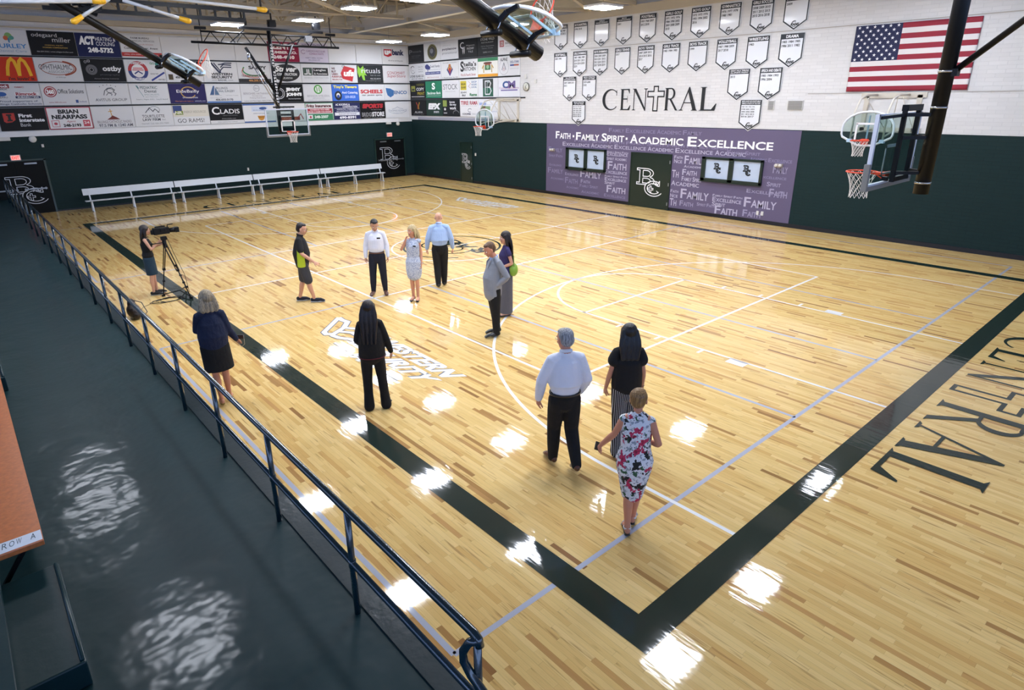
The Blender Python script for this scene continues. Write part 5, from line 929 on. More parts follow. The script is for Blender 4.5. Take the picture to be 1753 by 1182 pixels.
# fan-shaped boards
def fan_outline(w=.66, h=.90):
    P = [(-.20, 0), (-w + .03, .22), (-w, .30), (-w, .46)]
    for k in range(1, 12):
        a = math.radians(180 - 15 * k); P.append((w * math.cos(a), .46 + (h - .46) * math.sin(a)))
    return P + [(w, .46), (w, .30), (w - .03, .22), (.20, 0)]
def fan_goal(t, C, F, U, frame_mat, droop=None):
    """C centre of the bottom edge of the board face"""
    C = V(C); F = V(F).normalized(); U = V(U).normalized(); Lt = U.cross(F).normalized()
    P = [C + Lt * x + U * z for x, z in fan_outline()]
    q = MB(); q.prism([p - F * .008 for p in P], F * .012); q.build('glass', gm, t)
    q = MB(); q.tube(P, .030, 8, closed=True); q.build('frame', frame_mat, t)
    q = MB(); p_ = lambda x, z: C + Lt * x + U * z + F * .010
    for a, b in (((-.28, .12), (-.28, .58)), ((.28, .12), (.28, .58)), ((-.305, .58), (.305, .58))): q.bar(p_(*a), p_(*b), .05, .006, up=F)
    q.build('target_square', m_whitep, t)
    for x in (-.42, 0, .42):
        q = MB(); q.bar(C + Lt * x + U * .10 - F * .05, C + Lt * x + U * (.80 if x == 0 else .66) - F * .05, .035)
        if x: q.box(C + Lt * x + U * .12 - F * .02, (.12, .12, .09))
        q.build('back_rib', m_stee, t)
    rim_and_net(t, C + U * .15 + F * .40, F, U, droop)
for yc, lab in ((4.55, 'wall-mounted fan-shaped glass backboard goal on the right wall below the flag'), (21.15, 'wall-mounted fan-shaped glass backboard goal on the right wall beside the sponsor panels')):
    t = thing('basketball_goal', lab, 'basketball hoop', (16, yc, 2.9), 'fan backboard goals on the right wall')
    fan_goal(t, (16.0, yc, 2.88), (-1, 0, 0), (0, 0, 1), m_alw)
    q = MB()
    for s_ in (-1, 1):
        y = yc + s_ * .42; q.tube([(XW - .02, y, 4.20), (16.7, y, 4.20), (16.35, y, 4.12), (16.12, y, 3.85), (16.05, y, 3.70), (16.05, y, 3.0)], .028, 8)
        q.tube([(XW - .02, y, 3.24), (16.5, y, 3.20), (16.06, y, 3.12)], .024, 8); q.tube([(XW - .03, yc + s_ * .1, 3.3), (16.6, y, 4.19)], .010, 6); q.tube([(XW - .03, yc + s_ * .65, 3.3), (16.9, y, 4.19)], .008, 6)
    q.build('support_pipe', m_tan, t)
    q = MB(); q.bb(XW - .05, XW, yc - .85, yc + .85, 4.12, 4.27); q.bb(XW - .05, XW, yc - .85, yc + .85, 3.19, 3.30); q.bb(XW - .05, XW, yc - .75, yc - .62, 3.2, 4.2); q.bb(XW - .05, XW, yc + .62, yc + .75, 3.2, 4.2); q.build('wall_bracket', m_tan, t)
# swung-up side goals
def raised_goal(E, dirn, lab, r=.105, k=1.0, pivot_len=6.6, slide=.22):
    E = V(E); d = V(dirn).normalized(); mm = -d            # mm points from the pivot to the free end
    n = V((mm.z * -1, 0, mm.x)).normalized()               # board faces this way (upward)
    t = thing('basketball_goal', lab, 'basketball hoop', E, 'side goals folded up under the roof')
    q = MB(); q.tube([E, E + d * pivot_len], r, 18); q.build('mast', m_black, t)
    Bc = E + n * .24 * k + mm * -.05
    fan_goal(t, Bc, n, -mm, m_alw, droop=(0, 0, -1) )
    for s_ in (-1, 1):
        for u in (.34, .98):
            q = MB(); a = E + d * u; b = E + d * (u - .02) + n * .20 * k + V((0, s_ * .40, 0)); c = E + d * u + n * .12 * k + V((0, s_ * .22, 0))
            q.bar(a + V((0, s_ * .08, 0)) - n * .02, c, .07); q.bar(c, b, .06); q.build('swing_arm', m_black, t)
    for u in (.34, .98): q = MB(); q.tube([E + d * u - n * (r + .05) + V((0, -.2, 0)), E + d * u - n * (r + .05) + V((0, .2, 0))], .05, 8); q.build('clamp_bar', m_black, t)
    q = MB()
    for u in (.34, .98):
        for s_ in (-1, 1): q.tube([E + d * u - n * (r + .05) + V((0, s_ * .13, 0)), E + d * u + n * .12 * k + V((0, s_ * .13, 0))], .012, 6)
    q.build('clamp_rod', m_chr, t)
    return t
raised_goal((3.80, 5.2, 4.92), (-1.36, 0, .62), 'folded-up side goal with thick black mast and red rim, left of the pennants', .122)
raised_goal((1.76, 15.5, 4.70), (-2.43, 0, 1.51), 'folded-up side goal hanging in front of the far wall sponsor panels', .085)
# black carrier trusses and capped grey tubes near the walkway
t = thing('backstop_truss', 'black ladder-like steel truss under the roof at the upper left', 'truss', (1.8, 16.2, 6.3))
for z, x0, x1 in ((6.60, -.6, 4.1), (6.35, -1.2, 3.4)): q = MB(); q.bar((x0, 16.2, z), (x1, 16.2, z), .09); q.build('chord', m_black, t)
for k in range(11): x = -.4 + k * .38; q = MB(); q.bar((x, 16.2, 6.35), (x, 16.2, 6.6), .05); q.build('rung', m_black, t)
for x in (.6, 2.2, 3.9): q = MB(); q.bar((x, 16.2, 6.6), (x, 16.2, 7.62), .04); q.build('hanger', m_black, t)
q = MB(); rr_ = random.Random(3)
for k in range(16): q.box((-.55 + rr_.uniform(-.4, .5), 16.2 + rr_.uniform(-.3, .3), 6.45 + rr_.uniform(-.12, .2)), (rr_.uniform(.08, .3), .12, rr_.uniform(.06, .16)), 0, Matrix.Rotation(rr_.uniform(0, 3), 3, 'Y'))
q.build('winch_gear', m_black, t)
m_tube = mat('grey_tube', 'b9bcc0', .35); m_yel = mat('yellow_cap', 'e0a91c', .45)
for a, b, lab in (((-2.6, 11.0, 5.80), (-1.0, 11.0, 5.93), 'pale grey tube crossing the upper left corner'), ((-.86, 11.15, 5.99), (-1.46, 11.15, 5.60), 'short grey tube with a yellow cap beside the black winch gear'),
                  ((-.68, 11.0, 5.97), (.36, 11.0, 5.70), 'grey tube with a yellow cap, lower of the two right of the winch gear'), ((-.54, 11.0, 6.08), (1.85, 11.0, 5.99), 'grey tube with a yellow cap, upper of the two right of the winch gear')):
    t = thing('brace_tube', lab, 'steel tube', b, 'capped grey tubes under the roof'); A_, B_ = V(a), V(b); dd = (B_ - A_).normalized()
    q = MB(); q.tube([A_, B_], .030, 10); q.build('tube', m_tube, t)
    q = MB(); q.tube([B_ - dd * .16, B_ - dd * .02, B_ + dd * .03], [.04, .052, .04], 10); q.ell(B_, (.06, .06, .05)); q.build('end_cap', m_yel, t)

# ------------------------------------------------------------------ roof steel
def truss(y, zb=7.60, zt=8.85, x0=-13.9, x1=13.2):
    i = truss.n; truss.n += 1
    t = thing('roof_truss', 'cream steel roof truss crossing the hall' + (', nearest to the far wall' if i == 4 else f', number {i + 1} counted from the camera'), 'roof truss', (4, y, zb), 'roof trusses')
    q = MB(); q.bb(x0, x1, y - .09, y + .09, zb, zb + .035); q.bb(x0, x1, y - .012, y + .012, zb, zb + .16); q.build('bottom_chord', m_cream, t)
    q = MB(); q.bb(x0, x1 + 4.2, y - .08, y + .08, zt, zt + .12); q.build('top_chord', m_cream, t)
    q = MB(); x = x0 + .4; k = 0
    while x < x1 - .3:
        q.bar((x, y, zb + .05), (x, y, zt), .07); q.bar((x, y, zb + .05) if k % 2 else (x, y, zt), (x + 1.1, y, zt) if k % 2 else (x + 1.1, y, zb + .05), .06); x += 1.1; k += 1
    q.build('web', m_cream, t)
truss.n = 0
for y in (9.2, 13.9, 18.6, 23.3, 28.0): truss(y)
g = thing('roof_girder', 'long white steel beam running under the roof toward the far right corner', 'steel beam', (13.3, 10, 7.6))
gd0, gd1 = V((12.4, -6, 7.52)), V((13.85, YW - .1, 7.52))
q = MB(); q.bar(gd0, gd1, .30, .03); q.bar(gd0 + V((0, 0, .55)), gd1 + V((0, 0, .55)), .30, .03); q.bar(gd0 + V((0, 0, .28)), gd1 + V((0, 0, .28)), .02, .55); q.build('beam', m_beam, g)
q = MB()
for k in range(15): p = gd0.lerp(gd1, (k + .5) / 15); q.bar(p + V((0, 0, .5)), p + V((.4, 0, 1.5)), .06); q.bar(p + V((0, 0, .5)), p + V((0, .5, 1.5)), .05)
q.build('kicker', m_cream, g)
for i, (y0, y1) in enumerate(((23.2, 25.6), (23.2, 20.9), (27.9, 25.7), (27.9, 29.3), (18.5, 20.8), (18.5, 16.2), (13.9, 16.1), (13.9, 11.6))):
    q = MB(); q.bar((13.6, y0, 7.62), (XW - .1, y1, 7.56), .13, .12); o = q.build('roof_brace', m_cream); tag(o, 'cream diagonal bar between white beam and right wall' + ', ' + ['third', 'fourth', 'second', 'nearest the corner', 'fifth', 'sixth', 'seventh', 'eighth'][i] + ' from the far corner' * (i != 3), 'steel bar', 'diagonal roof bracing')
for i, y in enumerate((28.0, 23.3, 18.6, 13.9)):
    q = MB(); q.bar((13.4, y, 7.62), (XW - .1, y, 7.56), .12, .14); o = q.build('roof_brace', m_cream); tag(o, 'cream straight cross bar meeting the right wall, ' + ['nearest', 'second', 'third', 'fourth'][i] + ' to the far corner', 'steel bar', 'straight roof bracing')
q = MB(); q.bb(-13.9, XW, YW - .28, YW - .02, 7.30, 7.34); q.bb(-13.9, XW, YW - .28, YW - .24, 7.30, 7.50); q.build('trim_8', m_cream, structure=True)
for i, (x0, y0, x1, y1) in enumerate(((-4.5, 28.0, .5, 23.3), (.5, 23.3, 5.5, 28.0), (5.5, 28.0, 10.5, 23.3), (-4.5, 18.6, .5, 23.3), (5.5, 18.6, 10.5, 23.3))):
    q = MB(); q.bar((x0, y0, 7.66), (x1, y1, 7.66), .12, .10); o = q.build('roof_brace', m_cream); tag(o, 'cream horizontal diagonal bar under the roof, ' + ['leftmost by the far wall', 'second from the left by the far wall', 'third from the left by the far wall', 'leftmost nearer the camera', 'rightmost nearer the camera'][i], 'steel bar', 'horizontal roof bracing')
for i, (z, y0, y1) in enumerate(((8.05, 0, YW), (8.35, 0, YW), (8.6, 0, YW))):
    for j, x in enumerate((3.2, 7.0, 10.2)):
        q = MB(); q.bar((x, 4, z), (x, YW - .05, z), .05); o = q.build('roof_bridging', m_cream); tag(o, 'thin cream bridging rod running lengthwise between the roof trusses', 'steel bar', 'roof bridging rods')
# ------------------------------------------------------------------ lamps
m_lamp = mat('lamp_diffuser', 'eef3ff', .5, emit=LAMP); m_hous = mat('lamp_housing', 'e0e0e0', .5)
lamps = [(-2.2, 8.5, 7.0), (-2.6, 15.3, 7.0), (2.4, 8.1, 7.0), (2.4, 13.0, 7.0), (2.4, 3.3, 7.0), (5.75, 2.88, 7.15), (5.75, 7.3, 7.15), (5.75, 11.82, 7.15), (5.75, 16.55, 7.15), (5.97, 24.8, 7.1), (9.35, 2.85, 7.3), (9.35, 7.4, 7.3), (9.3, 12.1, 7.3), (9.3, 16.3, 7.3), (9.1, 19.95, 7.4), (9.15, 24.35, 7.4),
         (14.45, 3.4, 7.0), (14.3, 8.05, 7.0), (13.9, 12.45, 7.0), (14.7, 17.75, 7.0), (14.72, 23.05, 7.0), (14.72, 27.05, 7.0)]
lroot = None
desc = ['over the walkway side of the hall', 'over the left half of the court', 'over the middle of the court', 'over the right side of the court', 'above the raised walkway']
for i, (x, y, z) in enumerate(lamps):
    if lroot is None:
        t = thing('ceiling_light', '', 'ceiling light', (x, y, z), 'hanging fluorescent fixtures'); w_, l_ = .52, .42
        q = MB(); q.bb(x - w_, x + w_, y - l_, y + l_, z + .02, z + .09); q.build('housing', m_hous, t, bevel=.01)
        q = MB(); q.bb(x - w_ + .02, x + w_ - .02, y - l_ + .02, y + l_ - .02, z, z + .02); q.build('diffuser', m_lamp, t)
        q = MB(); q.tube([(x, y, z + .09), (x, y, 8.7)], .006, 6); q.build('hanger', m_chr, t)
        lroot = t
    else: t = copy_tree(lroot); t.location = (x, y, z)
    c = 4 if x < 0 else 0 if x < 4 else 1 if x < 8 else 2 if x < 12 else 3
    n_ = sorted([l[1] for l in lamps if (4 if l[0] < 0 else 0 if l[0] < 4 else 1 if l[0] < 8 else 2 if l[0] < 12 else 3) == c]).index(y)
    t['label'] = 'rectangular light ' + desc[c] + ', ' + ['first', 'second', 'third', 'fourth', 'fifth', 'sixth', 'seventh'][n_] + ' from the camera in its row'
# ------------------------------------------------------------------ people
def fuse(q, name, M, parent, vox=.008, smooth=2, kind=None):
    """melt the collected closed shapes into one continuous skin"""
    me = bpy.data.meshes.new(name); me.from_pydata(q.v, [], q.f); me.update()
    b = bmesh.new(); b.from_mesh(me); bmesh.ops.recalc_face_normals(b, faces=b.faces); b.to_mesh(me); b.free()
    o = bpy.data.objects.new(name, me); S.collection.objects.link(o)
    md = o.modifiers.new('r', 'REMESH'); md.mode = 'VOXEL'; md.voxel_size = vox; md.use_smooth_shade = True
    if smooth: ms = o.modifiers.new('s', 'SMOOTH'); ms.factor = .5; ms.iterations = smooth
    dg = bpy.context.evaluated_depsgraph_get(); ev = o.evaluated_get(dg)
    m2 = bpy.data.meshes.new_from_object(ev); bpy.data.objects.remove(o); bpy.data.meshes.remove(me)
    m2.name = name; m2.materials.clear(); m2.materials.append(M)
    m2.polygons.foreach_set('use_smooth', [True] * len(m2.polygons))
    r = bpy.data.objects.new(name, m2); link(r)
    r.parent = parent
    if kind: r['kind'] = kind
    return r
def put(q, name, mats, parent):
    o = q.build(name, mats, None, structure=True); del o['kind']; o.parent = parent; return o
def lerp(a, b, t): return V(a) * (1 - t) + V(b) * t
def chain(q, pts, rad, lat=(1, 0, 0), n=12, cap=True):
    """tube through pts with rounded ends"""
    P = [V(p) for p in pts]; R = [(r, r) if not isinstance(r, tuple) else r for r in rad]
    # smooth subdivision
    PP, RR = [], []
    for i in range(len(P) - 1):
        for k in range(3):
            t = k / 3; PP.append(P[i].lerp(P[i + 1], t)); RR.append(tuple(R[i][j] * (1 - t) + R[i + 1][j] * t for j in (0, 1)))
    PP.append(P[-1]); RR.append(R[-1])
    if cap:
        d0 = (PP[0] - PP[1]).normalized(); d1 = (PP[-1] - PP[-2]).normalized()
        h0 = min(RR[0]); h1 = min(RR[-1])
        a = [(PP[0] + d0 * h0 * s, tuple(r * math.sqrt(max(0.02, 1 - s * s)) for r in RR[0])) for s in (.98, .8, .45)]
        b = [(PP[-1] + d1 * h1 * s, tuple(r * math.sqrt(max(0.02, 1 - s * s)) for r in RR[-1])) for s in (.45, .8, .98)]
        PP = [x[0] for x in a] + PP + [x[0] for x in b]; RR = [x[1] for x in a] + RR + [x[1] for x in b]
    q.tube(PP, RR, n, 0, lat=lat)
def skin_mat(name, col): return mat(name, col, .5, spec=.35)
def stretch_hair(name, c1, c2):
    if name in MATS: return MATS[name]
    M = mat(name, c1, .42); nt, b = nodes(M)
    tc = nt.nodes.new('ShaderNodeTexCoord'); mp = nt.nodes.new('ShaderNodeMapping'); mp.inputs['Scale'].default_value = (90, 90, 7)
    n = nt.nodes.new('ShaderNodeTexNoise'); n.inputs['Scale'].default_value = 1; n.inputs['Detail'].default_value = 3
    r = nt.nodes.new('ShaderNodeValToRGB'); r.color_ramp.elements[0].position = .35; r.color_ramp.elements[1].position = .68; r.color_ramp.elements[0].color = lin(c1); r.color_ramp.elements[1].color = lin(c2)
    bp = nt.nodes.new('ShaderNodeBump'); bp.inputs['Strength'].default_value = .7; bp.inputs['Distance'].default_value = .01
    nt.links.new(tc.outputs['Object'], mp.inputs[0]); nt.links.new(mp.outputs[0], n.inputs['Vector']); nt.links.new(n.outputs['Fac'], r.inputs[0]); nt.links.new(r.outputs[0], b.inputs['Base Color'])
    nt.links.new(n.outputs['Fac'], bp.inputs['Height']); nt.links.new(bp.outputs[0], b.inputs['Normal'])
    return M
def cloth(name, col, rough=.8, fold=(7, .55, .035)): return mat('cloth_' + name, col, rough, bump=fold, vary=.06)
MALE = dict(sh=.162, hipw=.152, hipd=.115, waistw=.142, waistd=.110, chestw=.150, chestd=.118, neck=.056, arm=1.0, leg=1.0, bust=0)
FEM = dict(sh=.140, hipw=.162, hipd=.118, waistw=.122, waistd=.092, chestw=.132, chestd=.100, neck=.045, arm=.84, leg=.90, bust=1)
def hand(q, W, d, pn, side, k=1.0, curl=.5, spread=1.0):
    """five fingers and a palm; d wrist to knuckles, pn palm normal, side +1 thumb toward (d x pn)"""
    d = V(d).normalized(); pn = (V(pn) - d * V(pn).dot(d)).normalized(); L = d.cross(pn) * side
    W = V(W); kn = W + d * .088 * k
    chain(q, [W - d * .02, W + d * .02, W + d * .055 * k, kn], [(.024 * k, .018 * k), (.030 * k, .018 * k), (.041 * k, .017 * k), (.038 * k, .014 * k)], lat=L, n=10)
    for i, (off, ln, sp) in enumerate(((.031, .072, .16), (.0105, .080, .04), (-.0105, .074, -.07), (-.031, .058, -.20))):
        f = (d + L * sp * spread).normalized(); p = kn + L * off * k - d * .008; pts = [p]; rs = [.0092 * k]; an = 0
        for s_, fr in enumerate((.42, .32, .26)):
            an += curl * (.6 + .25 * s_) * (1 + .12 * i); p = p + (f * math.cos(an) + pn * math.sin(an)) * ln * k * fr; pts.append(p); rs.append((.0088, .0082, .0070)[s_] * k)
        chain(q, pts, rs, lat=L, n=8)
    tb = W + d * .022 * k + L * .024 * k; t1 = (d * .72 + L * .62 + pn * .30).normalized(); t2 = (d * .88 + L * .28 + pn * .38).normalized()
    chain(q, [tb, tb + t1 * .038 * k, tb + t1 * .038 * k + t2 * .032 * k, tb + t1 * .038 * k + t2 * .056 * k], [.015 * k, .0118 * k, .0105 * k, .0085 * k], lat=pn, n=8)
def person(loc, ang, h, sex, label, skin='c99a7e', J=None, hands=None, look=(0, 0), B=None, expr=None):
    """builds the body; ang = direction faced in degrees from +X; J joint overrides in a 1.75 m figure (x right, y forward)"""
    k = h / 1.75
    root = bpy.data.objects.new('person', None); S.collection.objects.link(root); root.location = loc
    root.rotation_euler = (0, 0, math.radians(ang - 90)); root.scale = (k, k, k)
    tag(root, label, 'person')
    b = dict(MALE if sex == 'm' else FEM); b.update(B or {})
    j = dict(pel=(0, 0, .93), waist=(0, .005, 1.09), chest=(0, .01, 1.28), nb=(0, -.005, 1.455), head=(0, .02, 1.625))
    for s_, n_ in ((1, 'R'), (-1, 'L')):
        j['sh' + n_] = (s_ * b['sh'], -.005, 1.405); j['el' + n_] = (s_ * (b['sh'] + .05), -.02, 1.13); j['wr' + n_] = (s_ * (b['sh'] + .055), .04, .885)
        j['hip' + n_] = (s_ * .088, 0, .90); j['kn' + n_] = (s_ * .095, .012, .49); j['an' + n_] = (s_ * .10, -.02, .085); j['toe' + n_] = (s_ * .115, .16, .03)
    j.update(J or {}); j = {a: V(c) for a, c in j.items()}
    q = MB(); ar = b['arm']; lg = b['leg']
    chain(q, [j['pel'] + V((0, 0, -.07)), j['pel'], j['waist'], j['chest'], lerp(j['chest'], j['nb'], .62), j['nb']],
          [(b['hipw'] * .86, b['hipd'] * .85), (b['hipw'], b['hipd']), (b['waistw'], b['waistd']), (b['chestw'], b['chestd']), (b['chestw'] * .86, b['chestd'] * .78), (.075 if sex == 'm' else .06, .06)])
    chain(q, [j['nb'] - V((0, 0, .02)), lerp(j['nb'], j['head'], .55), j['head'] - V((0, 0, .03))], [b['neck'] * 1.15, b['neck'], b['neck']])
    if b['bust']:
        for s_ in (-1, 1): q.ell(j['chest'] + V((s_ * .058, .055, .0)), (.052, .045, .052))
    for n_ in 'RL':
        s_ = 1 if n_ == 'R' else -1
        sh, el, wr = j['sh' + n_], j['el' + n_], j['wr' + n_]
        chain(q, [lerp(sh, j['nb'], .45), sh, lerp(sh, el, .35), el, lerp(el, wr, .3), wr], [.046, .050 * ar, .045 * ar, .037 * ar, .040 * ar, .0245 * ar + .002])
        hp, kn, an, to = j['hip' + n_], j['kn' + n_], j['an' + n_], j['toe' + n_]
        bk = (lerp(kn, an, .32)) + V((0, -.012, 0))
        chain(q, [hp, lerp(hp, kn, .4), kn, bk, lerp(kn, an, .72), an], [(.088 * lg, .09 * lg), (.077 * lg, .08 * lg), .056 * lg, .056 * lg, .040 * lg, .036 * lg])
        fd = V((to.x - an.x, to.y - an.y, 0)).normalized(); drop = (to.z - an.z)
        chain(q, [an + V((0, 0, -.02)) - fd * .035, an + fd * .05 + V((0, 0, -.025 + drop * .15)), lerp(an, to, .72) + V((0, 0, .008)), to], [(.033, .035), (.038, .034), (.043, .024), (.034, .018)], lat=fd.cross(V((0, 0, 1))))
        hd = (hands or {}).get(n_)
        dd = (wr - el).normalized()
        if hd is None: hd = dict(d=(dd + V((0, .05, -.25))).normalized(), pn=(-s_, .25, 0), curl=.42)
        hand(q, wr, hd['d'], hd['pn'], hd.get('side', 1 if n_ == 'L' else -1), .98 if sex == 'm' else .88, hd.get('curl', .4), hd.get('spread', 1.0))
    # head
    Rh = Matrix.Rotation(math.radians(look[0]), 3, 'Z') @ Matrix.Rotation(math.radians(look[1]), 3, 'X')
    H = j['head']
    hp_ = lambda x, y, z: H + Rh @ (V((x, y, z)) * 1.08)
    fm = sex == 'f'
    q.ell(hp_(0, -.010, .035), (.080, .100, .088), 0, Rh, 20, 14); q.ell(hp_(0, .012, -.018), (.069, .082, .094), 0, Rh, 18, 12)
    q.ell(hp_(0, .045, -.072), (.038 if fm else .044, .038, .032), 0, Rh); q.ell(hp_(0, .068, -.088), (.018, .016, .014), 0, Rh)
    chain(q, [hp_(0, .080, .018), hp_(0, .092, -.004), hp_(0, .103, -.022), hp_(0, .092, -.032)], [.008, .010, .0135, .009], n=8)
    for s_ in (-1, 1):
        q.ell(hp_(s_ * .013, .090, -.028), (.0085, .009, .007), 0, Rh, 8, 6); q.ell(hp_(s_ * .078, -.006, -.004), (.009, .019, .030), 0, Rh, 10, 8)
        q.ell(hp_(s_ * .036, .060, -.022), (.022, .020, .018), 0, Rh, 10, 8); q.ell(hp_(s_ * .030, .074, .030), (.024, .012, .008), 0, Rh, 8, 6)
    root['_'] = 0; del root['_']
    body = fuse(q, 'body', skin_mat('skin_' + skin, skin), root, .0068, 2)
    # face
    for s_ in (-1, 1):
        e = MB(); e.ell(hp_(s_ * .0305, .0755, .006), (.0145, .010, .0085), 0, Rh, 12, 8); e.ell(hp_(s_ * .0305, .0845, .006), (.0055, .003, .0058), 1, Rh, 8, 6)
        put(e, 'eye', [mat('eye_white', 'e9e4de', .3), mat('iris', '2c211b', .2)], root)
        e = MB(); e.tube([hp_(s_ * .014, .086, .030), hp_(s_ * .030, .086, .035), hp_(s_ * .046, .076, .030)], [.003, .004, .0025], 6); put(e, 'eyebrow', mat('brow_' + ('b' if skin != 'd9a98c' else 'f'), '3c2a1e', .7), root)
    e = MB(); e.tube([hp_(-.023, .0765, -.055), hp_(0, .086, -.053), hp_(.023, .0765, -.055)], [.003, .0062, .003], 6); e.tube([hp_(-.018, .078, -.060), hp_(0, .086, -.061), hp_(.018, .078, -.060)], [.002, .0058, .002], 6)
    put(e, 'mouth', mat('lips_' + sex, 'a8554f' if fm else 'a0645a', .45), root)
    P = dict(root=root, j=j, b=b, hp=hp_, Rh=Rh, sex=sex, k=k, body=body)
    return P
def top(P, M, name='shirt', z0=.90, g=.020, sleeve=1.0, sg=.014, hem=None, collar=True, zr=None, loose=1.0, cuff=.004, neck_drop=0.0, shoulder=1.0):
    """shirt, blouse or jacket; sleeve 0..2 (1 = elbow, 2 = wrist)"""
    j, b = P['j'], P['b']; q = MB()
    pz = j['pel'] + V((0, 0, z0 - .93)); nb = j['nb']
    hw = (b['hipw'] + g * 1.1, b['hipd'] + g * 1.2)
    wl = (b['waistw'] + g * 1.4 * loose, b['waistd'] + g * 1.5 * loose)
    pts = [pz, lerp(pz, j['waist'], .5), j['waist'], j['chest'], lerp(j['chest'], nb, .55), lerp(j['chest'], nb, .86 - neck_drop)]
    rad = [hem or hw, tuple((a + c) / 2 for a, c in zip(hem or hw, wl)), wl, (b['chestw'] + g, b['chestd'] + g + (.022 if b['bust'] else 0)), (b['chestw'] * .92 + g * .4, b['chestd'] * .85 + g * .5), (.095 if P['sex'] == 'm' else .080, .075)]
    chain(q, pts, rad, n=20)
    for n_ in 'RL':
        sh, el, wr = j['sh' + n_], j['el' + n_], j['wr' + n_]; ar = b['arm']
        A = [lerp(sh, nb, .55), sh + V((0, 0, -.006))]; R = [.050, .048 * ar + sg * .8]
        if sleeve <= 0: A = [lerp(sh, nb, .6), lerp(sh, nb, .18)]; R = [.052, .050 * shoulder]
        elif sleeve <= 1: A += [lerp(sh, el, sleeve * .5), lerp(sh, el, sleeve)]; R += [.047 * ar + sg * 1.2, .043 * ar + sg * 1.6]
        else:
            t = sleeve - 1; A += [lerp(sh, el, .45), el, lerp(el, wr, t * .5), lerp(el, wr, t)]; R += [.045 * ar + sg * 1.0, .040 * ar + sg * 1.1, .036 * ar + sg * 1.05, .026 * ar + sg * .7 + cuff]
        chain(q, A, R, n=14, cap=True)
    o = fuse(q, name, M, P['root'], .0085, 2)
    if collar:
        c = lerp(nb, j['head'], .16); q = MB()
        P_ = [c + V((.062 * math.cos(a) * (1 if P['sex'] == 'm' else .85), .062 * math.sin(a) * .95, .012 - .018 * math.sin(a))) for a in [2 * PI * i / 20 for i in range(20)]]
        q.tube(P_, [(.012, .020)] * 20, 8, closed=True, lat=None); oc = put(q, 'collar', M, P['root'])
    return o
def trousers(P, M, name='trousers', g=.016, hem=.052, length=1.0, zt=1.0, flare=0.0):
    j, b = P['j'], P['b']; q = MB(); lg = b['leg']
    pt = j['pel'] + V((0, 0, zt - .93))
    chain(q, [pt, j['pel'], j['pel'] + V((0, 0, -.07))], [(b['waistw'] * .5 + b['hipw'] * .5 + g * .9, b['hipd'] * .92 + g), (b['hipw'] + g, b['hipd'] + g), (b['hipw'] * .93 + g, b['hipd'] * .9 + g)], n=20)
    for n_ in 'RL':
        hp, kn, an = j['hip' + n_], j['kn' + n_], j['an' + n_]
        A = [hp, lerp(hp, kn, .4), kn]; R = [(.092 * lg + g * .6, .100 * lg + g * .6), (.080 * lg + g, .085 * lg + g), .060 * lg + g * 1.2]
        if length > .5:
            e = lerp(kn, an, (length - .5) * 2) + V((0, -.008, -.012)); A += [lerp(kn, e, .5), e]; R += [.054 * lg + g * 1.1 + flare * .3, hem + flare]
        else: A[-1] = lerp(hp, kn, length * 2); R[-1] = .066 * lg + g * 1.6
        chain(q, A, R, n=14)
    return fuse(q, name, M, P['root'], .0085, 2)
def skirt(P, M, name, zt, zb, g=.018, hemw=.19, hemd=.15, shift=(0, 0)):
    j, b = P['j'], P['b']; q = MB(); pel = j['pel']
    hk = lerp(j['knR'], j['knL'], .5)
    P_ = [pel + V((0, 0, zt - .93)), pel + V((0, 0, 0)), V((lerp(pel, hk, .5).x + shift[0] * .5, lerp(pel, hk, .5).y + shift[1] * .5, (.93 + zb) / 2)), V((hk.x + shift[0], hk.y * .8 + shift[1], zb))]
    chain(q, P_, [(b['waistw'] + g, b['waistd'] + g), (b['hipw'] + g, b['hipd'] + g), ((b['hipw'] + g + hemw) / 2, (b['hipd'] + g + hemd) / 2), (hemw, hemd)], n=24, cap=False)
    return fuse(q, name, M, P['root'], .0085, 2)
def shoes(P, M, sole=None, kind='shoe', grow=.010):
    j = P['j']
    for n_ in 'RL':
        an, to = j['an' + n_], j['toe' + n_]; fd = V((to.x - an.x, to.y - an.y, 0)).normalized(); q = MB(); dz = to.z - an.z
        if kind == 'shoe':
            chain(q, [an + V((0, 0, -.025)) - fd * .045, an + fd * .05 + V((0, 0, -.025 + dz * .15)), lerp(an, to, .72) + V((0, 0, .010)), to + fd * .012], [(.038, .044), (.044, .044), (.051, .030), (.040, .022)], lat=fd.cross(V((0, 0, 1))))
        elif kind == 'flat':
            chain(q, [an + V((0, 0, -.045)) - fd * .045, an + fd * .03 + V((0, 0, -.050)), lerp(an, to, .72) + V((0, 0, -.002)), to + fd * .010], [(.036, .020), (.036, .016), (.046, .020), (.038, .020)], lat=fd.cross(V((0, 0, 1))))
        else:
            chain(q, [an + V((0, 0, -.066)) - fd * .05, an + fd * .05 + V((0, 0, -.070)), lerp(an, to, .75) + V((0, 0, -.022)), to + fd * .014 + V((0, 0, -.014))], [(.034, .014), (.036, .012), (.048, .012), (.038, .012)], lat=fd.cross(V((0, 0, 1))))
        o = fuse(q, 'shoe' if kind != 'sandal' else 'sandal', M, P['root'], .007, 1)
        if sole is not None:
            q = MB(); up = lerp(an, to, .5)
            q.tube([an + V((0, 0, -.070)) - fd * .085, an + V((0, 0, -.072)) - fd * .03, V((lerp(an, to, .7).x, lerp(an, to, .7).y, to.z - .018)), to + fd * .035 + V((0, 0, -.018))], [(.02, .010), (.040, .011), (.050, .010), (.03, .009)], 12, lat=fd.cross(V((0, 0, 1))))
            s_ = put(q, 'sole', sole, P['root']); s_.parent = o
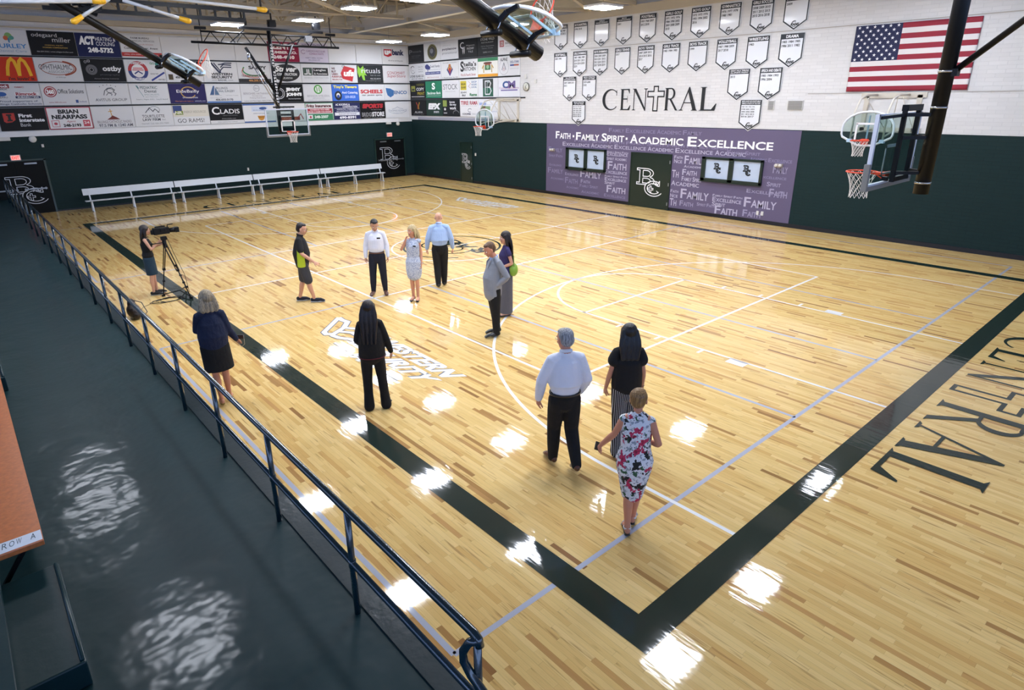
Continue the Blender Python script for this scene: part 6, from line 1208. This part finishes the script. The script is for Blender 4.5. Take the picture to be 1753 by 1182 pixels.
def hair(P, M, shape):
    q = MB(); H = P['hp']; R = P['Rh']
    shape(q, H, R)
    return fuse(q, 'hair', M, P['root'], .0075, 1)
def short_hair(q, H, R, top_=.010, back=-.02):
    q.ell(H(0, -.030, .052), (.086, .092, .086), 0, R, 20, 14); q.ell(H(0, -.044, .005), (.084, .078, .085), 0, R, 16, 12)
    q.ell(H(0, .012, .092), (.064, .064, .034), 0, R, 14, 10)
def long_hair(q, H, R, L=.42, w=.085, bob=False, front=.0):
    q.ell(H(0, -.020, .044), (.094, .108, .098), 0, R, 20, 14)
    for x in (-.060, -.02, .02, .060):
        chain(q, [H(x, -.055, .04), H(x * 1.35, -.080, -.06), H(x * 1.5, -.092, -.16 if not bob else -.12), H(x * 1.25, -.10, -L)], [(.040, .036), (.045, .036), (.040, .028), (.016 if not bob else .030, .018)], n=8)
    for s_ in (-1, 1): chain(q, [H(s_ * .070, .015 + front, .06), H(s_ * .085, -.005 + front, -.02), H(s_ * .086, -.01 + front, -.10), H(s_ * .07, -.03, -.19 if not bob else -.135)], [(.020, .040), (.018, .038), (.018, .034), (.014, .022)], n=8)
def bag_phone(P, at_, d, M, name='phone'):
    pass
def waist_belt(P, M, z=1.005, g=.030, t=.016):
    j, b = P['j'], P['b']; c = j['pel'] + V((0, 0, z - .93)); w_ = (b['waistw'] * .5 + b['hipw'] * .5 + g, b['hipd'] * .92 + g); q = MB()
    q.tube([c + V((w_[0] * math.cos(a), w_[1] * math.sin(a), 0)) for a in [2 * PI * i / 36 for i in range(36)]], [(.006, t)] * 36, 6, closed=True); return put(q, 'belt', M, P['root'])
m_leather = mat('brown_leather', '5a3324', .35, coat=.3); m_blackl = mat('black_leather', '101012', .3, coat=.4)
m_blk = cloth('black', '0e0e11', .85); m_navy = cloth('navy', '14182a', .85)
c_dark = cloth('charcoal', '24262c', .85)
hh = {'dark': stretch_hair('hair_dark', '120c0a', '2a1c16'), 'black': stretch_hair('hair_black', '08080a', '17171c'), 'blonde': stretch_hair('hair_blonde', 'b59a6a', 'e0cfa0'), 'grey': stretch_hair('hair_grey', '6f7074', 'b5b8bc'),
      'ash': stretch_hair('hair_ash', '6d5f4c', 'b0a083'), 'brown': stretch_hair('hair_brown', '4a3424', '7a5a3c'), 'gold': stretch_hair('hair_gold', '6a4a2c', 'a8824e')}
stand = lambda dx=0, dy=0: {}
# 1 polo man pointing down with an open hand
P = person((1.78, 10.48, 0), -28, 1.80, 'm', 'person in a black and lime polo shirt and grey shorts, gesturing with an open hand', 'd6a184',
    J=dict(elR=(0.217, .02, 1.13), wrR=(0.195, .25, .93), elL=(-0.207, -.03, 1.14), wrL=(-0.172, .12, .95), head=(0, .07, 1.60), nb=(0, .01, 1.45),
           knR=(.085, .09, .49), anR=(.08, .17, .09), toeR=(.09, .36, .035), knL=(-.09, -.02, .49), anL=(-.10, -.14, .09), toeL=(-.12, .04, .03)),
    hands=dict(R=dict(d=(.0, .85, -.5), pn=(-.5, .2, -.8), curl=.12, spread=1.6)), look=(-12, -14), B=dict(waistw=.170, waistd=.150))
m_polo = cloth('polo', '121317'); top(P, m_polo, 'polo_shirt', .86, .022, .72, .020)
q = MB(); j = P['j']; 
for s_ in (-1, 1): chain(q, [(s_ * .176, -.005, .84), (s_ * .190, .0, 1.05), (s_ * .170, .0, 1.24)], [(.026, .085), (.028, .08), (.022, .065)], lat=(1, 0, 0))
fuse(q, 'side_panel', cloth('lime', 'b9d02c'), P['root'], .0085, 1)
trousers(P, cloth('grey_short', '3a3b40'), 'shorts', .022, .07, .47)
shoes(P, mat('canvas_navy', '191d2b', .8), mat('sole_white', 'd8d6d0', .6)); hair(P, hh['dark'], short_hair)
q = MB(); H = P['hp']
for s_ in (-1, 1): q.tube([H(s_ * .031 + .019 * math.cos(a), .098, .006 + .013 * math.sin(a)) for a in [2 * PI * i / 14 for i in range(14)]], .0018, 5, closed=True); q.tube([H(s_ * .05, .096, .008), H(s_ * .078, .0, .008)], .0015, 5)
put(q, 'glasses', m_blackl, P['root'])
# 2 white shirt, looking down
P = person((3.30, 9.86, 0), 236, 1.78, 'm', 'person in a white dress shirt and navy trousers looking down at the floor', 'cf9c7c',
    J=dict(head=(0, .075, 1.60), nb=(0, .01, 1.45), elR=(0.232, -.02, 1.13), wrR=(0.247, .03, .885), elL=(-0.232, -.02, 1.13), wrL=(-0.247, .04, .885), anR=(.135, -.01, .085), toeR=(.17, .165, .03), knR=(.115, .01, .49), anL=(-.135, -.02, .085), toeL=(-.165, .16, .03), knL=(-.115, .01, .49)),
    look=(12, -26))
m_wsh = cloth('white_shirt', 'eceef8', .7); top(P, m_wsh, 'shirt', 1.06, .020, 1.96, .016, loose=1.1)
trousers(P, m_navy, 'trousers'); waist_belt(P, m_leather, .985, .026); shoes(P, m_leather); hair(P, hh['black'], short_hair)
q = MB(); q.box((-.075, .158, 1.33), (.075, .012, .03), 0, Matrix.Rotation(-.2, 3, 'X')); put(q, 'name_tag', m_blk, P['root'])
# 3 blonde with hand to her ear
P = person((3.66, 8.90, 0), 222, 1.70, 'f', 'person with blonde bob in a pale blue belted shirt dress, hand raised to the ear', 'd89c7e',
    J=dict(elR=(0.252, .09, 1.20), wrR=(0.127, .10, 1.44), elL=(-0.177, -.03, 1.13), wrL=(-0.187, .03, .885), knR=(.06, .01, .49), anR=(.055, -.02, .085), toeR=(.075, .15, .02), knL=(-.06, .02, .49), anL=(-.06, .0, .085), toeL=(-.08, .17, .02)),
    hands=dict(R=dict(d=(-.35, .05, .9), pn=(-.7, .3, -.2), curl=.7)), look=(-26, -2))
m_dress = mat('cloth_chambray', 'b4bfd2', .8, bump=(60, .3, .01)); nt, bb_ = nodes(m_dress)
tc = nt.nodes.new('ShaderNodeTexCoord'); vo = nt.nodes.new('ShaderNodeTexNoise'); vo.inputs['Scale'].default_value = 55; rp = nt.nodes.new('ShaderNodeValToRGB'); rp.color_ramp.elements[0].color = lin('8d9cbc'); rp.color_ramp.elements[1].color = lin('ccd3df'); rp.color_ramp.elements[0].position = .40; rp.color_ramp.elements[1].position = .52
nt.links.new(tc.outputs['Object'], vo.inputs['Vector']); nt.links.new(vo.outputs['Fac'], rp.inputs[0]); nt.links.new(rp.outputs[0], bb_.inputs['Base Color'])
q = MB(); j, b = P['j'], P['b']
chain(q, [(0, .01, .60), (0, .005, .72), (0, 0, .93), (0, .005, 1.05), (0, .01, 1.16), (0, .012, 1.28), (0, 0, 1.385), (0, -.004, 1.425)], [(.165, .125), (.185, .14), (.188, .14), (.142, .112), (.15, .12), (.158, .130), (.150, .098), (.085, .07)], n=24)
for s_ in (-1, 1): chain(q, [(s_ * .09, 0, 1.41), (s_ * .150, 0, 1.40)], [.05, .052])
fuse(q, 'dress', m_dress, P['root'], .0085, 2); waist_belt(P, m_blackl, 1.055, -.002, .012); shoes(P, m_blackl, None, 'flat'); hair(P, hh['blonde'], lambda q, H, R: long_hair(q, H, R, .22, bob=True))
q = MB(); q.box((-.075, .148, 1.31), (.065, .012, .026), 0, Matrix.Rotation(-.2, 3, 'X')); put(q, 'name_tag', m_blk, P['root'])
q = MB(); q.tube([(-.205 + .028 * math.cos(a), .03 + .028 * math.sin(a), .90) for a in [2 * PI * i / 14 for i in range(14)]], .004, 6, closed=True); put(q, 'bracelet', m_chr, P['root'])
# 4 bald, pale blue shirt
P = person((4.74, 9.40, 0), 56, 1.80, 'm', 'bald person seen from behind in a pale blue shirt and black trousers', 'dca88c',
    J=dict(elR=(0.267, -.01, 1.14), wrR=(0.297, .04, .90), elL=(-0.267, -.01, 1.14), wrL=(-0.297, .04, .90), knR=(.08, .04, .49), anR=(.075, .07, .085), toeR=(.09, .25, .03), knL=(-.075, -.01, .49), anL=(-.07, -.09, .09), toeL=(-.085, .09, .03), head=(0, .05, 1.60)),
    look=(0, -14), B=dict(waistw=.160, waistd=.130, chestw=.165, sh=.178))
top(P, cloth('blue_shirt', 'a9c3ea', .7), 'shirt', 1.06, .026, 1.94, .020, loose=1.2); trousers(P, m_blk, 'trousers', .022, .06); shoes(P, m_blackl)
# 5 grey blazer
P = person((3.56, 6.02, 0), 158, 1.83, 'm', 'person in a grey blazer and black trousers, hands in pockets, looking down', 'cf8f72',
    J=dict(elR=(0.232, -.14, 1.14), wrR=(0.167, .02, .98), elL=(-0.232, -.14, 1.14), wrL=(-0.167, .02, .98), head=(0, .10, 1.595), nb=(0, .01, 1.45), knR=(.09, .0, .49), anR=(.09, -.05, .085), toeR=(.10, .14, .03), knL=(-.09, .03, .49), anL=(-.095, .03, .085), toeL=(-.11, .22, .03), pel=(0, .05, .93), waist=(0, .055, 1.09), hipR=(.088, .04, .90), hipL=(-.088, .04, .90)),
    hands=dict(R=dict(d=(-.2, .3, -.9), pn=(-1, 0, 0), curl=.5), L=dict(d=(.2, .3, -.9), pn=(1, 0, 0), curl=.5)), look=(8, -24), B=dict(waistw=.150, waistd=.130))
m_blz = cloth('blazer', '8e9299', .8); top(P, m_blz, 'blazer', .80, .024, 1.93, .016, hem=(.190, .155), collar=False, loose=1.1)
q = MB(); nb = P['j']['nb']; q.ell(nb + V((0, .055, -.02)), (.05, .035, .07), 0); q.tube([nb + V((.055 * math.cos(a), .055 * math.sin(a), .022 - .012 * math.sin(a))) for a in [2 * PI * i / 18 for i in range(18)]], [(.010, .018)] * 18, 6, closed=True); put(q, 'shirt', cloth('blue_shirt', 'a9c3ea'), P['root'])
q = MB()
for s_ in (-1, 1): q.tube([nb + V((s_ * .055, .04, .01)), nb + V((s_ * .075, .10, -.08)), nb + V((s_ * .02, .155, -.26))], [(.008, .018), (.008, .030), (.006, .010)], 6)
put(q, 'lapel', cloth('lapel', '787c86'), P['root'])
trousers(P, m_blk, 'trousers', .018, .060); shoes(P, m_blackl); hair(P, hh['brown'], short_hair)
# 6 long dark hair, purple top, green bag
P = person((4.47, 6.74, 0), 150, 1.76, 'f', 'person with very long dark hair in purple top and long grey skirt', 'd09a80',
    J=dict(elR=(0.182, -.09, 1.14), wrR=(0.152, .06, 1.0), elL=(-0.192, -.08, 1.14), wrL=(-0.112, .13, 1.05), knR=(.07, .01, .49), anR=(.07, -.02, .085), knL=(-.07, .01, .49), anL=(-.07, -.02, .085)), look=(6, -4))
top(P, cloth('purple', '2b2358', .7), 'top', .97, .016, .28, .014, collar=False); skirt(P, cloth('grey_skirt', '5b5c66'), 'long_skirt', 1.04, .07, .016, .165, .14)
shoes(P, m_blackl, None, 'flat'); hair(P, hh['dark'], lambda q, H, R: long_hair(q, H, R, .50))
Rz = Matrix.Rotation(math.radians(60), 3, 'Z'); kk = P['k']
t = thing('handbag', 'lime green handbag carried under the arm of the person with very long dark hair', 'bag', (4.47, 6.74, 1.0))
bagc = P['root'].matrix_basis @ V((-.11, -.12, 1.0))
q = MB(); R_ = Matrix.Rotation(math.radians(150), 3, 'Z'); q.ell(bagc, (.10, .13, .14), 0, R_, 14, 10); o = fuse(q, 'bag_body', mat('green_leather', '7fa83a', .45), t, .01, 1); o.location = -V(t.location)
q = MB(); q.tube([bagc + R_ @ V((0, .10, .06)), bagc + R_ @ V((0, .06, .30)), bagc + R_ @ V((0, -.04, .30)), bagc + R_ @ V((0, -.09, .06))], .008, 6); q.build('strap', mat('green_strap', '6a8f30', .5), t)
# 7 black suit, long dark hair, back to the camera
P = person((.29, 4.92, 0), 62, 1.66, 'f', 'person seen from behind in a black trouser suit with long dark hair', 'd09a80',
    J=dict(elR=(0.222, .0, 1.13), wrR=(0.282, .08, .90), elL=(-0.202, .04, 1.14), wrL=(-0.142, .16, 1.02), knR=(.12, .0, .49), anR=(.15, .0, .085), toeR=(.21, .15, .03), knL=(-.10, .01, .49), anL=(-.105, -.01, .085), head=(0, .03, 1.61)), look=(-8, -8), B=dict(hipw=.17, waistw=.138, waistd=.110, chestw=.148))
top(P, m_blk, 'jacket', .90, .028, 1.98, .020, hem=(.20, .15), loose=1.35); trousers(P, m_blk, 'trousers', .016, .070, 1.02, flare=.012); shoes(P, m_blackl); hair(P, hh['dark'], lambda q, H, R: long_hair(q, H, R, .46))
q = MB(); c = P['j']['pel'] + V((0, 0, -.045)); q.tube([c + V((.203 * math.cos(a), .152 * math.sin(a), 0)) for a in [2 * PI * i / 36 for i in range(36)]], [(.005, .007)] * 36, 6, closed=True); put(q, 'red_hem', cloth('hem_red', '5a1420'), P['root'])
# 8 grey hair, white shirt, walking
P = person((1.21, 2.05, 0), 60, 1.80, 'm', 'grey-haired person seen from behind in a white shirt, black trousers and brown shoes', 'cf8e72',
    J=dict(elR=(0.247, -.03, 1.14), wrR=(0.207, .08, .93), elL=(-0.267, .03, 1.13), wrL=(-0.282, .10, .88), knR=(.09, .0, .50), anR=(.085, -.24, .17), toeR=(.10, -.08, .035), knL=(-.09, .10, .49), anL=(-.10, .10, .10), toeL=(-.13, .28, .03), head=(0, .06, 1.60)), look=(22, -10), B=dict(chestw=.158, waistw=.150, waistd=.125))
top(P, m_wsh, 'shirt', 1.06, .026, 1.96, .022, loose=1.2); trousers(P, m_blk, 'trousers', .020, .060); waist_belt(P, m_blackl, .985, .028); shoes(P, mat('tan_leather', '54290f', .35, coat=.3)); hair(P, hh['grey'], short_hair)
q = MB(); H = P['hp']; q.tube([H(-.05, .095, .010), H(-.080, .0, .010)], .002, 5); q.tube([H(.05, .095, .010), H(.080, .0, .010)], .002, 5)
for s_ in (-1, 1): q.tube([H(s_ * .031 + .019 * math.cos(a), .098, .006 + .013 * math.sin(a)) for a in [2 * PI * i / 14 for i in range(14)]], .0018, 5, closed=True)
put(q, 'glasses', m_chr, P['root'])
# 9 black top, striped trousers
P = person((2.02, 1.78, 0), 52, 1.72, 'f', 'person seen from behind with black bob, black top and striped wide trousers', 'c99076',
    J=dict(elR=(0.197, -.02, 1.14), wrR=(0.217, .06, .90), elL=(-0.207, .0, 1.14), wrL=(-0.242, .06, .90), knR=(.08, .03, .49), anR=(.08, .04, .085), knL=(-.08, -.02, .49), anL=(-.08, -.10, .09), toeL=(-.09, .07, .03)), hands=dict(R=dict(d=(0, .25, -.95), pn=(-1, .1, 0), curl=.8)), look=(-4, -8), B=dict(chestw=.150, waistw=.135))
top(P, m_blk, 'top', .94, .026, .42, .030, collar=False, loose=1.5)
ms = mat('cloth_stripes', '0e0e12', .8); nt, bb_ = nodes(ms); tc = nt.nodes.new('ShaderNodeTexCoord'); wv = nt.nodes.new('ShaderNodeTexWave'); wv.bands_direction = 'X'; wv.inputs['Scale'].default_value = 15.5; wv.inputs['Distortion'].default_value = .4; wv.inputs['Detail'].default_value = 0
rp = nt.nodes.new('ShaderNodeValToRGB'); rp.color_ramp.interpolation = 'CONSTANT'; rp.color_ramp.elements[0].color = lin('101015'); rp.color_ramp.elements[1].color = lin('b9b9c0'); rp.color_ramp.elements[1].position = .80
nt.links.new(tc.outputs['Object'], wv.inputs['Vector']); nt.links.new(wv.outputs['Fac'], rp.inputs[0]); nt.links.new(rp.outputs[0], bb_.inputs['Base Color'])
trousers(P, ms, 'striped_trousers', .026, .085, 1.0, flare=.02); shoes(P, m_blackl, None, 'flat'); hair(P, hh['black'], lambda q, H, R: long_hair(q, H, R, .27, bob=True))
q = MB(); wr = P['j']['wrR']; q.tube([wr + V((.026 * math.cos(a), .026 * math.sin(a), .01)) for a in [2 * PI * i / 14 for i in range(14)]], .005, 6, closed=True); put(q, 'bracelet', mat('bracelet_dark', '3a2a22', .4), P['root'])
t = thing('phone', 'small dark clutch phone held in the right hand of the person in striped trousers', 'phone', P['root'].matrix_basis @ V((.24, .13, .80)))
q = MB(); q.box((0, 0, 0), (.020, .07, .13)); o = q.build('case', mat('phone_case', '6a6450', .4), None, bevel=.004); o.location = (0, 0, 0); o.parent = t; t.rotation_euler = (0, 0, P['root'].rotation_euler[2])
# 10 floral dress
P = person((.84, .75, 0), 38, 1.63, 'f', 'person nearest the camera in a sleeveless floral dress and black sandals, seen from behind', 'cf8d70',
    J=dict(elL=(-0.227, .02, 1.20), wrL=(-0.362, .11, 1.00), elR=(0.232, -.07, 1.17), wrR=(0.152, .13, 1.08), knR=(.045, .06, .50), anR=(.03, .13, .10), toeR=(.04, .31, .035), knL=(-.04, -.01, .49), anL=(-.03, -.06, .09), toeL=(-.05, .11, .03), head=(0, .055, 1.60)),
    hands=dict(L=dict(d=(-.35, .25, -.8), pn=(.7, .3, -.3), curl=.9), R=dict(d=(-.4, .9, .1), pn=(-.3, -.1, -.9), curl=.8)), look=(-10, -14), B=dict(hipw=.185, waistw=.140, waistd=.112, hipd=.13, arm=.92, leg=.96))
mf = mat('cloth_floral', 'dfe0e6', .75, bump=(8, .4, .02)); nt, bb_ = nodes(mf); N = nt.nodes.new; Lk = nt.links.new
tc = N('ShaderNodeTexCoord'); base = None
def blotch(scale, thr, soft, col, prev, seed, inv=False):
    mp = N('ShaderNodeMapping'); mp.inputs['Location'].default_value = (seed, seed * 1.7, seed * .6); Lk(tc.outputs['Object'], mp.inputs[0])
    n = N('ShaderNodeTexNoise'); n.inputs['Scale'].default_value = scale; n.inputs['Detail'].default_value = 3; n.inputs['Roughness'].default_value = .6; Lk(mp.outputs[0], n.inputs['Vector'])
    r = N('ShaderNodeMapRange'); r.inputs['From Min'].default_value = thr; r.inputs['From Max'].default_value = thr + soft; Lk(n.outputs['Fac'], r.inputs['Value'])
    x = N('ShaderNodeMix'); x.data_type = 'RGBA'; Lk(r.outputs[0], x.inputs['Factor'])
    if isinstance(prev, tuple): x.inputs['A'].default_value = prev
    else: Lk(prev, x.inputs['A'])
    if isinstance(col, tuple): x.inputs['B'].default_value = col
    else: Lk(col, x.inputs['B'])
    return x.outputs['Result']
c = blotch(22, .56, .02, lin('9aa0ac'), lin('e4e5ea'), 1.3)
c = blotch(13, .565, .015, lin('15161a'), c, 4.1)
c = blotch(15, .61, .015, lin('2f5a3c'), c, 7.7)
rose = blotch(40, .48, .12, lin('8c1538'), lin('c8325c'), 2.2)
c = blotch(8.5, .575, .012, rose, c, 11.4)
Lk(c, bb_.inputs['Base Color'])
q = MB()
chain(q, [(0, .04, .50), (0, .03, .66), (0, .012, .82), (0, 0, .93), (0, .005, 1.07), (0, .012, 1.28), (0, 0, 1.385), (0, -.004, 1.43)], [(.125, .130), (.155, .14), (.188, .148), (.200, .150), (.160, .130), (.160, .136), (.156, .108), (.118, .080)], n=24)
for s_ in (-1, 1): chain(q, [(s_ * .08, -.002, 1.42), (s_ * .138, -.004, 1.405)], [.048, .050])
fuse(q, 'dress', mf, P['root'], .0085, 2); shoes(P, m_blackl, None, 'sandal'); hair(P, hh['gold'], lambda q, H, R: (short_hair(q, H, R), q.ell(H(0, -.035, .045), (.094, .094, .088), 0, R, 16, 12), q.ell(H(0, -.062, -.005), (.074, .055, .068), 0, R, 14, 10)))
q = MB(); j = P['j']
for n_ in 'RL':
    an = j['an' + n_]; q.tube([an + V((.040 * math.cos(a), .042 * math.sin(a), .0)) for a in [2 * PI * i / 18 for i in range(18)]], [(.005, .012)] * 18, 6, closed=True)
    to = j['toe' + n_]; m_ = lerp(an, to, .62); q.tube([m_ + V((-.05, 0, -.02)), m_ + V((-.02, .02, .028)), m_ + V((.025, .02, .026)), m_ + V((.05, 0, -.02))], [(.004, .014)] * 4, 6)
put(q, 'ankle_strap', mat('strap_white', 'e4e2e0', .5), P['root'])
t = thing('phone', 'small black phone in the left hand of the person in the floral dress', 'phone', P['root'].matrix_basis @ V((-.405, .16, .945)))
q = MB(); q.box((0, 0, 0), (.05, .10, .018)); o = q.build('case', m_blackl, None, bevel=.004); o.location = (0, 0, 0); o.parent = t; t.rotation_euler = (.4, .3, P['root'].rotation_euler[2])
# 11 denim jacket
P = person((-1.33, 6.62, 0), 78, 1.76, 'f', 'person seen from behind in a denim jacket and black skirt beyond the railing', 'cc8e70',
    J=dict(elR=(0.217, .02, 1.13), wrR=(0.312, .10, .93), elL=(-0.192, .09, 1.16), wrL=(-0.082, .22, 1.12), knR=(.085, .02, .49), anR=(.09, .04, .09), toeR=(.11, .20, .03), knL=(-.05, -.01, .49), anL=(-.03, -.07, .09), toeL=(-.03, .10, .03)),
    hands=dict(R=dict(d=(.5, .6, -.5), pn=(-.4, -.1, -.8), curl=.7)), look=(6, -6), B=dict(hipw=.182, waistw=.148, waistd=.118, chestw=.150, sh=.155))
top(P, cloth('denim', '131f3d', .85, (9, .7, .04)), 'denim_jacket', .96, .030, 1.95, .020, hem=(.195, .15), loose=1.35); skirt(P, m_blk, 'skirt', 1.02, .56, .018, .205, .165)
shoes(P, mat('gold_flat', '8a7334', .5), None, 'flat'); hair(P, hh['ash'], lambda q, H, R: (long_hair(q, H, R, .15, bob=True), q.ell(H(0, -.03, .03), (.096, .102, .094), 0, R, 16, 12)))
t = thing('camera', 'small dark compact camera with a hanging strap held by the person in denim', 'camera', P['root'].matrix_basis @ V((.385, .19, .90)))
q = MB(); q.box((0, 0, 0), (.10, .035, .06)); q.tube([(0, .02, 0), (0, .045, 0)], .022, 12); o = q.build('case', m_blackl, None, bevel=.004); o.location = (0, 0, 0); o.parent = t
q = MB(); q.tube([(.045, 0, -.01), (.05, -.02, -.09), (.0, -.03, -.13), (-.04, -.01, -.08), (-.045, 0, 0)], .004, 6); put(q, 'strap', mat('strap_tan', 'b5a284', .6), t); t.rotation_euler = (0, 0, P['root'].rotation_euler[2] - .5)
# 12 camera operator
P = person((-.62, 13.50, 0), -12, 1.66, 'f', 'person in black tank top and teal skirt looking through a video camera', 'd6a184',
    J=dict(elR=(0.252, .10, 1.17), wrR=(0.112, .27, 1.30), elL=(-0.182, .12, 1.15), wrL=(-0.082, .34, 1.22), head=(0, .045, 1.60), knR=(.08, .0, .49), anR=(.08, -.03, .085), toeR=(.10, .14, .03), knL=(-.08, .04, .49), anL=(-.085, .04, .085), toeL=(-.10, .23, .03)),
    hands=dict(R=dict(d=(-.2, .8, .5), pn=(-.8, .1, .2), curl=.8), L=dict(d=(.2, .9, .2), pn=(.3, .2, .8), curl=.9)), look=(-4, -2))
top(P, m_blk, 'tank_top', 1.0, .012, 0, .01, collar=False, neck_drop=.12); skirt(P, cloth('teal', '1f3a4c'), 'skirt', 1.05, .52, .012, .160, .130)
shoes(P, mat('sneaker_black', '14141a', .6), mat('sole_grey', 'b9b8b4', .6)); hair(P, hh['dark'], lambda q, H, R: long_hair(q, H, R, .34))
# video camera on its tripod, cable, bag
t = thing('video_camera', 'black shoulder video camera on the tripod, pointing right', 'camera', (-0.380, 13.30, 1.36))
q = MB(); q.box((-0.290, 13.30, 1.50), (.34, .12, .15)); q.box((-0.460, 13.30, 1.49), (.10, .08, .10)); q.box((-0.300, 13.30, 1.60), (.22, .03, .03)); q.box((-0.260, 13.24, 1.52), (.12, .05, .08)); q.build('camera_body', m_black, t, bevel=.012)
q = MB(); q.tube([(-0.120, 13.30, 1.49), (-0.060, 13.30, 1.49), (0.010, 13.30, 1.49)], [.05, .055, .065], 16); q.box((0.040, 13.30, 1.49), (.08, .14, .11)); q.build('lens_hood', m_black, t)
q = MB(); q.tube([(-0.400, 13.28, 1.545), (-0.470, 13.30, 1.56)], [.028, .035], 12); q.build('viewfinder', m_black, t)
q = MB(); q.tube([(-0.140, 13.30, 1.575), (-0.140, 13.30, 1.62), (-0.020, 13.30, 1.63)], .012, 8); q.build('microphone', m_black, t)
t = thing('tripod', 'tall black camera tripod with ground spreader beside the green sideline', 'tripod', (-0.290, 13.2, 0))
hub = V((-0.280, 13.24, 1.24))
q = MB(); q.tube([hub - V((0, 0, .12)), hub + V((0, 0, .05))], .045, 12); q.box(hub + V((0, 0, .10)), (.12, .09, .08)); q.build('tripod_head', m_black, t)
feet = [V((-.53, 13.17, .02)), V((-.10, 12.54, .02)), V((.08, 13.55, .02))]
for i, f_ in enumerate(feet):
    q = MB(); s_ = (f_ - hub).cross(V((0, 0, 1))).normalized() * .03; m_ = hub.lerp(f_, .5); m2 = hub.lerp(f_, .72)
    for d_ in (-1, 1): q.tube([hub + s_ * d_ * 1.3 - V((0, 0, .04)), m_ + s_ * d_], .011, 8)
    q.box(m_, (.06, .06, .05)); q.tube([m_, m2, f_], .013, 8); q.box(m2, (.05, .05, .04)); q.box(f_ + V((0, 0, .01)), (.07, .05, .04)); q.build('leg', m_black, t)
q = MB(); c = (feet[0] + feet[1] + feet[2]) / 3
for f_ in feet: q.bar((c.x, c.y, .10), (f_.x, f_.y, .05), .018)
q.build('spreader', m_black, t)
q = MB(); q.tube([hub + V((0, -.02, 0)), hub + V((-.28, -.12, .02))], .010, 8); q.ell(hub + V((-.29, -.12, .02)), (.03, .02, .02)); q.build('pan_handle', m_black, t)
q = MB(); pts = [(-.22, 13.2, 1.35), (-.16, 13.1, 1.0), (-.06, 12.9, .5), (-.05, 12.8, .1), (-.2, 12.72, .008)]
for k in range(52): a_ = k * .45; pts.append((-.62 + (.30 + .04 * math.sin(k)) * math.cos(a_) + k * .004, 12.78 + (.17 + .03 * math.cos(k * .7)) * math.sin(a_), .008 + .006 * (k % 3)))
q.tube(pts, .006, 5); o = q.build('cable', m_black); tag(o, 'thin black cable hanging from the video camera and coiled on the floor', 'cable')
q = MB(); q.tube([(-.9, 12.75, .006), (-1.1, 12.6, .006), (-1.2, 12.35, .006), (-1.28, 12.1, .006)], .004, 5); o = q.build('cable', m_black); tag(o, 'thin black lead running from the coil toward the dark bag', 'cable')
t = thing('shoulder_bag', 'dark brown slouched bag on the floor behind the railing near the tripod', 'bag', (-1.40, 11.95, 0))
q = MB(); q.ell((-1.40, 11.93, .16), (.13, .22, .15), 0, None, 16, 10); q.ell((-1.40, 12.03, .28), (.08, .12, .12), 0, None, 14, 10); q.ell((-1.38, 11.80, .10), (.10, .12, .09), 0); o = fuse(q, 'bag_body', mat('bag_leather', '231a1a', .5, bump=(9, .8, .04)), t, .012, 2); o.location = -V(t.location)
q = MB(); q.tube([(-1.36, 12.05, .36), (-1.22, 11.95, .30), (-1.18, 11.78, .12), (-1.30, 11.72, .04)], .009, 6); q.build('strap', m_blackl, t)
q = MB(); q.box((-1.50, 11.90, .22), (.012, .03, .02)); q.build('buckle', m_chr, t)
